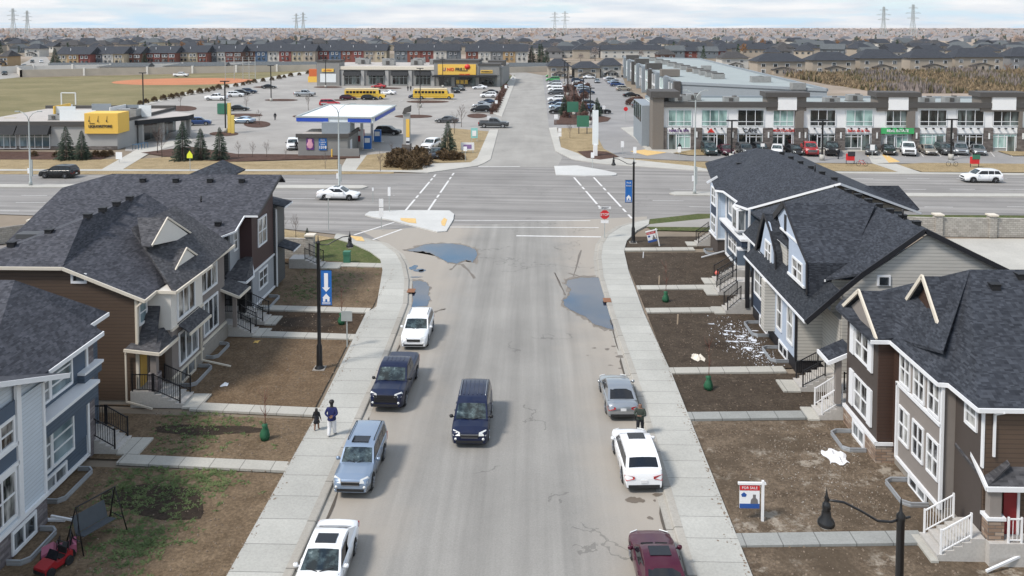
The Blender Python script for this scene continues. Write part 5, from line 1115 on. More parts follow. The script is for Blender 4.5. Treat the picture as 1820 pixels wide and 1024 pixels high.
# row before the shops
pr = [(1266, 'van', 'teal', 182, 'dark teal minivan at the left end of the row before the shops'), (1296, 'sedan', 'maroon', 180, 'small dark maroon car second from the left in the row before the shops'), (1330, 'suv', 'grey', 178, 'dark grey crossover third from the left in the row before the shops'), (1358, 'suv', 'black', 180, 'black suv between the dark grey crossover and the white car'),
      (1389, 'hatch', 'white', 200, 'white rounded car before the shops, between two black ones'), (1418, 'hatch', 'black', 178, 'small black hatchback beside the red pickup'), (1450, 'pickup', 'red', 190, 'bright red pickup before the shops'), (1491, 'pickup', 'black', 200, 'black pickup next to the red pickup'),
      (1560, 'sedan', 'grey', 202, 'grey sedan just right of the crosswalk to the shops'), (1591, 'sedan', 'black', 198, 'black sedan beside the white pickup before the shops'), (1629, 'pickup', 'white', 200, 'white pickup with black graphics before the green shop sign'), (1662, 'sedan', 'tan', 190, 'pale tan sedan next to the white pickup'),
      (1692, 'suv', 'grey', 188, 'grey suv behind the lamp post before the shops'), (1721, 'van', 'silver', 200, 'silver minivan second from the right end before the shops'), (1753, 'sedan', 'silver', 200, 'silver sedan at the right end of the row before the shops')]
for x, kd, c, hd, lb in pr: carpx(kd, c, x, 277.5 if kd != 'pickup' else 279, hd, 'pickup_truck' if kd == 'pickup' else 'minivan' if kd == 'van' else 'parked_car', lb, 'pickup truck' if kd == 'pickup' else 'car', 'vehicles parked before the shops', 1)
WL = [(349, 224, 'suv', 'blue', 75, 'blue hatchback beside the liquor shop canopy'), (429, 220, 'sedan', 'lightblue', -85, 'light blue sedan beside the yellow barrier posts'), (421, 198, 'sedan', 'black', 80, 'black sedan next to the green utility box'), (382, 179, 'pickup', 'white', -88, 'white pickup parked nearest the playing field'),
      (416, 173, 'suv', 'white', 80, 'white suv behind the white pickup by the playing field'), (427, 170, 'suv', 'black', 80, 'black suv right of the white suv near the playing field'), (440, 167, 'suv', 'darkblue', 80, 'dark blue suv third in the group near the playing field'), (476, 158, 'sedan', 'black', 80, 'black sedan alone near the field path'), (540, 172, 'pickup', 'silver', 92, 'silver pickup alone in the upper grocery lot'),
      (320, 137, 'pickup', 'white', 90, 'white pickup standing on the playing field'), (584, 189, 'van', 'red', 80, 'bright red van above the fuel station canopy'), (617, 178, 'hatch', 'maroon', 88, 'dark red hatchback in front of the left school bus'), (655, 178, 'hatch', 'black', 88, 'black coupe in front of the left school bus'), (688, 169, 'sedan', 'white', -80, 'white sedan at the nose of the left school bus'),
      (672, 157, 'sedan', 'red', -85, 'red sedan above the left school bus'), (691, 152, 'suv', 'black', -85, 'long black suv above the left school bus by the shop wall'), (741, 176, 'sedan', 'darkblue', 88, 'dark blue sedan in front of the right school bus'), (808, 166, 'suv', 'black', 160, 'black suv at the nose of the right school bus'), (816, 162, 'suv', 'grey', 150, 'dark grey suv behind the black one near the grocery doors'),
      (852, 159, 'sedan', 'white', -100, 'white sedan driving before the grocery entrance'), (782, 175, 'hatch', 'white', 88, 'white hatchback before the right school bus'), (868, 174, 'suv', 'white', -88, 'white suv in the column beside the hedge'), (871, 168, 'sedan', 'black', -88, 'dark sedan behind the white suv beside the hedge'), (866, 186, 'sedan', 'darkblue', -88, 'dark blue sedan in the column beside the hedge'),
      (856, 192, 'sedan', 'silver', -88, 'silver sedan beside the hedge below the dark blue sedan'), (854, 200, 'suv', 'black', -88, 'black suv lowest in the column beside the hedge'), (793, 219, 'sedan', 'grey', -85, 'grey sedan driving between the price pylon and the access road'), (688, 241, 'suv', 'black', 100, 'black suv under the fuel canopy at the pumps'), (513, 268, 'suv', 'white', 165, 'white jeep like suv beside the kiosk wall'),
      (763, 268, 'suv', 'white', 195, 'white suv behind the pylon and the big spruce'), (772, 284, 'sedan', 'black', 182, 'black sedan low beside the brown shrubs')]
for x, y, kd, c, hd, lb in WL: carpx(kd, c, x, y, hd, 'pickup_truck' if kd == 'pickup' else 'parked_car', lb, 'pickup truck' if kd == 'pickup' else 'car', 'vehicles in the grocery lot', 1, z=.0)
EL = [(982, 138, 'van', 'green'), (983, 145, 'van', 'green'), (986, 151, 'suv', 'silver'), (986, 157, 'van', 'white'), (988, 163, 'suv', 'white'), (988, 169, 'suv', 'grey'), (989, 181, 'suv', 'white'), (991, 187, 'sedan', 'darkblue'), (993, 195, 'suv', 'lightblue'), (994, 203, 'suv', 'black')]
names = {'green': 'bright green van', 'silver': 'silver suv', 'white': 'white suv', 'grey': 'grey suv', 'darkblue': 'dark blue car', 'lightblue': 'pale blue suv', 'black': 'black suv'}
ords = ['farthest', 'second farthest', 'third farthest', 'fourth farthest', 'fifth farthest', 'sixth farthest', 'fourth nearest', 'third nearest', 'second nearest', 'nearest']
for (x, y, kd, c), o_ in zip(EL, ords): carpx(kd, c, x, y, -88, 'parked_car', names[c]+', '+o_+' in the column beside the access road', 'van' if kd == 'van' else 'car', 'cars in the column beside the access road', 1, z=.0)
EM = [(1027, 147, 'suv', 'darkblue'), (1029, 153, 'suv', 'white'), (1034, 158, 'sedan', 'lightblue'), (1038, 163, 'suv', 'silver'), (1043, 168, 'suv', 'darkblue'), (1050, 190, 'suv', 'black'), (1055, 198, 'suv', 'blue'), (1068, 203, 'suv', 'black'), (1047, 140, 'sedan', 'white')]
ords = ['farthest but one', 'third from the far end', 'fourth from the far end', 'fifth from the far end', 'sixth from the far end', 'third nearest', 'second nearest', 'nearest', 'farthest']
names.update(darkblue='dark blue suv', lightblue='pale blue sedan', white='white car', silver='silver suv', blue='blue suv')
for (x, y, kd, c), o_ in zip(EM, ords): carpx(kd, c, x, y, 88, 'parked_car', names[c]+', '+o_+' beside the planted strip', 'car', 'cars right of the planted strip', 1, z=.0)
EN = [(1084, 143, 'sedan', 'white'), (1088, 146, 'suv', 'silver'), (1092, 150, 'sedan', 'lightblue'), (1097, 154, 'suv', 'blue'), (1109, 162, 'suv', 'tan'), (1123, 173, 'sedan', 'black'), (1140, 192, 'suv', 'grey')]
names.update(tan='pale beige suv', black='black sedan', white='white sedan')
ords = ['farthest', 'second farthest', 'third farthest', 'fourth farthest', 'third nearest', 'second nearest', 'nearest']
for (x, y, kd, c), o_ in zip(EN, ords): carpx(kd, c, x, y, 84, 'parked_car', names[c]+', '+o_+' along the long building', 'car', 'cars along the long building', 1, z=.0)
carpx('sedan', 'silver', 1062, 148, 180, 'moving_car', 'silver sedan driving down the aisle of the shop lot', 'car', None, 1, z=0)
for x, y, c, lb in ((38, 121, 'darkblue', 'dark blue car at the end of the residential street far left'), (53, 112, 'black', 'black car farther up the residential street far left'), (69, 112, 'white', 'white car on the residential street far left'), (2, 134, 'black', 'black car at the left frame edge beside the sound wall')):
    carpx('suv', c, x, y, 150, 'parked_car', lb, 'car', None, 1, z=0)
# school buses
def bus(px, py, label):
    c = G(px, py); t = thing('school_bus', label, 'bus', (c.x, c.y+1.3, 0), R(-91), 'school buses in the grocery lot'); ym = P('yellow')
    b = B(); pf = [(-5.9, .5), (-5.9, 2.62), (4.1, 2.62), (4.25, 1.65), (5.7, 1.5), (5.9, 1.3), (5.9, .5)]
    b.prism([(-1.2, y, z) for y, z in pf], (2.4, 0, 0)); b.make('body', ym, t)
    b = B(); b.prism([(-1.2, -5.9, 2.62), (-1.2, 4.1, 2.62), (-1.0, 3.8, 3.15), (-1.0, -5.7, 3.15)], (2.2, 0, 0)); b.make('roof', plain('bus_roof', (.80, .66, .40), .5, var=.05), t)
    for s_ in (-1, 1):
        for k in range(9):
            b = B(); b.box(s_*1.19, s_*1.215, -5.4+k*.98, -4.6+k*.98, 1.75, 2.45); b.make('side_window', M['car_glass_dark'], t)
        b = B(); b.box(s_*1.19, s_*1.21, -5.8, 4.0, 1.3, 1.38); b.box(s_*1.19, s_*1.21, -5.8, 4.0, .85, .92); b.make('rub_rail', M['plastic'], t)
        for a in (4.6, -3.4):
            b = B(); b.tube([(s_*1.0, a, .5), (s_*1.24, a, .5)], .5, 14); w_ = b.make('wheel', M['tyre'], t); b = B(); b.tube([(s_*1.2, a, .5), (s_*1.26, a, .5)], .24, 10); b.make('rim', M['rim'], w_)
    b = B(); b.prism([(-1.0, 4.14, 2.7), (1.0, 4.14, 2.7), (1.0, 4.27, 1.75), (-1.0, 4.27, 1.75)], (0, .03, .005)); b.make('windscreen', M['car_glass_dark'], t)
    b = B(); b.box(-.8, .8, 5.88, 5.95, .7, 1.2); b.make('grille', M['plastic'], t)
bus(648, 177, 'yellow school bus with pale roof, the left one of the pair'); bus(770, 177, 'yellow school bus with pale roof, the right one of the pair')
# ------------------------------------------------------------------ street furniture, people, small yard things
plain('lamp_glass', (.75, .74, .70), .3, var=0); plain('pole_grey', (.42, .45, .44), .5, .3); plain('sign_white', (.78, .78, .78), .5, var=.04); plain('sign_red', (.55, .02, .025), .5, var=0); plain('sign_blue', (.015, .13, .42), .5, var=.1); plain('sign_yellow', (.75, .80, .05), .5, var=0)
plain('ink', (.03, .03, .04), .6, var=0); plain('ink_blue', (.02, .08, .30), .6, var=0); plain('green_bag', (.015, .10, .045), .7, var=.3, vs=8); plain('green_box', (.04, .16, .10), .6)
plain('black_pole', (.010, .010, .011), .35, var=.1); plain('wood', (.42, .33, .24), .8)
def lamp_post(x, y, label, side, banner=None, head=True):
    t = thing('street_lamp', label, 'street lamp', (x, y, 0), 0, 'black curved arm street lamps')
    b = B(); b.lathe([(.0, 0), (.30, 0), (.30, .1), (.21, .18), (.19, .35), (.17, 1.45), (.115, 1.6), (.10, 7.75), (.115, 7.78), (.115, 7.9), (.04, 8.0), (.02, 8.25), (0, 8.4)], 12); b.make('pole', M['black_pole'], t)
    b = B(); b.box(-.36, .36, -.36, .36, 0, .07); b.make('base', M['foundation'], t)
    pts = [(0, 0, 7.80), (.25*side, 0, 7.72), (.6*side, 0, 7.74), (1.05*side, 0, 8.0), (1.5*side, 0, 8.22), (1.95*side, 0, 8.28)]
    b = B(); b.tube(pts, .032, 8); b.tube([(0, 0, 7.8), (-.25*side, 0, 7.86)], .03, 6); b.make('arm', M['black_pole'], t)
    b = B(); c = (1.95*side, 0, 7.62); LH = .70; b.lathe([(r_*LH, z_*LH) for r_, z_ in [(0, 1.45), (.015, 1.35), (.05, 1.1), (.09, 1.02), (.07, .95), (.09, .85), (.14, .8), (.17, .62), (.13, .58), (.17, .50), (.18, .32), (.30, .16), (.33, .06), (.31, .0)]], 14, c); o = b.make('lamp_head', M['black_pole'], t)
    b = B(); b.lathe([(.20, .01), (.17, -.04), (.08, -.08), (0, -.1)], 14, c); b.make('lamp_shade', M['lamp_glass'], o)
    if banner:
        s = banner; zb_, zt_ = 4.0, 6.15
        b = B(); b.box(s*.14, s*.14+s*.66, -.015, .015, zb_, zt_); o = b.make('banner', M['sign_blue'], t)
        b = B(); b.beam((0, 0, zt_+.02), (s*.85, 0, zt_+.02), .04); b.beam((0, 0, zb_-.02), (s*.85, 0, zb_-.02), .04); b.make('banner_bracket', M['black_pole'], o)
        xc = s*.47
        if s > 0:
            b = B(); b.prism([(xc-.12, -.02, 5.98), (xc+.12, -.02, 5.98), (xc+.12, -.02, 5.1), (xc+.24, -.02, 5.1), (xc, -.02, 4.82), (xc-.24, -.02, 5.1), (xc-.12, -.02, 5.1)], (0, -.01, 0)); b.make('arrow', M['sign_white'], o)
        else:
            text('Find', .24, o, M['sign_white'], (xc, -.025, 5.9), (R(90), 0, 0)); text('homes', .19, o, M['sign_white'], (xc, -.025, 5.62), (R(90), 0, 0))
        b = B(); b.prism([(xc-.24, -.02, 4.45), (xc, -.02, 4.72), (xc+.24, -.02, 4.45), (xc+.2, -.02, 4.45), (xc+.2, -.02, 4.22), (xc+.06, -.02, 4.22), (xc+.06, -.02, 4.38), (xc-.06, -.02, 4.38), (xc-.06, -.02, 4.22), (xc-.2, -.02, 4.22), (xc-.2, -.02, 4.45)], (0, -.01, 0)); b.make('emblem', M['sign_white'], o)
        for k in (0, 1): b = B(); b.box(xc-.25, xc+.25, -.032, -.02, 4.14-k*.07, 4.17-k*.07); b.make('banner_line', M['sign_white'], o)
    return t
lamp_post(-13.1, 48.5, 'black street lamp with blue arrow banner in the left front yard', 1, 1)
lamp_post(9.75, 78.2, 'black street lamp with blue banner at the right corner of the avenue', -1, -1)
lamp_post(9.72, 21.05, 'black street lamp nearest the camera, lower right, without a banner', -1).scale = (1, 1, 1.028)
def median_lamp(px, py, label, hh, sp):
    c = G(px, py); t = thing('avenue_lamp', label, 'street lamp', (c.x, c.y, .1), 0, 'tall grey avenue lamps')
    b = B(); b.lathe([(.0, 0), (.22, 0), (.2, .5), (.13, .6), (.075, hh-1.2)], 10); b.make('pole', M['pole_grey'], t)
    for s in (-1, 1):
        b = B(); b.tube([(0, 0, hh-1.3), (s*.2*sp, 0, hh-.7), (s*.8*sp, .0, hh-.2), (s*1.6*sp, 0, hh)], .05, 6); a = b.make('arm', M['pole_grey'], t)
        b = B(); b.box(s*1.5*sp, s*2.2*sp, -.13, .13, hh-.06, hh+.07); b.make('lamp_head', M['pole_grey'], a)
    b = B(); b.box(.1, .3, -.1, .1, 1.2, 3.4); b.make('control_box', M['pole_grey'], t)
    b = B(); b.box(-.35, -.1, -.04, -.02, 1.6, 2.3); b.make('small_sign', M['sign_white'], t)
median_lamp(54.5, 331, 'tall grey double arm lamp on the median before the liquor shop', 9.8, .8); median_lamp(603, 341, 'tall grey double arm lamp on the median before the fuel station', 11.2, 1.)
median_lamp(1234.5, 346, 'tall grey double arm lamp on the right median before the shops', 15.3*.85, .7)
def lot_lamp(px, py, py_top, label, i=0):
    c = G(px, py); hh = QY(px, py_top, c.y).z; t = thing('parking_lamp', label, 'lamp post', (c.x, c.y, 0), 0, 'black parking lot lamps')
    b = B(); b.lathe([(0, 0), (.4, 0), (.4, .9), (0, .9)], 10); b.make('base', M['pave'], t); b = B(); b.beam((0, 0, .9), (0, 0, hh), .22); b.make('pole', M['black_pole'], t)
    b = B(); b.box(-.9, .9, -.2, .2, hh-.05, hh+.15); b.make('lamp_head', M['black_pole'], t)
LL = [(255, 195, 130, 'by the liquor shop'), (401, 236, 145, 'tall one beside the yellow barrier posts'), (482, 180, 117, 'in the upper left lot'), (579, 156, 107, 'beside the grocery corner'), (747, 191, 122, 'before the right school bus'), (787, 156, 106, 'before the grocery sign'), (1020, 205, 123, 'in the planted strip, nearest'), (1009, 170, 112, 'in the planted strip, middle'), (1003, 150, 108, 'in the planted strip, farthest'), (1049, 222, 157, 'at the end of the planted strip'),
      (1300, 283, 215, 'before the left end of the shops'), (1461, 285, 215, 'before the middle of the shops'), (1690, 284, 213, 'before the right end of the shops'), (1037, 190, 140, 'beside the middle row of cars')]
for x, y, yt, lb in LL: lot_lamp(x, y, yt, 'black parking lot lamp '+lb)
def sign(px, py, hh, name, label, w_, h_, m, cat='road sign', back=None, zc=None, twin=False, rz=0, pole='pole_grey', group=None):
    c = G(px, py); t = thing(name, label, cat, (c.x, c.y, .12), rz, group); zc = zc or hh-h_/2
    b = B(); b.beam((0, 0, 0), (0, 0, hh), .07); b.make('post', M[pole], t)
    b = B(); b.box(-w_/2, w_/2, -.07, -.04, zc-h_/2, zc+h_/2); o = b.make('sign_panel', M[m], t)
    if twin: b = B(); b.box(-w_/2, w_/2, -.07, -.04, zc-h_*1.7, zc-h_*.62); b.make('lower_panel', M[m], t)
    return t, o
# stop sign with street names
t, o = sign(1074.5, 425, 2.95, 'stop_sign', 'red stop sign with a street name plate above it', .01, .01, 'sign_white', 'stop sign')
b = B(); b.prism([(.47*math.cos(R(22.5+45*k)), -.08, 2.35+.47*math.sin(R(22.5+45*k))) for k in range(8)], (0, -.02, 0)); o1 = b.make('octagon', M['sign_red'], t)
text('STOP', .36, o1, M['sign_white'], (0, -.11, 2.35), (R(90), 0, 0)); b = B(); b.box(-.38, .38, -.08, -.06, 1.5, 1.78); b.make('sub_plate', M['sign_white'], t)
b = B(); b.box(-.6, .6, -.08, -.06, 2.92, 3.14); o1 = b.make('street_name_plate', M['sign_white'], t); text('LEGACY', .2, o1, M['ink'], (0, -.09, 3.03), (R(90), 0, 0))
sign(617, 620, 2.4, 'road_sign', 'back of a grey square road sign beside the left pavement', .72, .66, 'pole_grey')
SG = [(678, 410, 3.2, .45, .85, 'tall white sign on the left traffic island, front one', True), (692, 378, 2.8, .3, 1.0, 'tall white sign beside the left traffic island, rear one', False), (584, 410, 3.6, .5, .3, 'small white sign at the left slip lane', False), (663, 362, 1.8, .2, .4, 'low thin sign post behind the left island', False), (827, 288, 2.3, .55, .7, 'white sign below the corner spruce', False),
      (869, 226, 2.2, .7, .8, 'white square sign at the lot exit beside the grey pickup', False), (1053, 301, 2.4, .5, .8, 'white sign at the foot of the white pylon', False), (1128, 290, 2.4, .5, 1.0, 'white sign beside the lot entrance curve', False), (1106, 276, 2.2, .5, 1.0, 'white sign in the lot entrance lane', False), (1073, 205, 2.2, .7, .9, 'white square sign at the end of the planted strip', False),
      (988, 221, 2.0, .8, .9, 'white square sign beside the access road corner', False), (995, 250, 2.2, .6, .7, 'pair of white signs on the corner lawn post', True), (912, 148, 2.0, .8, .9, 'white sign at the bend of the access road', False), (899, 163, 2.0, .8, 1.0, 'white sign on the green corner lawn by the grocery', False), (882, 193, 2.0, .7, .8, 'white sign over the hedge beside the access road', False), (212, 290, 1.6, 1.0, 1.1, 'white board beside the walk to the liquor shop', False),
      (1355, 283, 2.4, .6, .5, 'white sign at the shop lot edge, left one', False), (1550, 283, 2.2, .7, .9, 'white sign post beside the plaza walk', False), (1207, 287, 2.2, .5, .9, 'white sign before the first shop pier', False)]
for x, y, hh, w_, h_, lb, tw in SG: sign(x, y, hh, 'road_sign', lb, w_, h_, 'sign_white', twin=tw, group='small white signs')
# yellow crossing diamond
c = G(338, 304); t = thing('crossing_sign', 'fluorescent yellow pedestrian crossing sign beyond the left roof ridge', 'road sign', (c.x, c.y, 0))
b = B(); b.beam((0, 0, 0), (0, 0, 2.6), .07); b.make('post', M['pole_grey'], t); b = B(); b.prism([(-.42, -.06, 1.9), (.42, -.06, 1.9), (.42, -.06, 2.4), (0, -.06, 3.0), (-.42, -.06, 2.4)], (0, -.03, 0)); b.make('sign_panel', M['sign_yellow'], t)
c = G(1112, 217); t = thing('stop_sign', 'small red stop sign in the shop lot aisle', 'stop sign', (c.x, c.y, 0)); b = B(); b.beam((0, 0, 0), (0, 0, 3), .1); b.make('post', M['pole_grey'], t); b = B(); b.prism([(.5*math.cos(R(22.5+45*k)), -.08, 2.9+.5*math.sin(R(22.5+45*k))) for k in range(8)], (0, -.03, 0)); b.make('octagon', M['sign_red'], t)
# for sale signs
def sale(x, y, rz, label, hh=1.9, s=1.):
    t = thing('sale_sign', label, 'sign', (x, y, .03), rz, 'for sale signs in the yards'); 
    b = B(); b.beam((0, 0, 0), (0, 0, hh*s), .1*s); b.beam((.12*s, 0, (hh-.12)*s), (-1.05*s, 0, (hh-.12)*s), .09*s); b.make('post', M['white_rail'], t)
    b = B(); b.box(-.98*s, -.14*s, -.015, .015, (hh-1.2)*s, (hh-.2)*s); o = b.make('hanging_board', M['sign_white'], t)
    b = B(); b.box(-.98*s, -.14*s, -.025, -.017, (hh-.42)*s, (hh-.2)*s); o1 = b.make('header', M['sign_red'], o); text('FOR SALE', .155*s, o1, M['sign_white'], (-.56*s, -.03, (hh-.31)*s), (R(90), 0, 0), depth=.004)
    b = B(); b.box(-.98*s, -.14*s, -.025, -.017, (hh-1.2)*s, (hh-1.0)*s); b.make('footer', M['ink_blue'], o)
    b = B(); b.prism([(-.52*s, -.018, (hh-1.0)*s), (-.2*s, -.018, (hh-1.0)*s), (-.22*s, -.018, (hh-.82)*s), (-.3*s, -.018, (hh-.74)*s), (-.3*s, -.018, (hh-.6)*s), (-.42*s, -.018, (hh-.6)*s), (-.42*s, -.018, (hh-.74)*s), (-.5*s, -.018, (hh-.82)*s)], (0, -.006, 0)); b.make('portrait', M['grey_photo'] if 'grey_photo' in M else plain('grey_photo', (.16, .15, .15), .6), o)
    b = B(); b.prism([(-.92*s, -.018, (hh-.6)*s), (-.8*s, -.018, (hh-.5)*s), (-.68*s, -.018, (hh-.6)*s), (-.72*s, -.018, (hh-.7)*s), (-.88*s, -.018, (hh-.7)*s)], (0, -.006, 0)); b.make('emblem', M['ink_blue'], o)
    return t
c = G(1355, 927); sale(c.x, c.y, 0, 'white for sale sign with a portrait in the near right yard', 1.75); c = G(1172, 438); t = sale(c.x, c.y, R(8), 'leaning for sale sign beside the far right lamp', 1.75); t.rotation_euler = (0, R(-12), R(5))
# people
plain('skin', (.22, .12, .08), .6, var=.1); plain('hair', (.012, .010, .010), .6); plain('navy_cloth', (.010, .016, .09), .85, var=.25, vs=9); plain('white_cloth', (.72, .72, .73), .85, var=.1, vs=9); plain('black_cloth', (.012, .013, .018), .9, var=.2); plain('olive_cloth', (.035, .045, .035), .9, var=.2); plain('shoe', (.02, .018, .018), .6)
def person(loc, rz, label, s, top, bottom, arms, skirt=False, turban=False, shoe='shoe', hair_long=False):
    """joints -> skin modifier -> one body; faces take the cloth of the place they lie in"""
    t = thing('person', label, 'person', loc, rz)
    J = dict(pelvis=(0, 0, .95), waist=(0, 0, 1.08), chest=(0, .0, 1.32), neck=(0, 0, 1.50), head0=(0, .01, 1.60), head1=(0, .02, 1.74))
    rd = dict(pelvis=.165, waist=.15, chest=.19, neck=.065, head0=.09, head1=.10)
    E_ = [('pelvis', 'waist'), ('waist', 'chest'), ('chest', 'neck'), ('neck', 'head0'), ('head0', 'head1')]
    st = .14
    for s_, n_ in ((-1, 'l'), (1, 'r')):
        J['hip'+n_] = (s_*.10, 0, .88); J['knee'+n_] = (s_*.115, .02+s_*st*.3, .49); J['ank'+n_] = (s_*.12, -.02+s_*st, .09); J['toe'+n_] = (s_*.14, .14+s_*st, .04)
        kr_ = 1.35 if bottom == 'white_cloth' else 1.
        rd['hip'+n_] = .115*kr_ if not skirt else .14; rd['knee'+n_] = .082*kr_; rd['ank'+n_] = .06*kr_; rd['toe'+n_] = .045
        E_ += [('pelvis', 'hip'+n_), ('hip'+n_, 'knee'+n_), ('knee'+n_, 'ank'+n_), ('ank'+n_, 'toe'+n_)]
        sh, el, wr_, hd = arms[0 if s_ < 0 else 1]
        J['sh'+n_] = (s_*sh[0], sh[1], sh[2]); J['el'+n_] = (s_*el[0], el[1], el[2]); J['wr'+n_] = (s_*wr_[0], wr_[1], wr_[2]); J['hd'+n_] = (s_*hd[0], hd[1], hd[2])
        rd['sh'+n_] = .085; rd['el'+n_] = .062; rd['wr'+n_] = .042; rd['hd'+n_] = .045
        E_ += [('chest', 'sh'+n_), ('sh'+n_, 'el'+n_), ('el'+n_, 'wr'+n_), ('wr'+n_, 'hd'+n_)]
    ks = list(J); ix = {k: i for i, k in enumerate(ks)}
    me = bpy.data.meshes.new('sk'); me.from_pydata([tuple(c*s for c in J[k]) for k in ks], [(ix[a], ix[c]) for a, c in E_], [])
    o = bpy.data.objects.new('sk', me); COL.objects.link(o)
    md = o.modifiers.new('s', 'SKIN')
    for k in ks: me.skin_vertices[0].data[ix[k]].radius = (rd[k]*s*(1.25 if k in ('chest', 'waist', 'pelvis') else 1), rd[k]*s*(.85 if k in ('chest', 'waist', 'pelvis') else 1))
    me.skin_vertices[0].data[0].use_root = True
    sb = o.modifiers.new('u', 'SUBSURF'); sb.levels = 2; sb.render_levels = 2
    dg = bpy.context.evaluated_depsgraph_get(); nm = bpy.data.meshes.new_from_object(o.evaluated_get(dg)); bpy.data.objects.remove(o)
    nm.materials.clear()
    for mm in ('skin', top, bottom, shoe, 'hair'): nm.materials.append(M[mm])
    hands = [Vector(J['hd'+n_])*s for n_ in 'lr']; wrs = [Vector(J['wr'+n_])*s for n_ in 'lr']
    for p in nm.polygons:
        c = p.center; z = c.z/s; mi = 1 if z > .92 else 2
        if z < .09: mi = 3
        if z > 1.5: mi = 0
        if z > 1.5 and (c.y < .0 or z > 1.72): mi = 4
        for h_, w_ in zip(hands, wrs):
            if (c-h_).length < (c-w_).length*.95 and (c-h_).length < .14*s: mi = 0
        p.material_index = mi; p.use_smooth = True
    ob = bpy.data.objects.new('body', nm); COL.objects.link(ob); ob.parent = t
    # fingers and thumbs
    b = B()
    for h_, w_, s_ in zip(hands, wrs, (-1, 1)):
        d = (h_-w_).normalized(); u = d.cross(Vector((0, 1, 0))); u = u.normalized() if u.length > .1 else Vector((1, 0, 0)); f = d.cross(u).normalized()
        for q in range(4): a = h_+f*(q-1.5)*.02*s; b.tube([a, a+d*(.085-.008*abs(q-1.4))*s, a+d*.11*s+u*.03*s], [.009*s, .008*s, .006*s], 5)
        a = h_-d*.02*s-f*.035*s; b.tube([a, a-f*.03*s+d*.05*s], [.011*s, .008*s], 5)
    b.make('fingers', M['skin'], t)
    # face
    b = B(); b.lathe([(.0, -.012), (.012, -.004), (.012, .004), (0, .012)], 6, (-.032*s, .105*s, 1.70*s)); b.lathe([(.0, -.012), (.012, -.004), (.012, .004), (0, .012)], 6, (.032*s, .105*s, 1.70*s)); b.make('eyes', M['hair'], t)
    if turban: b = B(); b.lathe([(.09, 1.68), (.125, 1.72), (.135, 1.78), (.10, 1.85), (0, 1.87)], 12, (0, .01, 0)); [setattr(v, 'z', v.z*s) for v in b.v]; b.make('turban', M['hair'], t)
    if skirt: b = B(); b.lathe([(.15*s, 1.0*s), (.20*s, .85*s), (.26*s, .62*s), (.25*s, .62*s), (.1*s, .9*s)], 16); b.make('skirt', M[top], t)
    if hair_long: b = B(); b.lathe([(.0, 1.78*s), (.10*s, 1.75*s), (.12*s, 1.65*s), (.13*s, 1.45*s), (.10*s, 1.30*s), (0, 1.3*s)], 10, (0, -.045*s, 0)); b.make('hair', M['hair'], t)
    # tunic hem or jacket hem
    if top == 'navy_cloth': b = B(); b.lathe([(.0, 1.05*s), (.20*s, 1.02*s), (.225*s, .86*s), (.215*s, .855*s), (0, .95*s)], 16); b.make('jacket_hem', M[top], t)
    return t
back = [((.2, 0, 1.43), (.31, -.10, 1.2), (.12, -.2, 1.08), (.04, -.2, 1.05))]*2
side = [((.19, 0, 1.42), (.27, -.02, 1.14), (.31, .06, .90), (.32, .08, .82))]*2
c = G(590, 779); person((c.x, c.y, .13), 0, 'man in navy jacket and wide white trousers walking with hands behind his back', 1.0, 'navy_cloth', 'white_cloth', back, turban=True)
c = G(563, 769); person((c.x, c.y, .13), 0, 'child in dark dress with long hair walking beside the man in navy', .66, 'black_cloth', 'skin', side, skirt=True, hair_long=True)
fr = [((.2, 0, 1.43), (.28, .1, 1.2), (.10, .28, 1.22), (.05, .33, 1.24))]*2
person((5.5, 40.7, .03), R(165), 'man in dark olive jacket standing behind the silver sedan', 1.0, 'olive_cloth', 'black_cloth', fr)
for x, y, lb, rz in ((489, 214, 'person in black crossing the lot near the mulch island', 20), (725, 162, 'left one of two people walking before the grocery', 0), (730, 162, 'right one of two people walking before the grocery', 10), (826, 158, 'person in black walking below the grocery doors', 160), (1490, 283, 'person in dark clothes beside the red delivery box', 30), (527, 268, 'person in black standing beside the white suv by the kiosk', 0), (1216, 282-14, 'person sitting pose by the first shop corner in dark clothes', 0)):
    c = G(x, y)
    if 'sitting' in lb: lb = 'person in dark clothes standing near the first shop door'; c = G(1208, 273)
    person((c.x, c.y, .02), R(rz), lb, 1.0, 'black_cloth', 'black_cloth', side)
# saplings in green water bags
def sapling(px, py, label, hh=2.6, col=(.10, .05, .04), seed=1):
    c = G(px, py); t = thing('sapling', label, 'tree', (c.x, c.y, .03), 0, 'bare saplings in green watering bags'); r = random.Random(seed); mt = plain('twig_red', (.16, .07, .05), .8)
    b = B(); b.tube([(0, 0, 0), (.03, 0, hh*.5), (0, .03, hh)], [.03, .02, .008], 6)
    for k in range(16):
        z = hh*r.uniform(.35, .9); a = r.uniform(0, 6.28); l = r.uniform(.2, .55); b.tube([(0.02, 0, z), (l*.5*math.cos(a), l*.5*math.sin(a), z+l*.7), (l*.7*math.cos(a), l*.7*math.sin(a), z+l*1.3)], [.012, .008, .004], 4)
    b.make('trunk', mt, t)
    b = B(); b.lathe([(.0, .0), (.24, .02), (.25, .25), (.17, .5), (.12, .62), (.16, .72), (.1, .8), (.03, .82)], 10); 
    for i, v in enumerate(b.v): v.x += .03*math.sin(i*1.7); v.y += .03*math.cos(i*2.3)
    b.make('watering_bag', M['green_bag'], t)
sapling(471, 782, 'bare sapling in a green bag in the second left yard', seed=1); sapling(607, 577, 'bare sapling in a green bag by the grey road sign', seed=2); sapling(1183, 537, 'bare reddish sapling in a green bag in the narrow far right yard', seed=3, hh=3.2); sapling(1259, 693, 'bare sapling in a green bag in the right yard beyond the grey walk', seed=4, hh=3)
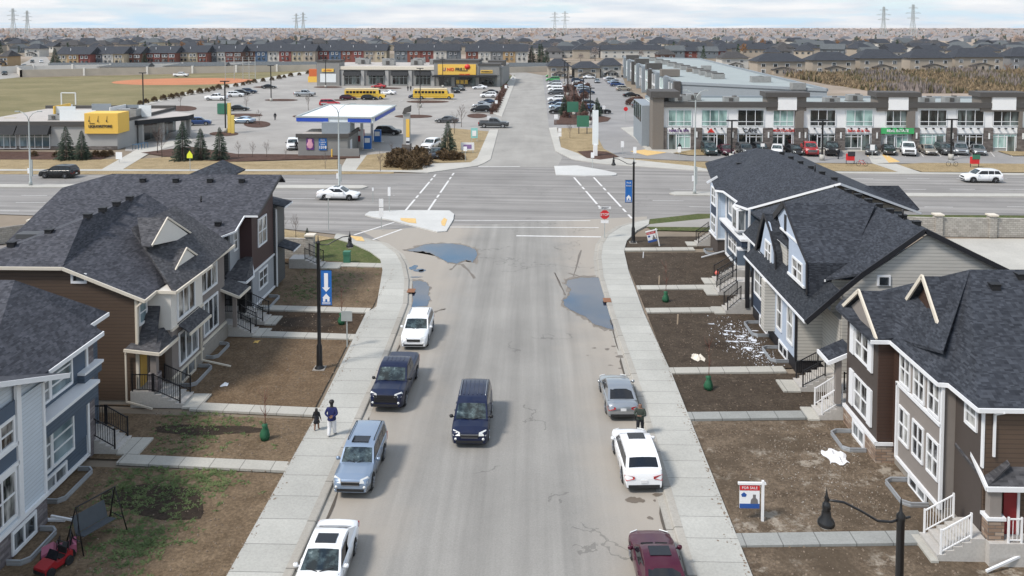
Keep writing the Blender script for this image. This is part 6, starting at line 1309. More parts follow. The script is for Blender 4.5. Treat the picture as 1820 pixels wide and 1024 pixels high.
def lathe_thing(name, label, cat, px, py, prof, m, part='body', n=10, group=None):
    c = G(px, py); t = B().lathe(prof, n).make(name, M[m], None); t.location = (c.x, c.y, .03); return tag(t, label, cat, group)
c = G(617, 468); b = B(); b.box(-.28, .28, -.25, .25, 0, .95); b.box(-.31, .31, -.29, .27, .95, 1.05); b.box(-.31, .31, -.29, -.2, .75, .95); t = b.make('garbage_bin', M['green_box'], None); t.location = (c.x, c.y, .04); tag(t, 'small green bin on the left corner lawn', 'bin')
# yard odds and ends
def stake(px, py, label, hh=.7, m='wood'):
    c = G(px, py); b = B(); b.beam((0, 0, 0), (.03, 0, hh), .08); t = b.make('survey_stake', M[m], None); t.location = (c.x, c.y, .03); tag(t, label, 'stake', 'stakes in the right yards')
stake(1143, 459, 'short white stake in the farthest dark yard', .55, 'trim'); stake(1171, 506, 'thin wooden stake near the second far right walk'); stake(1204, 577, 'pinkish wooden stake at the edge of the snowy yard')
c = G(1274, 502); b = B(); b.beam((0, 0, 0), (0, 0, .7), .04); b.lathe([(0, .6), (.15, .68), (.18, .8), (.1, .95), (0, .98)], 10); t = b.make('yard_marker', plain('salmon', (.6, .13, .10), .6), None); t.location = (c.x, c.y, 0); tag(t, 'round red marker on a stick by the far right steps', 'marker')
def sheet_thing(px, py, label, w_, d_, seed, m, cat='debris', name='debris', n=7, zz=.25):
    c = G(px, py); r = random.Random(seed); b = B(); gr = [[Vector((c.x+(i/n-.5)*w_*(1+.2*math.sin(j+seed)), c.y+(j/n-.5)*d_*(1+.25*math.sin(i*1.3+seed)), .05+zz*abs(r.gauss(0, .5))*(1-abs(i/n-.5)*1.6)*(1-abs(j/n-.5)*1.6))) for j in range(n+1)] for i in range(n+1)]
    for i in range(n):
        for j in range(n): b.add([gr[i][j], gr[i+1][j], gr[i+1][j+1], gr[i][j+1]], [(0, 1, 2, 3)])
    t = b.make(name, M[m], None); tag(t, label, cat); return t
sheet_thing(1485, 814, 'crumpled white sheet lying in the near right yard', 1.0, 1.3, 3, 'white_cloth', 'sheet', 'plastic_sheet'); sheet_thing(1240, 637, 'pale torn bag lying in the snowy right yard', .75, 1.0, 5, 'trim_cream', 'bag', 'torn_bag')
sheet_thing(400, 685, 'white scrap lying in the third left yard', .35, .5, 7, 'trim', 'scrap', 'scrap', 4, .15); sheet_thing(456, 609, 'orange scrap near the brown house steps', .35, .4, 9, 'door_yellow', 'scrap', 'scrap', 4, .15)
sheet_thing(380, 612, 'white bag in the window well of the brown house', .5, .7, 8, 'trim', 'bag', 'torn_bag', 4, .5)
# curb side grate
for x, y, lb in ((731, 520, 'rusty drain inlet in the left kerb by the puddle'), (1079, 537, 'rusty drain inlet in the right kerb by the puddle')):
    c = G(x, y); b = B(); b.box(-.3, .3, -.45, .45, .145, .17); t = b.make('drain_inlet', plain('rust', (.22, .10, .05), .8), None); t.location = (c.x, c.y, 0); tag(t, lb, 'drain')
# swing seat, toy cars
c = G(172, 958); t = thing('garden_swing', 'black framed garden swing seat with grey sling in the nearest left yard', 'swing seat', (c.x, c.y, .03), R(62))
for s in (-1, 1):
    b = B(); b.tube([(s*.95, -.6, 0), (s*.85, 0, 1.75), (s*.95, .6, 0)], .028, 6); b.tube([(s*.93, -.42, .5), (s*.93, .42, .5)], .02, 6); b.make('side_frame', M['black_metal'], t)
b = B(); b.tube([(-.88, 0, 1.75), (.88, 0, 1.75)], .028, 6); b.make('top_bar', M['black_metal'], t)
sl_ = plain('sling', (.06, .07, .08), .8, var=.2); b = B(); b.slab([(-.7, -.25, .55), (.7, -.25, .55), (.7, .3, .45), (-.7, .3, .45)], .03); b.make('seat', sl_, t)
b = B(); b.prism([(-.7, .3, .47), (.7, .3, .47), (.7, .52, 1.1), (-.7, .52, 1.1)], (0, .02, .01)); b.make('backrest', sl_, t)
[B().tube([(s*.72, .1, .5), (s*.75, 0, 1.72)], .012, 5).make('hanger', M['black_metal'], t) for s in (-1, 1)]
plain('toy_red', (.28, .015, .02), .35); plain('toy_pink', (.35, .10, .16), .4); plain('toy_blue', (.05, .25, .5), .4)
def toy(px, py, rz, m, label):
    c = G(px, py); t = thing('toy_car', label, 'ride on toy', (c.x, c.y, .03), rz, 'ride on toys in the nearest left yard')
    b = B(); b.prism([(-.3, -.6, .15), (-.3, .6, .15), (-.3, .62, .38), (-.3, .2, .5), (-.3, .1, .36), (-.3, -.3, .36), (-.3, -.45, .5), (-.3, -.6, .45)], (.6, 0, 0)); b.make('body', M[m], t)
    for sx in (-1, 1):
        for sy in (-.4, .4): b = B(); b.tube([(sx*.28, sy, .17), (sx*.40, sy, .17)], .17, 12); b.make('wheel', M['tyre'], t)
    b = B(); b.prism([(-.28, .12, .45), (.28, .12, .45), (.24, -.02, .72), (-.24, -.02, .72)], (0, -.02, 0)); b.make('windscreen', M['car_glass_dark'], t)
    b = B(); b.box(-.22, .22, -.42, -.36, .36, .68); b.box(-.22, .22, -.36, -.1, .34, .40); b.make('seat', M['plastic'], t); b = B(); b.tube([(-.25, -.5, .4), (-.25, -.4, .85), (.25, -.4, .85), (.25, -.5, .4)], .025, 6); b.make('roll_bar', M['plastic'], t); b = B(); b.box(-.28, .28, .55, .66, .16, .26); b.make('bumper', M['plastic'], t)
toy(96, 1012, R(160), 'toy_red', 'red ride on toy car at the lower left corner'); toy(106, 990, R(120), 'toy_pink', 'pink and black ride on toy behind the red one')
c = G(120, 975); t = thing('tricycle', 'small blue bicycle lying behind the ride on toys', 'bicycle', (c.x, c.y+.6, .05), R(30))
for y in (-.4, .4): b = B(); b.tube([(.22*math.cos(a)+.05, y+.0, .22+.22*math.sin(a)) if False else (.03, y+.22*math.cos(a), .24+.22*math.sin(a)) for a in (2*math.pi*k/14 for k in range(15))], .02, 5, caps=False); b.make('wheel', M['tyre'], t)
b = B(); b.tube([(.03, -.4, .24), (.03, -.1, .55), (.03, .35, .6), (.03, .4, .24)], .02, 6); b.tube([(.03, -.1, .55), (.03, .1, .25), (.03, .35, .58)], .018, 6); b.make('frame', M['toy_blue'], t); b = B(); b.tube([(-.2, .33, .75), (.25, .33, .75)], .015, 6); b.make('handlebar', M['chrome'], t)
b = B(); b.beam((0, 0, .08), (.95, 0, .08), .14, .08); t = b.make('rain_pipe', M['trim'], None); c = G(77, 927); t.location = (c.x, c.y, 0); tag(t, 'white rain pipe lying on the ground by the stone base', 'rain pipe')
# bicycles and food boxes before the shops
def bike(px, py, m, label, rz):
    c = G(px, py); t = thing('bicycle', label, 'bicycle', (c.x, c.y, .05), rz, 'bicycles before the shops')
    for y in (-.52, .52): b = B(); b.tube([(.0, y+.33*math.cos(a), .34+.33*math.sin(a)) for a in (2*math.pi*k/14 for k in range(15))], .03, 5, caps=False); b.make('wheel', M['tyre'], t)
    b = B(); b.tube([(0, -.52, .34), (0, -.15, .85), (0, .4, .85), (0, .52, .34)], .03, 6); b.tube([(0, -.2, .8), (0, 0, .3), (0, .4, .8)], .03, 6); b.tube([(0, -.52, .34), (0, 0, .3)], .025, 6); b.make('frame', M[m], t)
    b = B(); b.tube([(-.25, .38, 1.0), (.25, .38, 1.0)], .02, 6); b.make('handlebar', M['plastic'], t); b = B(); b.box(-.07, .07, -.3, -.05, .9, .96); b.make('saddle', M['plastic'], t)
bike(1532, 296, 'sign_red', 'red bicycle standing on the verge beside the red delivery box', R(80)); bike(1692, 296, 'pole_grey', 'white and black bicycle leaning at the lamp before the shops', R(85))
for x, y, lb, m in ((1511, 292, 'red and black menu board on the verge, left of the red bicycle', 'sign_red'), (1732, 298, 'red cart with a green top beside the passing white suv', 'sign_red')):
    c = G(x, y); t = thing('menu_board', lb, 'sign', (c.x, c.y, 0)); b = B(); b.box(-.55, .55, -.3, .3, .6, 1.6); b.make('box', M[m], t); b = B(); b.box(-.5, .6, -.35, -.3, 1.3, 2.0); b.make('board', M['green_box' if 'cart' in lb else 'ink'], t)
    for sx in (-.6, .6): b = B(); b.beam((sx, 0, 0), (sx, 0, .6), .08); b.make('leg', M['ink'], t)
# blue rails by the liquor shop, bollards
for k in range(4):
    c = G(241+k*5.5, 267-k*1.3); b = B(); b.tube([(-.5, 0, 0), (-.5, 0, .9), (.5, 0, .9), (.5, 0, 0)], .05, 6); t = b.make('bike_rack', plain('rack_blue', (.05, .14, .25), .5), None); t.location = (c.x, c.y, .05); t.rotation_euler = (0, 0, R(0)); tag(t, ['nearest', 'second nearest', 'third nearest', 'farthest'][k]+' blue bicycle rack hoop before the liquor shop wall', 'bicycle rack', 'blue bicycle racks by the liquor shop')
for x, y, yt in ((408, 236, 183), (414, 237, 205)):
    c = G(x, y); hh = QY(x, yt, c.y).z; b = B(); b.box(-.3, .3, -.2, .2, 0, hh); t = b.make('barrier_post', plain('post_yellow', (.68, .5, .12), .6), None); t.location = (c.x, c.y, 0); tag(t, ('tall' if yt < 200 else 'short')+' pale yellow barrier post in the liquor shop lot', 'post')
for x, y, w_, h_, lb in ((396, 203, 2.2, 2.6, 'green utility box beside the black sedan'), (1036, 238, 2.4, 2.4, 'green sign board on the corner lawn near the white pylon'), (1018, 210, 2.6, 2.6, 'pale green sign board at the planted strip end')):
    c = G(x, y); t = thing('utility_box' if 'box' in lb else 'lawn_sign', lb, 'utility box' if 'box' in lb else 'sign', (c.x, c.y, 0)); b = B(); b.box(-w_/2, w_/2, -.6 if 'box' in lb else -.1, .6 if 'box' in lb else .1, .1 if 'box' in lb else 1.4, h_+(0 if 'box' in lb else 1.2)); b.make('panel', M['green_box'], t)
    for sx in (-.8, .8): b = B(); b.beam((sx, 0, 0), (sx, 0, 1.4), .15); b.make('leg', M['ink'], t)
for x, y, yt, w_, m_, lb in ((843, 252, 228, 12, 'green_box', 'pale turquoise poster board on the corner lawn'), (831, 272, 254, 24, 'sign_white', 'white poster board with purple picture on the corner lawn')):
    c = G(x, y); zt = QY(x, yt, c.y).z; ww = w_*c.y/F; t = thing('poster_board', lb, 'sign', (c.x, c.y, .05)); b = B(); b.box(-ww/2, ww/2, -.06, .06, zt*.25, zt); o = b.make('board', M['trim'] if 'white' in lb else plain('aqua', (.25, .55, .52), .6), t)
    b = B(); b.box(-ww*.3, ww*.3, -.1, -.06, zt*.4, zt*.8); b.make('picture', plain('violet', (.25, .16, .35), .6) if 'white' in lb else M['sign_white'], o)
    for sx in (-.4, .4): b = B(); b.beam((sx*ww, .05, 0), (sx*ww, .05, zt*.3), .1); b.make('leg', M['pole_grey'], t)
# masonry walls by the avenue
stone('block_wall', [(.30, .28, .25), (.38, .36, .32), (.46, .43, .39)], 2.4, 5, (.22, .2, .18))
def wall_seg(name, label, pts, hh, pier=True, gm='block_wall'):
    t = thing(name, label, 'wall', pts[0]); b = B()
    for p, q in zip(pts, pts[1:]): b.beam(Vector(p)+Vector((0, 0, hh/2)), Vector(q)+Vector((0, 0, hh/2)), .3, hh)
    b.make('wall', M[gm], t, t.location)
    for p in pts:
        b = B(); b.box(p[0]-.35, p[0]+.35, p[1]-.35, p[1]+.35, 0, hh+.25); o = b.make('pier', M[gm], t, t.location); b = B(); b.box(p[0]-.45, p[0]+.45, p[1]-.45, p[1]+.45, hh+.25, hh+.4); b.make('cap', M['trim_cream'], o, t.location)
wall_seg('masonry_wall', 'pale masonry wall with capped pier behind the left corner lawn', [tuple(G(552, 461)), tuple(G(425, 457))], 1.9); wall_seg('masonry_wall', 'pale block wall with capped piers behind the right houses', [tuple(G(1590, 418)), tuple(G(1666, 420)), tuple(G(1762, 421)), tuple(G(1920, 423))], 1.9)
t = wall_seg('masonry_wall', 'stone and red brick wall behind the left houses', [tuple(G(-40, 440)), tuple(G(60, 425)), tuple(G(110, 402))], 1.6)
# ------------------------------------------------------------------ shops, fuel station, grocery
glass('glass_teal', (.10, .17, .16), (.36, .52, .48), .4, .5); glass('glass_shop', (.010, .013, .013), (.22, .27, .26), .55, .35)
plain('clad_grey', (.24, .235, .225), .8, var=.12, vs=.5); plain('clad_light', (.36, .355, .34), .8, var=.1, vs=.5); plain('clad_dark', (.075, .07, .066), .8, var=.1); plain('clad_brown', (.17, .15, .13), .8, var=.1); plain('clad_white', (.76, .76, .75), .7, var=.06); plain('clad_blue', (.24, .27, .295), .6, var=.1)
plain('roof_gravel', (.42, .39, .36), .95, var=.2, vs=.6); plain('roof_pale', (.30, .335, .33), .8, var=.14, vs=.25); plain('canopy_white', (.72, .75, .75), .6, var=.05); plain('awning', (.015, .017, .02), .8); plain('brand_yellow', (.80, .50, .09), .6, var=.04); plain('logo_red', (.62, .03, .02), .5, var=0); plain('logo_green', (.05, .38, .12), .5); plain('logo_purple', (.12, .03, .2), .5, var=0)
plain('pump_red', (.30, .02, .03), .5); stone('pier_stone', [(.07, .06, .055), (.13, .11, .10), (.20, .18, .165)], 1.3, 4); plain('unit_grey', (.30, .30, .29), .6, .3, var=.3, vs=2.)
class Fr:
    """a building's own frame: u along the front from the left corner, v back from it, w up"""
    def __init__(s, p, q, name, label, cat):
        s.o = Vector((p.x, p.y, 0)); d = Vector((q.x-p.x, q.y-p.y, 0)); s.len = d.length
        s.t = thing(name, label, cat, tuple(s.o), math.atan2(d.y, d.x))
    def bx(s, name, m, *boxes, parent=None):
        b = B()
        for q in boxes: b.box(*q)
        return b.make(name, M[m] if isinstance(m, str) else m, parent or s.t)
    def u(s, px, py=268): 
        c = s.t.rotation_euler.z; d = Vector((math.cos(c), math.sin(c), 0)); n = Vector((-d.y, d.x, 0)); r = ray(px, py)
        t = (s.o-Vector((0, 0, H))).dot(n)/r.dot(n); return (Vector((0, 0, H))+r*t-s.o).dot(d)
    def w(s, px, py):
        c = s.t.rotation_euler.z; n = Vector((-math.sin(c), math.cos(c), 0)); r = ray(px, py); t = (s.o-Vector((0, 0, H))).dot(n)/r.dot(n); return H+r.z*t
    def glz(s, px0, px1, py0, py1, m, nx=3, rows=(.27,), fm='trim', v=0, py=None):
        """glazed opening between survey pixels; frame bars as its sub-part"""
        u0, u1 = s.u(px0), s.u(px1); w1, w0 = s.w(px0, py0), s.w(px0, py1)
        o = s.bx('window', m, (u0, u1, v-.03, v+.02, w0, w1)); f = B(); e = .09
        f.box(u0, u0+e, v-.1, v-.03, w0, w1); f.box(u1-e, u1, v-.1, v-.03, w0, w1); f.box(u0+e, u1-e, v-.1, v-.03, w0, w0+e); f.box(u0+e, u1-e, v-.1, v-.03, w1-e, w1)
        for i in range(1, nx): c = u0+(u1-u0)*i/nx; f.box(c-e/2, c+e/2, v-.09, v-.03, w0+e, w1-e)
        for r_ in rows: c = w0+(w1-w0)*r_; f.box(u0+e, u1-e, v-.085, v-.03, c-e/2, c+e/2)
        f.make('frame', M[fm], o); return o
def rtu(fr, u, v, z, s=1., k=0):
    b = B(); b.box(u-1.3*s, u+1.3*s, v-.8*s, v+.8*s, z+.1, z+1.2*s); b.box(u-.5*s, u+.2*s, v-.95*s, v-.8*s, z+.3, z+1.0*s, 1); b.lathe([(.45*s, 0), (.45*s, .15), (0, .15)], 10, (u+.6*s, v, z+1.2*s), 1); b.box(u-1.4*s, u+1.4*s, v-.9*s, v+.9*s, z, z+.1, 1)
    b.make('rooftop_unit', [M['unit_grey'], M['clad_dark']], fr.t)
# front row of shops
f = Fr(G(1168, 266), G(1835, 270), 'shop_row', 'two storey white shop row with stone piers and tall windows along the avenue', 'shops')
Wt = f.w(1300, 190); Wr = f.w(1300, 181); L0 = f.len; D = 17
f.bx('wall', 'clad_white', (.0, L0, .05, D, 0, Wt-.1)); f.bx('lower_wall', 'clad_light', (.0, L0, .0, .05, 0, f.w(1300, 227)))
f.bx('roof', 'roof_pale', (0, L0, .6, D, Wt-.1, Wt+.1)); f.bx('parapet', 'clad_dark', (-.5, L0, -.55, .6, Wt, Wr)); f.bx('rear_parapet', 'clad_blue', (0, L0, D-.3, D+.2, Wt-.2, Wt+.5))
b = B(); b.box(-.9, 1.0, -.6, 3.5, 0, f.w(1172, 165)); b.box(-1.3, 3.6, -1.0, 5.0, f.w(1172, 173), f.w(1172, 165)+.3, 1); b.make('corner_tower', [M['clad_brown'], M['clad_dark']], f.t)
f.bx('side_wall', 'clad_blue', (-2.2, -.05, 3.6, D, 0, Wt-.2)); 
for v in (5, 8, 11, 14): f.bx('side_window', 'glass_shop', (-2.26, -2.2, v, v+2, 4.2, 7.2))
piers = [(1170, 1184), (1227, 1247), (1292, 1309), (1356, 1372), (1411, 1427), (1422, 1434) if False else (1425, 1434), (1484, 1500), (1549, 1563), (1620, 1632), (1681, 1698), (1747, 1762), (1807, 1822)]
for a, c in piers:
    o = f.bx('pier', 'pier_stone', (f.u(a), f.u(c), -.45, .0, 0, f.w(a, 227)))
    f.bx('wall_light', 'lamp_clear', (f.u((a+c)/2)-.12, f.u((a+c)/2)+.12, -.56, -.45, 2.2, 3.2), parent=o)
for px0, px1, hi_ in ((1357, 1435, 1), (1552, 1632, 1), (1735, 1822, 1)):
    zt = f.w(px0, 171); f.bx('raised_parapet', 'clad_dark', (f.u(px0), f.u(px1), -.8, 3.0, zt-.1, zt+.7)); f.bx('raised_wall', 'clad_brown', (f.u(px0)+.4, f.u(px1)-.4, -.3, 2.6, Wt-.6, zt-.1))
    f.bx('raised_panel', 'clad_white', (f.u(px0+23), f.u(px1-22), -.62, -.3, f.w(px0, 195), zt-.1)); f.bx('pillar', 'clad_brown', (f.u(px1-23 if px1 < 1800 else px1-14), f.u(px1-9), -.5, .0, f.w(px0, 227), Wt-.6))
up = [(1187, 1229, 'glass_teal', 3), (1246, 1292, 'glass_teal', 3), (1310, 1357, 'glass_shop', 3), (1373, 1410, 'glass_teal', 3), (1438, 1484, 'glass_shop', 3), (1502, 1550, 'glass_teal', 3), (1573, 1612, 'glass_shop', 3), (1633, 1681, 'glass_shop', 3), (1699, 1747, 'glass_shop', 3), (1763, 1809, 'glass_shop', 3)]
for a, c, m_, nx in up: f.glz(a, c, 195, 224, m_, nx)
dn = [(1185, 1227, 'glass_teal'), (1247, 1291, 'glass_shop'), (1309, 1355, 'glass_shop'), (1372, 1410, 'glass_shop'), (1435, 1483, 'glass_shop'), (1500, 1548, 'glass_shop'), (1572, 1613, 'glass_teal'), (1632, 1680, 'glass_teal'), (1698, 1746, 'glass_shop'), (1762, 1806, 'glass_teal')]
sg = [('NAILS & SPA', 'logo_purple'), ('', 'logo_red'), ('CAFE', 'ink'), ('MORTGAGES', 'logo_red'), ('', 'ink'), ('Salon de la Vie', 'logo_red'), ('REAL ESTATE', 'sign_white'), ('', 'ink'), ('', 'ink'), ('', 'ink')]
for i, ((a, c, m_), (tx, tm)) in enumerate(zip(dn, sg)):
    f.glz(a, c, 238, 263, m_, 4, (.8,)); u0, u1 = f.u(a), f.u(c); d_ = f.bx('door', 'glass_shop', ((u1-1.6 if i % 2 else u0+.3), (u1-.4 if i % 2 else u0+1.5), -.16, -.1, .1, 2.6)); f.bx('frame', 'trim', ((u1-1.75 if i % 2 else u0+.15), (u1-1.6 if i % 2 else u0+.3), -.2, -.1, 0, 2.7), ((u1-.4 if i % 2 else u0+1.5), (u1-.25 if i % 2 else u0+1.65), -.2, -.1, 0, 2.7), parent=d_)
    band = f.bx('sign_band', 'clad_white', (u0+.02, u1-.02, -.22, -.05, f.w(a, 237), f.w(a, 227)))
    zc = f.w(a, 231.5)
    for k in range(3): f.bx('sign_lamp', 'black_pole', (u0+(u1-u0)*(k+.8)/3.6-.1, u0+(u1-u0)*(k+.8)/3.6+.1, -.7, -.22, zc+.25, zc+.45), parent=band)
    if i == 6: f.bx('sign_board', 'logo_green', (u0-.8, u1+.8, -.5, -.22, zc-.55, zc+.45), parent=band)
    if i == 1: b = B(); b.prism([(u0+.9, -.25, zc-.35), (u0+2.1, -.25, zc-.35), (u0+1.5, -.25, zc+.4)], (0, -.12, 0)); b.make('emblem', M['logo_red'], band)
    if tx: text(tx, 1.0 if len(tx) < 6 else .62, band, M[tm], ((u0+u1)/2, -.53 if i == 6 else -.3, zc-.05), (R(90), 0, 0), bold=.01, depth=.04)
for px in (1192, 1222, 1252, 1311, 1494, 1560, 1675, 1725): rtu(f, f.u(px), 8+3*math.sin(px), Wt+.1, 1.0)
# long building behind, running away from the avenue
A_, B_, C_, D_ = G(1208, 168.5), G(1104, 131.5), G(1245, 105, 8), G(1470, 160, 8)
t = thing('long_building', 'long flat roofed blue grey commercial building reaching back from the shops', 'commercial building', (A_.x, A_.y, 0)); zt = 8.
A2, B2 = Vector((G(1208, 147.7, zt).x, G(1208, 147.7, zt).y, 0)), Vector((G(1108, 101.5, zt).x, G(1108, 101.5, zt).y, 0)); C2, D2 = Vector((C_.x, C_.y, 0)), Vector((D_.x, D_.y, 0))
off = Vector(t.location)
b = B(); b.prism([A2, D2, C2, B2], (0, 0, zt-.3)); b.make('wall', M['clad_blue'], t, off)
b = B(); b.prism([p+Vector((0, 0, zt-.3)) for p in (A2, D2, C2, B2)], (0, 0, .15)); b.make('roof', M['roof_pale'], t, off)
b = B(); [b.beam(p+Vector((0, 0, zt)), q+Vector((0, 0, zt)), .5, .6) for p, q in ((A2, D2), (D2, C2), (C2, B2), (B2, A2))]; b.make('parapet', M['clad_blue'], t, off)
for k in range(9):
    s0, s1 = (k+.12)/9, (k+.88)/9; p, q = A2.lerp(B2, s0), A2.lerp(B2, s1); n = Vector((-(B2-A2).normalized().y, (B2-A2).normalized().x, 0)); 
    b = B(); b.beam(p+n*.1+Vector((0, 0, 4)), q+n*.1+Vector((0, 0, 4)), .3, 6.2); o = b.make('glazed_bay', M['glass_teal' if k % 2 else 'glass_shop'], t, off)
    b = B(); [b.beam(p.lerp(q, j/3)+n*.3+Vector((0, 0, 1)), p.lerp(q, j/3)+n*.3+Vector((0, 0, 7.2)), .25) for j in range(4)]; b.beam(p+n*.3+Vector((0, 0, 4.2)), q+n*.3+Vector((0, 0, 4.2)), .3, .5); b.make('mullion', M['trim'], o, off)
    c = A2.lerp(B2, k/9); b = B(); b.beam(c+n*.6, c+n*.6+Vector((0, 0, zt+.4)), 1.5, 1.5); b.make('pier', M['clad_blue' if k % 3 else 'clad_dark'], t, off)
    if k in (1, 3, 5, 7): m_ = A2.lerp(B2, (k+.5)/9)-n*1.2; b = B(); b.box(m_.x-2.2, m_.x+2.6, m_.y-1.6, m_.y+1.6, zt, zt+1.8); b.make('roof_box', M['clad_brown' if k == 1 else 'clad_dark'], t, off)
for k in range(11):
    c = G(1160+k*11.6, 107.8+k*3.1, zt); b = B(); b.box(c.x-1.5, c.x+1.5, c.y-1.2, c.y+1.2, zt-.1, zt+1.1); b.box(c.x-1.3, c.x+1.3, c.y-1.0, c.y+1.0, zt+1.1, zt+1.3, 1); b.make('rooftop_unit', [M['unit_grey'], M['clad_dark']], t, off)
for px, py in ((1255, 124), (1358, 145), (1345, 145), (1418, 158)): c = G(px, py, zt); b = B(); b.box(c.x-1.4, c.x+1.4, c.y-1, c.y+1, zt-.1, zt+1.3); b.make('rooftop_unit', M['unit_grey'], t, off)
f = Fr(G(1220, 176), G(1321, 177), 'tall_end_block', 'brown and white block with dark cornice standing over the long flat roof', 'commercial building'); zt2 = f.w(1250, 142)
f.bx('wall', 'clad_brown', (0, f.len, 0, 10, 0, zt2)); f.bx('cornice', 'clad_dark', (-.8, f.len+.8, -.8, 10.5, zt2, zt2+1.0)); f.bx('panel', 'clad_white', (f.u(1234), f.u(1304), -.2, 0, zt2-4.2, zt2-.6)); f.bx('window', 'glass_shop', (f.u(1238), f.u(1300), -.15, .02, zt2-5.2, zt2-4.3)); f.bx('chimney_block', 'clad_brown', (.2, 3.0, .2, 3, zt2, zt2+3.2))
# white pylon sign, price pylon
c = G(1058, 277); t = thing('pylon_sign', 'tall white blank pylon sign on the corner lawn', 'pylon sign', (c.x, c.y, 0)); hh = QY(1058, 196, c.y).z; wd = 10*c.y/F
b = B(); b.box(-wd*.35, wd*.35, -.5, .5, 0, hh*.25); b.make('base', M['clad_white'], t); b = B(); b.box(-wd/2, wd/2, -.35, .35, hh*.25, hh); b.make('panel', M['canopy_white'], t); b = B(); b.box(-wd*.3, -wd*.05, -.35, .35, hh, hh+.9); b.make('fin', M['pole_grey'], t)
c = G(723, 280); t = thing('price_pylon', 'stone pylon with yellow sign panel between shrubs by the fuel station', 'pylon sign', (c.x, c.y, 0)); hh = QY(723, 192, c.y).z; wd = 15*c.y/F
b = B(); b.box(-wd*.5, wd*.5, -.8, .8, 0, 2.2); b.make('base', M['pier_stone'], t); b = B(); b.box(-wd*.36, wd*.42, -.45, .45, 2.2, hh-.9); b.make('shaft', M['clad_light'], t); b = B(); b.prism([(-wd*.45, -.7, hh-.9), (wd*.5, -.7, hh-.6), (wd*.5, -.7, hh+.4), (-wd*.2, -.7, hh)], (0, 1.4, 0)); b.make('cap', M['clad_dark'], t)
b = B(); b.box(0, wd*.40, -.52, -.45, hh*.42, hh*.78); b.make('sign_panel', M['brand_yellow'], t); b = B(); b.box(0, wd*.40, -.52, -.45, hh*.25, hh*.41); b.make('price_panel', M['sign_white'], t); b = B(); b.box(0, wd*.40, -.56, -.52, hh*.3, hh*.34); b.make('price_digits', M['ink'], t)
# liquor shop
f = Fr(G(-60, 266), G(209, 266), 'liquor_shop', 'low grey liquor shop with yellow sign block and black awnings', 'shop'); zt = f.w(100, 217)
f.bx('wall', 'clad_light', (0, f.len, 0, 24, 0, zt-.25)); f.bx('dark_band', 'clad_dark', (-.2, f.u(156), -.25, .1, zt-.7, zt+.1)); f.bx('roof', 'roof_gravel', (.3, f.len-.3, .3, 24, zt-.3, zt-.1)); f.bx('rear_parapet', 'clad_dark', (0, f.len, 23.8, 24.4, zt-.4, zt+.5)); f.bx('side_parapet', 'clad_dark', (f.len-.3, f.len+.1, .1, 23.7, zt-.3, zt+.2))
for a, c in ((-60, -20), (-14, 30), (36, 90)):
    f.glz(a, c, 238, 264, 'glass_blue', 4, (.8,), v=-.05); b = B(); u0, u1 = f.u(a)-.2, f.u(c)+.2; w0, w1 = f.w(30, 238), f.w(30, 220); b.prism([(u0, -.1, w1), (u0, -1.3, w0), (u0, -.1, w0)], (u1-u0, 0, 0)); b.make('awning', M['awning'], f.t)
f.bx('brick_plinth', 'pier_stone', (0, f.len, -.12, 0, 0, .6)); ub0, ub1 = f.u(154), f.len-.1; z0, z1 = f.w(180, 237), f.w(180, 201)
o = f.bx('sign_block', 'brand_yellow', (ub0, ub1+.5, -.5, 3.6, z0, z1)); text('LIQUORSTORE', .60, o, M['ink'], ((ub0+ub1)/2+.1, -.55, z0+1.25), (R(90), 0, 0), bold=.012, depth=.04); text('CITYMAX', .22, o, M['ink'], ((ub0+ub1)/2-1.3, -.55, z0+1.75), (R(90), 0, 0))
for k in range(3): b = B(); u_ = ub0+.8+k*1.5; b.tube([(u_, -.54, z1-1.2), (u_+.1, -.54, z1-.45)], .025, 5); b.lathe([(0, -.18), (.09, -.1), (.09, .1), (0, .18)], 6, (u_, -.56, z1-1.3)); b.make('sign_bottle', M['ink'], o)
fw_ = lambda px, py: f.w(px, py)

cq = [(f.len, 6.5), (f.len+.6, 6.5), (f.len+6.5, 14), (f.len+6.5, 17), (f.len, 22)]
b = B(); b.prism([(x, y, zt-.5) for x, y in cq], (0, 0, -.8)); b.make('side_canopy', M['awning'], f.t); b = B(); b.prism([(x, y, zt-.42) for x, y in cq], (0, 0, -.07)); b.make('canopy_roof', M['roof_gravel'], f.t);  f.bx('entrance_glass', 'glass_shop', (f.len-.02, f.len+.06, 8, 24, .1, zt-1.4))
for u_, v in ((.3, 7.2), (2.6, 10.5), (5.2, 14), (5.2, 16.4)): f.bx('column', 'clad_light', (f.len+u_, f.len+u_+.7, v, v+.7, 0, zt-1.3))
for a, c, d_, z_ in ((66, 102, 6, 2.1), (90, 155, 3, 1.7), (205, 228, 9, 2.0), (100, 137, 12, 2.0), (165, 205, 12, 1.8)):
    b = B(); b.box(f.u(a), f.u(c), d_, d_+.15, zt-.1, zt+z_); o = b.make('roof_screen', M['canopy_white' if d_ < 12 else 'clad_blue'], f.t)
for a in (62, 165): f.bx('screen_side', 'clad_white', (f.u(a), f.u(a)+.15, 6, 12, zt-.1, zt+1.9))
rtu(f, f.u(192), 8, zt-.1, 1.3); rtu(f, f.u(78), 4, zt-.1, .8)
f.bx('roof_hatch', 'brand_yellow', (f.u(64), f.u(66), 5.5, 11, zt-.1, zt+2.2)); f.bx('roof_rail', 'trim_cream', (f.u(2), f.u(24), 1.0, 1.1, zt+.5, zt+.7))
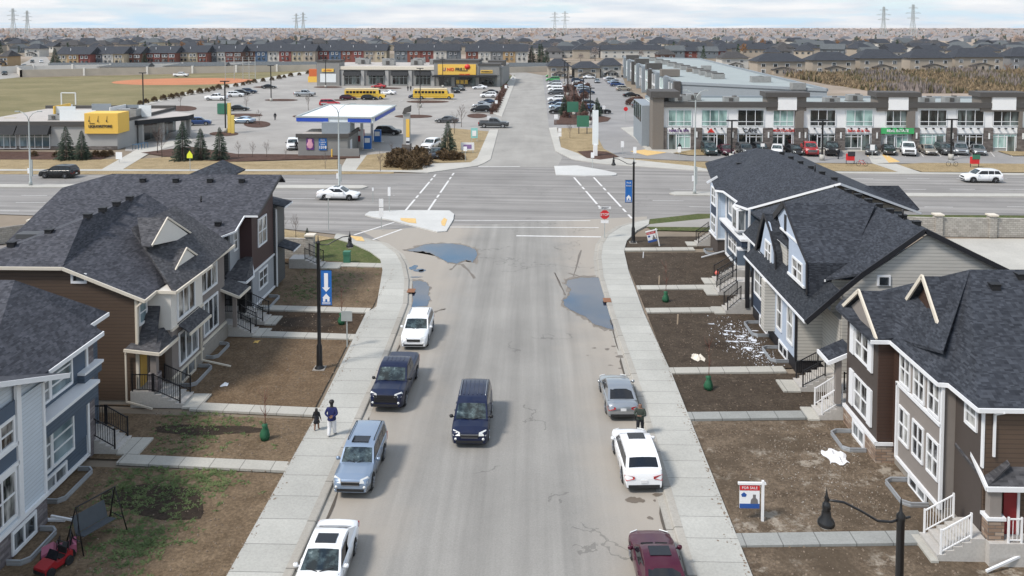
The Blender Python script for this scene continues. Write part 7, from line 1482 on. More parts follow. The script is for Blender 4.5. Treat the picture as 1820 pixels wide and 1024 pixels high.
c = G(122, 186); t = thing('goal_frame', 'white goal frame on the playing field behind the liquor shop', 'goal', (c.x, c.y, 0)); ww = 26*c.y/F; b = B(); b.beam((-ww/2, 0, 0), (-ww/2, 0, 3.2), .25); b.beam((ww/2, 0, 0), (ww/2, 0, 3.2), .25); b.beam((-ww/2, 0, 3.2), (ww/2, 0, 3.2), .25); b.make('frame', M['trim'], t)
# fuel station kiosk, canopy and pumps
f = Fr(G(530, 277), G(618, 277), 'fuel_kiosk', 'small grey fuel station kiosk with two posters facing the avenue', 'kiosk'); zt = f.w(560, 240)
f.bx('wall', 'clad_grey', (0, f.len, 0, 9, 0, zt-.3)); f.bx('roof', 'roof_gravel', (0, f.len, 0, 9, zt-.3, zt-.1)); f.bx('parapet', 'clad_dark', (-.3, f.len+.3, -.3, .1, zt-.4, zt+.2), (f.len-.1, f.len+.3, .1, 9, zt-.4, zt+.15)); f.bx('rooftop_unit', 'clad_blue', (f.u(567), f.u(618), 2, 6, zt-.1, zt+1.8)); f.bx('door', 'trim', (f.len, f.len+.06, 2, 3.5, 0, 2.3))
o = f.bx('poster', 'logo_purple', (f.u(545), f.u(558), -.1, -.02, f.w(550, 266), f.w(550, 246))); b = B(); b.lathe([(.0, -.75), (.4, -.6), (.55, -.1), (.3, .5), (.4, .8), (0, .9)], 10, ((f.u(545)+f.u(558))/2, 0, (f.w(550, 266)+f.w(550, 246))/2)); [setattr(v, 'y', -.12+v.y*.05) for v in b.v]; b.make('poster_figure', plain('pink', (.7, .35, .45), .6), o)
o = f.bx('poster', 'sign_blue', (f.u(567), f.u(581), -.1, -.02, f.w(570, 267), f.w(570, 246))); text('1318', .62, o, M['sign_white'], ((f.u(567)+f.u(581))/2, -.13, f.w(570, 262)), (R(90), 0, 0), bold=.02); text('Rent\na space\nhere', .36, o, M['sign_white'], ((f.u(567)+f.u(581))/2, -.13, f.w(570, 252.5)), (R(90), 0, 0))
f.bx('bollard', 'brand_yellow', (f.u(592), f.u(594), -1.5, -1.2, 0, 1.3)); f.bx('screen_fence', 'clad_grey', (f.u(602), f.u(640), -.9, -.75, 0, 1.3))
cp = [G(527, 208, 5.9), G(662, 210, 5.9), G(703, 188, 5.9), G(585, 186, 5.9)]; t = thing('fuel_canopy', 'flat white fuel canopy with blue edge bands over the pumps', 'canopy', (cp[0].x, cp[0].y, 0)); off = Vector(t.location)
b = B(); b.prism(cp, (0, 0, -.9)); b.make('roof', M['canopy_white'], t, off); b = B(); [b.beam(p+Vector((0, 0, .05)), q+Vector((0, 0, .05)), .4, .25) for p, q in zip(cp, cp[1:]+cp[:1])]; b.make('rim', M['pole_grey'], t, off)
for a, c_, s0, s1 in ((cp[0], cp[1], 0, .42), (cp[0], cp[1], .68, .98), (cp[1], cp[2], .1, .95)):
    p, q = a.lerp(c_, s0), a.lerp(c_, s1); n = (c_-a).normalized().cross(Vector((0, 0, 1))); b = B(); b.beam(p+n*.08+Vector((0, 0, -.40)), q+n*.08+Vector((0, 0, -.40)), .12, .65); b.make('blue_band', plain('band_blue', (.02, .07, .42), .45, var=0), t, off)
ctr = sum(cp, Vector())/4
for s0, s1 in ((.3, .3), (.75, .3), (.3, .7), (.75, .7)):
    p = cp[0].lerp(cp[1], s0).lerp(cp[3].lerp(cp[2], s0), s1); b = B(); b.beam((p.x, p.y, 0), (p.x, p.y, 5.0), .45); b.make('column', M['clad_white'], t, off)
for i, (s0, s1) in enumerate(((.62, .3), (.86, .3), (.62, .7), (.86, .7))):
    p = cp[0].lerp(cp[1], s0).lerp(cp[3].lerp(cp[2], s0), s1); t2 = thing('fuel_pump', 'red and blue fuel pump under the '+('near ' if s1 < .5 else 'far ')+('left' if s0 < .7 else 'right')+' part of the canopy', 'fuel pump', (p.x, p.y-2.0, 0), 0, 'fuel pumps'); b = B(); b.box(-.6, .6, -.4, .4, .1, 2.3); b.make('body', M['sign_blue' if i % 2 else 'pump_red'], t2); b = B(); b.box(-.45, .45, -.45, -.4, 1.2, 2.0); b.make('screen', M['sign_white'], t2); b = B(); b.box(-1, 1, -.6, .6, 0, .1); b.make('plinth', M['pave'], t2)
# grocery
f = Fr(G(565, 152), G(893, 153.5), 'grocery_store', 'long grey grocery building with a big yellow sign and black awnings', 'grocery'); zt = f.w(700, 118)
f.bx('wall', 'clad_grey', (0, f.len, 0, 38, 0, zt-.4)); f.bx('roof', 'roof_gravel', (.5, f.len-.5, .5, 37, zt-.4, zt-.2)); f.bx('parapet', 'trim_cream', (f.u(606), f.u(773), -.6, 1.5, zt-1.2, zt))
f.bx('end_tower', 'clad_grey', (f.u(566), f.u(606), -.9, 6, 0, f.w(580, 110))); f.bx('end_coping', 'clad_dark', (f.u(565), f.u(607), -1.1, 6.2, f.w(580, 110), f.w(580, 110)+.6)); f.bx('end_panel', 'canopy_white', (f.u(572), f.u(600), -1.0, -.9, 1.2, f.w(580, 131)))
f.bx('entrance_block', 'clad_grey', (f.u(773), f.u(852), -1.2, 10, f.w(800, 133), f.w(800, 110))); f.bx('entrance_coping', 'clad_dark', (f.u(772), f.u(853), -1.5, 10.2, f.w(800, 110), f.w(800, 110)+.7)); f.bx('pharmacy_block', 'clad_grey', (f.u(852), f.u(888), -1.0, 8, f.w(870, 133), f.w(870, 114))); f.bx('pharmacy_coping', 'clad_dark', (f.u(850), f.u(890), -1.3, 8.2, f.w(870, 116), f.w(870, 113)))
f.bx('entrance_canopy', 'awning', (f.u(772), f.u(884), -4.5, -1.0, f.w(800, 136), f.w(800, 133.5))); f.bx('entrance_glass', 'glass_shop', (f.u(781), f.u(880), -.12, -.02, .2, f.w(800, 136)))
for k in range(3): f.bx('lit_poster', 'brand_yellow', (f.u(811.5+k*7.5), f.u(817+k*7.5), -.25, -.14, f.w(811, 149), f.w(811, 142)))
o = f.bx('sign_panel', 'brand_yellow', (f.u(780), f.u(847), -1.5, -1.2, f.w(800, 132.5), f.w(800, 114))); zc = f.w(800, 123.5); uc = f.u(816)
text('NO', 1.6, o, M['logo_red'], (f.u(802.5), -1.55, zc), (R(90), 0, 0), bold=.05, depth=.05); text('FRILLS', 1.6, o, M['ink'], (f.u(821.5), -1.55, zc), (R(90), 0, 0), bold=.05, depth=.05); text('LOCAL NAME', .6, o, M['logo_red'], (uc+2.2, -1.55, zc-1.7), (R(90), 0, 0), bold=.03)
text('U', 1.7, o, M['logo_purple'], (f.u(791), -1.55, zc), (R(90), 0, 0), bold=.06)
b = B(); b.lathe([(0, -.1), (1.0, -.05), (1.0, .05), (0, .1)], 16); 
for v in b.v: v.y, v.z = v.z, v.y
for v in b.v: v.x += f.u(832); v.z = v.z*.9+f.w(832, 118.5); v.y -= 1.6
b.make('round_logo', M['logo_red'], o)
o = f.bx('pharmacy_sign', 'brand_yellow', (f.u(855), f.u(876), -1.15, -1.0, f.w(860, 130), f.w(860, 124.5))); text('PHARMACY', .7, o, M['ink'], (f.u(865.5), -1.2, f.w(865, 127.3)), (R(90), 0, 0), bold=.03)
o = f.bx('small_sign', 'brand_yellow', (f.u(575), f.u(596), -1.15, -.95, f.w(580, 127.5), f.w(580, 122))); text('JOE FRESH', .62, o, M['logo_red'], (f.u(585.5), -1.2, f.w(585, 124.8)), (R(90), 0, 0))
for a in (614, 656, 698, 739):
    f.glz(a, a+27, 134, 150 if a < 739 else 151, 'glass_shop' if a < 700 else 'glass_shop', 4, (.75,), 'pole_grey'); b = B(); u0, u1 = f.u(a)-.3, f.u(a+27)+.3; w0, w1 = f.w(a, 134), f.w(a, 125.5); b.prism([(u0, -.1, w1), (u0, -1.3, w0), (u0, -.1, w0)], (u1-u0, 0, 0)); b.make('awning', M['awning'], f.t)
for a in (610, 646, 689, 730, 770, 806, 849, 886): f.bx('pilaster', 'clad_light', (f.u(a)-.6, f.u(a)+.6, -.4, -.02, 0, zt-1.4))
for px, v in ((625, 20), (665, 25), (680, 12), (730, 14), (760, 20), (790, 22), (610, 28), (720, 30)): rtu(f, f.u(px), v, zt-.2, 1.7)
f.bx('roof_house', 'clad_dark', (f.u(862), f.u(893), 12, 20, zt-.3, zt+1.6))
c = G(558, 146); t = thing('garden_kiosk', 'small orange and yellow stand beside the grocery corner', 'stand', (c.x, c.y, 0)); b = B(); b.box(-2, 2, -1, 1, 0, 2.2); b.make('base', M['brand_yellow'], t); b = B(); b.box(-1.6, 1.6, -1, 1, 2.2, 5); b.make('top', plain('orange', (.6, .14, .04), .6), t)
# ball field backstop, dugout green box
c = G(432, 141); t = thing('backstop', 'tall chain link backstop behind the orange infield', 'backstop', (c.x, c.y, 0)); hh = 9; b = B()
for x in (-6, -3, 0, 3, 6): b.beam((x, abs(x)*-.5, 0), (x, abs(x)*-.5, hh), .2)
for z in range(0, 10): b.beam((-6, -3, z), (0, 0, z), .06); b.beam((0, 0, z), (6, -3, z), .06)
b.make('mesh', M['pole_grey'], t)

# ------------------------------------------------------------------ terraces, sound wall and the first houses behind
shingle('far_roof', (.03, .034, .042), (.055, .06, .07)); shingle('far_roof_b', (.045, .043, .043), (.075, .072, .072)); shingle('far_roof_c', (.075, .085, .09), (.12, .13, .135))
cols = dict(c_cream=(.42, .36, .26), c_red=(.20, .06, .05), c_brick=(.20, .07, .05), c_blue=(.07, .12, .20), c_grey=(.22, .22, .22), c_white=(.50, .48, .44), c_ochre=(.38, .26, .14), c_slate=(.14, .16, .18), c_brown=(.14, .07, .05), c_beige=(.36, .31, .25))
for k_, c_ in cols.items(): plain(k_, c_, .8, var=.12, vs=.4)
def terrace(x0, x1, yb, yt, units, label, garage=True):
    p, q = G(x0, yb), G(x1, yb); f = Fr(p, q, 'terrace', label, 'terraced houses'); f.t['group'] = 'terraces beyond the playing field'; zt = f.w((x0+x1)/2, yt); ze = zt*.62; n = len(units); D = 13
    for i, u_ in enumerate(units):
        a, c = f.len*i/n, f.len*(i+1)/n; o = f.bx('unit_wall', u_, (a, c, -.0-.3*(i % 2), D, 0, ze))
        wd = (c-a)
        for k in range(2): 
            for z0 in (ze-2.1, ze-4.7): w_ = f.bx('window', 'glass', (a+wd*(.22+.38*k), a+wd*(.22+.38*k)+1.1, -.36-.3*(i % 2), -.3*(i % 2), z0, z0+1.3), parent=o)
            b = B(); b.box(a+wd*(.22+.38*k)-.15, a+wd*(.22+.38*k)+1.25, -.34-.3*(i % 2), -.02-.3*(i % 2), ze-2.3, ze-.7); b.make('window_trim', M['trim'], o)
    b = B(); b.prism([(-.5, -.9, ze), (-.5, D+.6, ze), (-.5, D/2+1, zt)], (f.len+1, 0, 0)); b.make('roof', M['far_roof'], f.t)
    for i in range(1, n, 2): a = f.len*i/n; f.bx('vent_stack', 'trim', (a, a+.25, D*.25, D*.25+.25, ze+1.5, ze+3.2))
TR = [(100, 160, 118, 84, ['c_cream', 'c_ochre', 'c_red'], 'terrace of cream, ochre and red units, leftmost of the row'), (164, 220, 117, 83, ['c_slate', 'c_white', 'c_cream'], 'terrace of slate and cream units, second from the left'), (223, 250, 116, 83, ['c_brick', 'c_brown'], 'short brick terrace beside a white gable'), (260, 312, 115, 82, ['c_brick', 'c_red', 'c_brown', 'c_brick'], 'red brick terrace in the left half of the row'),
      (318, 368, 114, 81, ['c_cream', 'c_cream', 'c_brick'], 'cream and brick terrace right of the red brick one'), (371, 430, 113, 80, ['c_slate', 'c_white', 'c_red', 'c_brown'], 'terrace of slate, white and red units above the infield'), (433, 560, 112, 79, ['c_brown', 'c_blue', 'c_white', 'c_red', 'c_cream', 'c_beige'], 'long terrace with one bright blue and one bright red unit'),
      (565, 687, 111, 78, ['c_red', 'c_blue', 'c_brick', 'c_red', 'c_beige', 'c_cream'], 'terrace behind the grocery with red and blue end units'), (701, 817, 111, 78, ['c_slate', 'c_brick', 'c_red', 'c_white', 'c_slate'], 'terrace behind the big yellow sign with a slate end'), (828, 938, 113, 79, ['c_brick', 'c_white', 'c_grey', 'c_ochre', 'c_white'], 'terrace behind the grocery corner with an ochre unit')]
for a in TR: terrace(*a)
for x0, x1, yb, yt, lb in ((85, 262, 127, 112, 'long low garage block with grey roof behind the field, left one'), (266, 400, 125, 111, 'long low garage block with grey roof behind the field, middle one'), (403, 562, 123, 110, 'long low garage block with grey roof behind the field, right one'), (905, 985, 126, 112, 'low garage block behind the bend of the access road')):
    f = Fr(G(x0, yb), G(x1, yb), 'garage_block', lb, 'garages'); zt = f.w(x0, yt); f.bx('wall', 'c_white', (0, f.len, 0, 7, 0, zt*.55)); b = B(); b.prism([(-.4, -.6, zt*.55), (-.4, 7.6, zt*.55), (-.4, 3.8, zt)], (f.len+.8, 0, 0)); b.make('roof', M['far_roof_c'], f.t)
plain('soundwall', (.50, .44, .36), .9, var=.15, vs=.3); plain('soundwall_w', (.62, .60, .56), .9, var=.12, vs=.3)
def swall(pts, top, label, m='soundwall'):
    P_ = [G(*p) for p in pts]; t = thing('sound_wall', label, 'wall', tuple(P_[0])); off = Vector(t.location); b = B()
    for i, (p, q) in enumerate(zip(P_, P_[1:])): b.beam(p+Vector((0, 0, top/2)), q+Vector((0, 0, top/2)), .4, top)
    b.make('wall', M[m], t, off)
    for p, q in zip(P_, P_[1:]):
        n = max(1, int((q-p).length/14))
        for k in range(n): c = p.lerp(q, k/n); b = B(); b.box(c.x-.4, c.x+.4, c.y-.4, c.y+.4, 0, top+.4); b.make('pier', M['soundwall_w'], t, off)
swall([(38, 137), (150, 134.5), (262, 132), (420, 129), (562, 126)], 3.0, 'long beige sound wall along the back of the playing field'); swall([(895, 130), (985, 127), (1000, 131), (1102, 134)], 2.6, 'beige sound wall behind the bend of the access road'); swall([(38, 137), (30, 128), (60, 124)], 2.6, 'short beige wall turning away at the residential street')
swall([(0, 131), (60, 129), (262, 125.5), (560, 120.5)], 3.2, 'pale upper fence behind the beige sound wall', 'soundwall_w')
def house(x0, x1, yb, yt, wall, roof, label, porch=True, group='detached houses behind the shops', hip=True, name='detached_house'):
    f = Fr(G(x0, yb), G(x1, yb), name, label, 'house'); f.t['group'] = group; zt = f.w((x0+x1)/2, yt); ze = zt*.62; D = 12; L_ = f.len
    f.bx('wall', wall, (0, L_, 0, D, 0, ze)); b = B(); e = .8; h_ = min(L_*.3, 5)
    v = [(-e, -e, ze), (L_+e, -e, ze), (L_+e, D+e, ze), (-e, D+e, ze), (h_, D/2, zt), (L_-h_, D/2, zt)] if hip else [(-e, -e, ze), (L_+e, -e, ze), (L_+e, D+e, ze), (-e, D+e, ze), (-e, D/2, zt), (L_+e, D/2, zt)]
    b.add(v, [(0, 1, 5, 4), (1, 2, 5), (2, 3, 4, 5), (3, 0, 4), (3, 2, 1, 0)]); b.make('roof', M[roof], f.t)
    n = max(2, int(L_/5))
    for k in range(n):
        for z0, hh in ((ze*.62, ze*.2), (ze*.15, ze*.24)):
            u = L_*(k+.5)/n; o = f.bx('window', 'glass', (u-.8, u+.8, -.12, .02, z0, z0+hh)); b = B(); b.box(u-.95, u-.8, -.14, .02, z0-.1, z0+hh+.1); b.box(u+.8, u+.95, -.14, .02, z0-.1, z0+hh+.1); b.box(u-.8, u+.8, -.14, .02, z0+hh, z0+hh+.14); b.make('frame', M['trim'], o)
    if porch:
        u0, u1 = L_*.3, L_*.72; zz = ze*.42; b = B(); b.prism([(u0, -3, 0), (u1, -3, 0), (u1, -3, zz), ((u0+u1)/2, -3, zz*1.4), (u0, -3, zz)], (0, 3, 0)); b.make('rear_extension', M[wall], f.t)
        b = B(); um = (u0+u1)/2; b.slab([(u0-.4, -3.4, zz), (um, -3.4, zz*1.45), (um, 0, zz*1.45), (u0-.4, 0, zz)], .2); b.slab([(um, -3.4, zz*1.45), (u1+.4, -3.4, zz), (u1+.4, 0, zz), (um, 0, zz*1.45)], .2); b.make('extension_roof', M['far_roof_b'], f.t)
        for k in range(3): u = u0+(u1-u0)*(k+.5)/3; f.bx('window', 'glass', (u-.5, u+.5, -3.1, -3.0, .8, zz*.9))
HS = [(1346, 1431, 133, 95, 'c_beige', 'far_roof', 'beige house with black hip roof, leftmost behind the reed bed'), (1444, 1520, 131, 93, 'c_beige', 'far_roof', 'beige and cream house second behind the reed bed'), (1528, 1602, 130, 88, 'c_beige', 'far_roof', 'beige house with a gabled extension, third behind the reed bed'), (1617, 1692, 128, 88, 'c_beige', 'far_roof', 'grey beige house fourth behind the reed bed'), (1697, 1782, 127, 86, 'c_beige', 'far_roof', 'wide beige house fifth behind the reed bed'), (1795, 1880, 126, 85, 'c_grey', 'far_roof', 'grey house cut by the right edge behind the reed bed'),
      (1020, 1066, 139, 110, 'c_beige', 'far_roof', 'beige house with bay extension behind the parked cars'), (975, 1012, 139, 105, 'c_beige', 'far_roof', 'plain beige gable ended house behind the access road'), (1068, 1104, 137, 104, 'c_white', 'far_roof', 'cream house with arched windows at the start of the long building'), (1170, 1200, 112, 88, 'c_brown', 'far_roof_b', 'brown roofed house beyond the long building'), (1283, 1330, 122, 92, 'c_white', 'far_roof_b', 'two white gables beyond the long flat roof'), (44, 70, 101, 78, 'c_white', 'far_roof', 'white house at the top of the residential street'), (0, 13, 118, 90, 'c_ochre', 'far_roof_b', 'ochre house at the left frame edge')]
for a in HS: house(*a)
for x0, x1, yb, yt, wl, lb in ((980, 1064, 103, 82, 'c_white', 'black roofed row house with cream and red fronts, left one beyond the lot'), (1070, 1175, 104, 80, 'c_white', 'black roofed row house with cream and red fronts, middle one beyond the lot'), (1178, 1290, 103, 84, 'c_red', 'black roofed row house with cream and red fronts, right one beyond the lot'), (1290, 1420, 98, 78, 'c_grey', 'black roofed row beyond the white gables'), (860, 960, 96, 80, 'c_white', 'black roofed row house behind the terraces')): house(x0, x1, yb, yt, wl, 'far_roof', lb, False, 'row houses beyond the lot', False, 'row_house')
# ------------------------------------------------------------------ the suburb out to the horizon
def far_proto(nm, wall, roof, hip):
    t = thing(nm, 'x', 'house'); L_, D, ze, zt = 12, 10, 5.2, 8.6; b = B(); b.box(-L_/2, L_/2, -D/2, D/2, 0, ze); b.make('wall', M[wall], t); b = B(); e = .6; h_ = 3.5 if hip else -e
    if hip: v = [(-L_/2-e, -D/2-e, ze), (L_/2+e, -D/2-e, ze), (L_/2+e, D/2+e, ze), (-L_/2-e, D/2+e, ze), (-L_/2+4, 0, zt), (L_/2-4, 0, zt)]
    else: v = [(-L_/2-e, -D/2-e, ze), (L_/2+e, -D/2-e, ze), (L_/2+e, D/2+e, ze), (-L_/2-e, D/2+e, ze), (-L_/2-e, 0, zt), (L_/2+e, 0, zt)]
    b.add(v, [(0, 1, 5, 4), (1, 2, 5), (2, 3, 4, 5), (3, 0, 4), (3, 2, 1, 0)]); b.make('roof', M[roof], t)
    for x in (-3.8, 0, 3.8): b = B(); b.box(x-.9, x+.9, -D/2-.06, -D/2+.02, 3, 4.4); b.make('window', M['glass'], t)
    return t
fp = [(far_proto('suburban_house', 'c_beige', 'far_roof', True), 'distant beige house with dark hip roof'), (far_proto('suburban_house', 'c_white', 'far_roof', False), 'distant cream house with dark gable roof'), (far_proto('suburban_house', 'c_grey', 'far_roof_b', True), 'distant grey house with brownish hip roof'), (far_proto('suburban_house', 'c_slate', 'far_roof_c', False), 'distant slate coloured house with pale grey roof'), (far_proto('suburban_house', 'c_cream', 'far_roof_c', True), 'distant cream house with pale grey hip roof')]
r = random.Random(4); cnt = 0; used = set()
def seen(x, y, m=60): return abs(x+y*.026) < y*.65+m
for ky_ in range(60):
    Y = 545+ky_*26*(1+ky_*.012)
    if cnt >= 290: break
    xs = []; x = -Y*.68
    while x < Y*.72: xs.append(x); x += r.uniform(17, 24)*(1+ky_*.03)
    for x in xs:
        yy = Y+r.uniform(-5, 5)+abs(x)*.0
        pxx = PX0+F*(x+yy*math.sin(TH))/yy; 
        if r.random() < .30: continue
        if Y < 640 and pxx < 960: continue
        if cnt >= 290: break
        i = r.choice([0, 0, 0, 1, 1, 2, 2, 3, 4]); p_, lb = fp[i]; zz = r.choice([0, 0, math.pi/2, R(20), R(-25)])
        if i in used: t = dup(p_)
        else: t = p_; used.add(i)
        t.location = (x, yy, 0); t.rotation_euler = (0, 0, zz); s_ = r.uniform(.85, 1.25); t.scale = (s_, s_, s_*r.uniform(.85, 1.05)); t['label'] = lb; t['group'] = 'houses of the distant suburb'; cnt += 1
# beyond the nearest 290 the houses run together into one mass
plain('m_a', (.42, .36, .30), .9); plain('m_b', (.52, .48, .43), .9); plain('m_c', (.42, .38, .36), .9); plain('r_a', (.10, .105, .12), .9); plain('r_b', (.19, .18, .18), .9); plain('r_c', (.22, .21, .21), .9)  # far wall and roof tones, lightened to carry the haze in their colour
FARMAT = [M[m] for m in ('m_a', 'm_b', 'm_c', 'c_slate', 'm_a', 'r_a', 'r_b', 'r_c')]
b = B(); Yend = Y
Y = Yend; k = 0
while Y < 6000:
    x = -Y*.7
    while x < Y*.74:
        if r.random() < (.62 if Y < 2500 else .33):
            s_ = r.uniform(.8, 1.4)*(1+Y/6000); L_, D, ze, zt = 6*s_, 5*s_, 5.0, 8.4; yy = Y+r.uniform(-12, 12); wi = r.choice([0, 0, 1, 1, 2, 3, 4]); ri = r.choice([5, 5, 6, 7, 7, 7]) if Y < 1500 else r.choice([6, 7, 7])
            if r.random() < .35: L_, D = D, L_
            b.box(x-L_, x+L_, yy-D, yy+D, 0, ze, wi); b.add([(x-L_, yy-D, ze), (x+L_, yy-D, ze), (x+L_, yy+D, ze), (x-L_, yy+D, ze), (x-L_*.5, yy, zt), (x+L_*.5, yy, zt)], [(0, 1, 5, 4), (1, 2, 5), (2, 3, 4, 5), (3, 0, 4)], ri)
        x += r.uniform(20, 34)*(1+Y/2500)
    Y += 30*(1+Y/1500)
b.make('distant_houses', FARMAT, None, kind='stuff')
plain('big_shed', (.46, .44, .42), .8, var=.1, vs=.01)
# transmission towers
def tower(px, py_top, Yd, label):
    d = ray(px, 60); x = d.x*Yd/d.y; hh = QY(px, py_top, Yd).z; t = thing('transmission_tower', label, 'transmission tower', (x, Yd, 0), 0, 'transmission towers on the horizon'); s_ = Yd*.0009; w_ = hh*.09
    pr_ = [(w_, 0), (w_*.35, hh*.55), (w_*.22, hh)]; b = B()
    for sx in (-1, 1):
        for sy in (-1, 1):
            for (a, za), (c, zc) in zip(pr_, pr_[1:]): b.beam((sx*a, sy*a, za), (sx*c, sy*c, zc), s_*.55)
    for k in range(9):
        z0, z1 = hh*k/9, hh*(k+1)/9; a = interp2(pr_, z0); c = interp2(pr_, z1)
        b.beam((-a, -a, z0), (c, -c, z1), s_*.3); b.beam((a, -a, z0), (-c, -c, z1), s_*.3)
    b.make('lattice', M['pole_grey'], t)
    for z_, wd in ((.62, .17), (.76, .21), (.9, .13)): b = B(); b.beam((-hh*wd, 0, hh*z_), (hh*wd, 0, hh*z_), s_*.5); b.beam((-hh*wd, 0, hh*z_), (0, 0, hh*(z_+.05)), s_*.3); b.beam((hh*wd, 0, hh*z_), (0, 0, hh*(z_+.05)), s_*.3); b.make('cross_arm', M['pole_grey'], t)
def interp2(p, z):
    for (a, za), (c, zc) in zip(p, p[1:]):
        if za <= z <= zc: return a+(c-a)*(z-za)/(zc-za)
    return p[-1][0]
for px, pt, Yd, lb in ((24, 15, 1500, 'leftmost lattice tower on the horizon'), (49, 19, 1700, 'second lattice tower from the left'), (527, 24, 2300, 'small lattice tower left of centre, left one of two'), (539, 22, 2300, 'small lattice tower left of centre, right one of two'), (986, 21, 1900, 'lattice tower above the access road, left one of two'), (1004, 20, 1900, 'lattice tower above the access road, right one of two'), (1570, 12, 1250, 'large lattice tower at the right, left one of two'), (1622, 8, 1250, 'large lattice tower at the right, right one of two')): tower(px, pt, Yd, lb)
# ------------------------------------------------------------------ trees and shrubs
def leafmat(name, c1, c2, rough=.9):
    m, nt, b = newmat(name); nt.links.new(ramp(nt, noise(nt, pos(nt), .9, 5), [(.3, c1), (.7, c2)]), b.inputs['Base Color']); b.inputs['Roughness'].default_value = rough; b.inputs['Specular IOR Level'].default_value = .2; M[name] = m
leafmat('spruce', (.03, .048, .034), (.085, .115, .08)); leafmat('bark', (.07, .055, .045), (.15, .125, .11)); leafmat('twigs', (.09, .065, .055), (.20, .16, .14)); leafmat('reeds', (.12, .085, .05), (.34, .26, .165)); leafmat('olive_brush', (.07, .065, .035), (.19, .165, .09)); leafmat('far_pale', (.30, .25, .23), (.46, .39, .36)); leafmat('far_rust', (.24, .17, .13), (.38, .28, .22)); leafmat('far_dark', (.045, .06, .045), (.09, .10, .08)); leafmat('shrub_brown', (.07, .045, .025), (.18, .125, .07)); leafmat('shrub_red', (.09, .05, .04), (.2, .125, .105)); leafmat('pale_twigs', (.16, .13, .12), (.30, .26, .24)); leafmat('orange_twigs', (.16, .08, .035), (.30, .16, .07))  # far_pale and far_rust have haze pallor mixed into the twig colour
def spruce_proto(seed, hh=8., rr=2.8):
    r = random.Random(seed); t = thing('spruce_tree', 'x', 'tree'); b = B(); b.tube([(0, 0, 0), (0, 0, hh)], [.16, .02], 6); b.make('trunk', M['bark'], t); b = B(); n = 26
    for k in range(n):
        z = hh*(.05+.93*k/n); R_ = rr*(1-k/n)**.85*r.uniform(.8, 1.1)+.12; m = int(7+7*(1-k/n))
        for j in range(m):
            a = 6.283*j/m+r.uniform(-.25, .25); R2_ = R_*r.uniform(.75, 1.12); dr = -.28*R2_*r.uniform(.5, 1.2)
            for q in range(5):
                f0 = .25+.75*q/5; w_ = .30*R2_/2.3*(1.1-f0)+.09; cx_, cy_, cz_ = R2_*f0*math.cos(a), R2_*f0*math.sin(a), z+dr*f0
                tx, ty = -math.sin(a), math.cos(a); l = .42*R2_/2.+.1; up_ = r.uniform(-.06, .12)
                b.add([(cx_-math.cos(a)*l*.4, cy_-math.sin(a)*l*.4, cz_+.06), (cx_+tx*w_+math.cos(a)*l*.5, cy_+ty*w_+math.sin(a)*l*.5, cz_-.10+up_), (cx_+math.cos(a)*l*.25, cy_+math.sin(a)*l*.25, cz_+.10)], [(0, 1, 2)])
                b.add([(cx_-math.cos(a)*l*.4, cy_-math.sin(a)*l*.4, cz_+.06), (cx_-tx*w_+math.cos(a)*l*.5, cy_-ty*w_+math.sin(a)*l*.5, cz_-.10-up_), (cx_+math.cos(a)*l*.25, cy_+math.sin(a)*l*.25, cz_+.10)], [(0, 1, 2)])
    b.make('crown', M['spruce'], t); return t
def bare_proto(seed, hh=6., spread=1.6, mat='twigs', thick=.10, fine=3):
    r = random.Random(seed); t = thing('bare_tree', 'x', 'tree'); b = B(); b.tube([(0, 0, 0), (.05, 0, hh*.3), (0, .08, hh*.62)], [thick, thick*.75, thick*.35], 6); b.make('trunk', M['bark'], t); b = B()
    def br(p, d, l, w_, lv):
        q = p+d*l; mid = p+d*l*.5+Vector((r.uniform(-.06, .06), r.uniform(-.06, .06), 0))*l; b.tube([p, mid, q], [w_, w_*.7, w_*.45], 3, caps=False)
        if lv:
            for _ in range(3 if lv > 1 else 4):
                a = r.uniform(0, 6.28); e = r.uniform(.35, .8); dd = (d+Vector((math.cos(a)*e, math.sin(a)*e, r.uniform(-.1, .4)))).normalized(); br(p+d*l*r.uniform(.4, 1.), dd, l*r.uniform(.5, .75), w_*.55, lv-1)
    for k in range(9):
        z = hh*(.25+.4*k/9); a = k*2.4+r.uniform(-.3, .3); br(Vector((0, 0, z)), Vector((math.cos(a)*.75, math.sin(a)*.75, 1)).normalized(), spread*r.uniform(.8, 1.2)*(1-.03*k), thick*.4, fine)
    b.make('branches', M[mat], t); return t
def shrub_proto(seed, mat, rr=1., hh=1.2, n=420):
    r = random.Random(seed); b = B()
    for _ in range(n):
        a, e, q = r.uniform(0, 6.28), r.uniform(0, 1.5), r.uniform(.35, 1)**.5*r.uniform(.85, 1.1); x, y, z = rr*q*math.cos(a)*math.cos(e), rr*q*math.sin(a)*math.cos(e), hh*q*math.sin(e); l = .22*rr
        b.add([(x*.8, y*.8, z*.75), (x+r.uniform(-l, l), y+r.uniform(-l, l), z+r.uniform(0, l)), (x+r.uniform(-l, l)*.5, y+r.uniform(-l, l)*.5, z+l*.6)], [(0, 1, 2)])
    return b.make('shrub', M[mat], None)
SP = [spruce_proto(i) for i in range(2)]; BT = [bare_proto(i+3) for i in range(3)]; PB = bare_proto(9, 7, 2.0, 'pale_twigs', .12, 3); OB = bare_proto(12, 6, 1.9, 'orange_twigs', .12, 3)
SH = {m: shrub_proto(i, m) for i, m in enumerate(('shrub_brown', 'shrub_red'))}
FIRST = set()
def place(p, loc, s, label, name, cat, group, rz=None, sz=None):
    t = p if id(p) not in FIRST else dup(p); FIRST.add(id(p))
    t.location = loc; t.rotation_euler = (0, 0, rnd.uniform(0, 6.28) if rz is None else rz); t.scale = (s, s, sz or s); t.name = name; t['label'] = label; t['category'] = cat; t['group'] = group
    return t
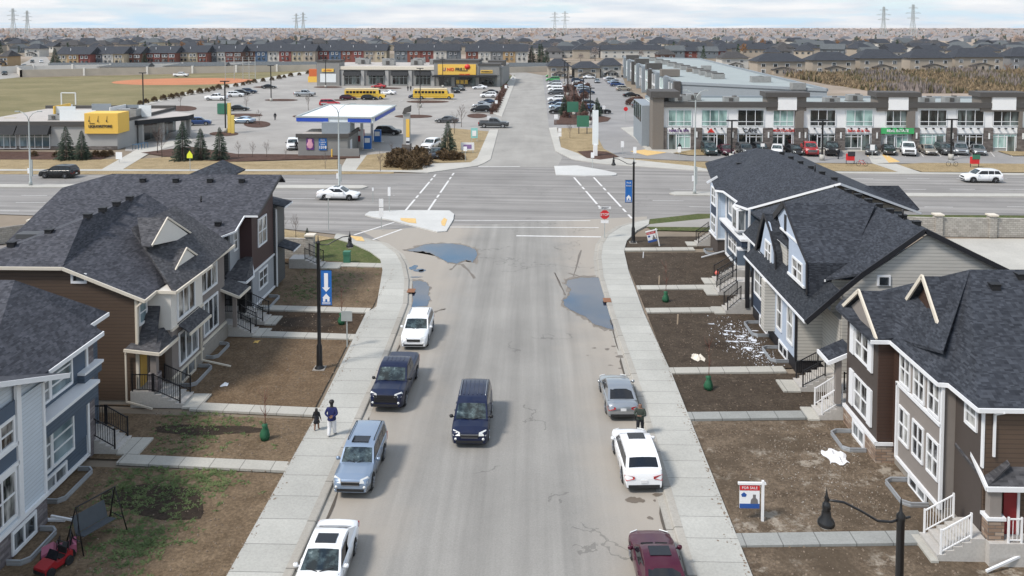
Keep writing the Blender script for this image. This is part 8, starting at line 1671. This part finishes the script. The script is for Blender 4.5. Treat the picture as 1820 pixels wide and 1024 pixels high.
def treepx(p, px, py, pt, label, name, group, h0, ws=1.):
    c = G(px, py); hh = QY(px, pt, c.y).z; s = hh/h0; return place(p, tuple(c), s*ws, label, name, 'tree', group, sz=s)
for i, (px, py, pt, lb) in enumerate(((118, 284, 222, 'left one of two spruces before the liquor shop'), (146, 284, 230, 'right one of two spruces before the liquor shop'), (325, 285, 214, 'tallest of three spruces right of the liquor shop'), (357, 284, 226, 'middle one of three spruces right of the liquor shop'), (391, 284, 224, 'right one of three spruces right of the liquor shop'), (796, 274, 213, 'large spruce alone on the corner lawn by the access road'), (546, 424, 404, 'tiny dark spruce behind the masonry wall'),
      (1003, 205, 168, 'spruce at the near left of the planted strip'), (1036, 211, 178, 'spruce at the near end of the planted strip'), (1061, 207, 172, 'narrow spruce beside the black cars in the shop lot'), (985, 133, 114, 'dark spruce beside the bend of the access road'), (962, 112, 76, 'tall spruce behind the grocery corner'), (945, 112, 80, 'second tall spruce behind the grocery corner'), (972, 116, 88, 'dark spruce left of the beige gabled house'), (257, 118, 92, 'spruce between two brick terraces'), (98, 121, 84, 'spruce at the left end of the terraces'), (133, 116, 101, 'small spruce before the first terrace'))):
    treepx(SP[i % 2], px, py, pt, lb, 'spruce_tree', 'spruce trees', 8., .95)
for i, (px, py, pt, lb) in enumerate(((280, 272, 216, 'bare tree before the liquor shop canopy, left one'), (288, 280, 216, 'bare tree before the liquor shop canopy, right one'), (424, 280, 246, 'small bare tree left of the kiosk, first'), (449, 280, 248, 'small bare tree left of the kiosk, second'), (474, 280, 246, 'small bare tree left of the kiosk, third'), (526, 422, 374, 'bare sapling behind the masonry wall, right one'), (500, 424, 372, 'bare sapling behind the masonry wall, left one'), (578, 300, 266, 'thin bare tree before the kiosk'), (676, 305, 262, 'thin bare tree left of the price pylon'), (820, 226, 180, 'bare tree right of the spruce on the corner lawn'), (808, 238, 196, 'bare tree behind the corner spruce'),
      (548, 196, 160, 'bare tree above the kiosk'), (508, 281, 262, 'thin bare tree beside the kiosk corner'), (438, 196, 166, 'thin bare tree near the green utility box'), (461, 222, 190, 'bare tree on the mulch island'), (321, 190, 163, 'bare tree on the island near the field path'), (745, 205, 170, 'bare tree beside the pylon lamp'), (1013, 246, 212, 'bare tree on the corner lawn left of the white pylon'), (1022, 226, 205, 'bare tree behind the green lawn sign'), (1010, 186, 150, 'bare tree in the planted strip, nearest'), (1012, 170, 138, 'bare tree in the planted strip, second'), (1010, 158, 128, 'bare tree in the planted strip, third'), (1008, 150, 120, 'bare tree in the planted strip, fourth'), (1003, 143, 112, 'bare tree in the planted strip, farthest'), (696, 272, 250, 'bare tree before the price pylon base'), (1692, 170, 135, 'bare tree standing in the reeds'))):
    treepx(BT[i % 3], px, py, pt, lb, 'bare_tree', 'bare street and lot trees', 6.3, .75)
# brown shrubs by the price pylon, hedges, foundation planting
ON = 'first second third fourth fifth sixth seventh eighth ninth tenth eleventh twelfth thirteenth fourteenth fifteenth sixteenth seventeenth eighteenth nineteenth twentieth twenty-first twenty-second twenty-third last'.split()
SHL = ['%s shrub in the %s' % (a, c) for c in ('clump left of the price pylon', 'clump right of the price pylon', 'bed by the corner spruce', 'bed before the liquor shop') for a in ('first brown', 'second brown', 'third brown', 'fourth brown', 'fifth brown', 'sixth brown')]
for i, (px, py, s) in enumerate(((700, 289, 2.), (709, 295, 1.9), (714, 284, 1.9), (705, 281, 1.7), (720, 298, 2.0), (695, 297, 1.6), (736, 293, 2.2), (748, 297, 2.0), (742, 284, 2.2), (729, 301, 1.8), (755, 290, 1.8), (750, 281, 1.7), (782, 283, 1.4), (794, 285, 1.5), (806, 284, 1.5), (818, 284, 1.2), (775, 279, 1.4), (788, 278, 1.3), (170, 278, 1.), (184, 279, 1.1), (155, 280, 1.), (195, 277, 1.), (100, 279, .9), (60, 278, .9))):
    c = G(px, py); place(SH['shrub_brown'], (c.x, c.y, 0), s*.85, SHL[i], 'shrub', 'shrub', 'brown shrubs by the avenue', sz=s*.75)
for i in range(24):
    t_ = i/23; c = G(250+(545-250)*t_+3*math.sin(i*5), 186.5-(186.5-132)*t_**.93); place(SH['shrub_brown'], (c.x, c.y, 0), 1.15*rnd.uniform(.8, 1.2), 'dark clipped shrub, '+ON[i]+' from the liquor shop end of the field path', 'hedge_shrub', 'shrub', 'shrubs along the field path')
for i in range(12):
    t_ = i/11; c = G(878+(898-878)*t_, 200-(200-157)*t_); place(SH['shrub_red'], (c.x, c.y, 0), 1.2, 'brown hedge shrub beside the access road pavement, '+ON[i]+' from the avenue', 'hedge_shrub', 'shrub', 'hedge beside the access road')
for i in range(20):
    c = G(rnd.uniform(992, 1044), rnd.uniform(152, 214)); place(SH['shrub_red'], (c.x, c.y, 0), rnd.uniform(1., 1.7), 'reddish brown shrub in the planted strip of the shop lot', 'shrub', 'shrub', 'shrubs in the planted strip')
c = G(1132, 186)
for i in range(4): c = G(1119+i*6, 187-i*1.5); place(SH['shrub_red'], (c.x, c.y, 0), 1.4, 'reddish shrub on the small island beside the long building', 'shrub', 'shrub', 'shrubs beside the long building')
# reed bed
r = random.Random(5); b = B()
for _ in range(26000):
    px, py = r.uniform(1395, 2000), r.uniform(127, 166)
    if py > 138+(px-1405)*.17 and px < 1600: continue
    c = G(px, py); q_ = math.sin(c.x*.11+c.y*.05)*math.cos(c.y*.09-c.x*.04); hgt = r.uniform(.5, 2.)*(1.2+.9*q_); x, y = c.x, c.y; w_ = r.uniform(.3, .7); a = r.uniform(-.6, .6)
    b.add([(x-w_, y+a, 0), (x+w_, y-a, 0), (x+r.uniform(-.5, .5), y+r.uniform(-.3, .3), hgt)], [(0, 1, 2)], 0 if q_+r.gauss(0, .25) < .15 else (1 if q_+r.gauss(0, .3) < .55 else 2))
b.make('reed_bed', [M['reeds'], M['olive_brush'], M['pale_twigs']], None, kind='stuff')
for i, (px, py, pt) in enumerate(((1405, 136, 112), (1425, 140, 116), (1480, 130, 108), (1345, 137, 122), (1650, 135, 112), (1560, 134, 112), (1730, 134, 108), (1790, 132, 104))):
    treepx(OB if i % 2 else PB, px, py, pt, ['first', 'second', 'third', 'fourth', 'fifth', 'sixth', 'seventh', 'eighth'][i]+' bare bush tree along the back of the reed bed, from the left' if i != 3 else 'bare bush tree beside the leftmost beige house', 'bare_tree', 'bare trees at the reed bed', 8., 1.3)
# trees of the suburb: the nearest ones each its own, beyond them one mass
r = random.Random(21); DL = {0: 'distant bare pale tree among the houses', 1: 'distant bare orange brown tree among the houses', 2: 'distant dark spruce among the houses'}
def lowtree(seed, kind):
    r = random.Random(seed); t = thing('distant_tree', 'x', 'tree'); b = B(); hh = 9.; b.tube([(0, 0, 0), (0, 0, hh*.5)], [.25, .12], 5); b.make('trunk', M['bark'], t); b = B()
    for _ in range(190):
        if kind == 2: z = r.uniform(.06, 1)**1.1*hh; q = (1-z/hh)*2.4*r.uniform(.5, 1); a = r.uniform(0, 6.28); x, y = q*math.cos(a), q*math.sin(a); l = .8
        else: a = r.uniform(0, 6.28); e = r.uniform(-.6, 1.5); q = r.uniform(.3, 1); x, y, z = 3*q*math.cos(a)*math.cos(e), 3*q*math.sin(a)*math.cos(e), hh*.58+hh*.42*q*math.sin(e); l = .75
        b.add([(x, y, z), (x+r.uniform(-l, l), y+r.uniform(-l, l), z+r.uniform(-.2, l)), (x+r.uniform(-l, l)*.5, y+r.uniform(-l, l)*.5, z+l*.9)], [(0, 1, 2)])
    b.make('crown', M[('pale_twigs', 'orange_twigs', 'spruce')[kind]], t); return t
LT = [lowtree(40+k, k) for k in range(3)]; cnt = 0
for i in range(600):
    if cnt >= 285: break
    Y = 470+900*(i/600)**1.0; x = r.uniform(-.68, .72)*Y; px = PX0+F*(x+Y*math.sin(TH))/Y
    if Y < 560 and (px < 985 or px > 1330): continue
    k = r.choice([0, 0, 0, 0, 0, 1, 2, 2, 2]); s = r.uniform(.6, 1.15); place(LT[k], (x, Y, 0), s, DL[k], 'distant_tree', 'tree', 'trees of the distant suburb'); cnt += 1
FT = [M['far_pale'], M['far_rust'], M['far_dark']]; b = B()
for i in range(8200):
    Y = 1100+5200*(i/8200)**1.25; x = r.uniform(-.68, .72)*Y; k = r.choice([0, 0, 0, 0, 1, 2, 2]); hh = r.uniform(5, 10)*(1+Y/9000); w_ = hh*(.22 if k == 2 else .40)*(1+Y/5000)
    if math.sin(x*.004+1)*math.sin(Y*.003) > .45 and Y > 2500: continue
    for q in range(5):
        a = r.uniform(0, 6.28); e = w_*r.uniform(.3, .9); z0 = hh*(.05 if k == 2 else .25); cx_, cy_ = x+e*.5*math.cos(a), Y+e*.5*math.sin(a)
        b.add([(cx_-w_*.6, cy_, z0), (cx_+w_*.6, cy_, z0+r.uniform(0, .2)*hh), (cx_+r.uniform(-.3, .3)*w_, cy_, hh*r.uniform(.7, 1)), (cx_-w_*.4, cy_+1, hh*.55)], [(0, 1, 2, 3)], k)
b.make('distant_trees', FT, None, kind='stuff')
# ------------------------------------------------------------------ the air that pales far things
m = bpy.data.materials.new('haze'); m.use_nodes = True; nt = m.node_tree; nt.nodes.clear()
o_ = nt.nodes.new('ShaderNodeOutputMaterial'); v_ = nt.nodes.new('ShaderNodeVolumePrincipled'); v_.inputs['Color'].default_value = (.93, .93, .95, 1); v_.inputs['Density'].default_value = .000035; v_.inputs['Anisotropy'].default_value = .0
nt.links.new(v_.outputs[0], o_.inputs['Volume'])
b = B(); b.box(-8000, 8000, -400, 8000, -1.2, 190); b.make('haze', m, None, kind='stuff')
SC.cycles.volume_bounces = 0
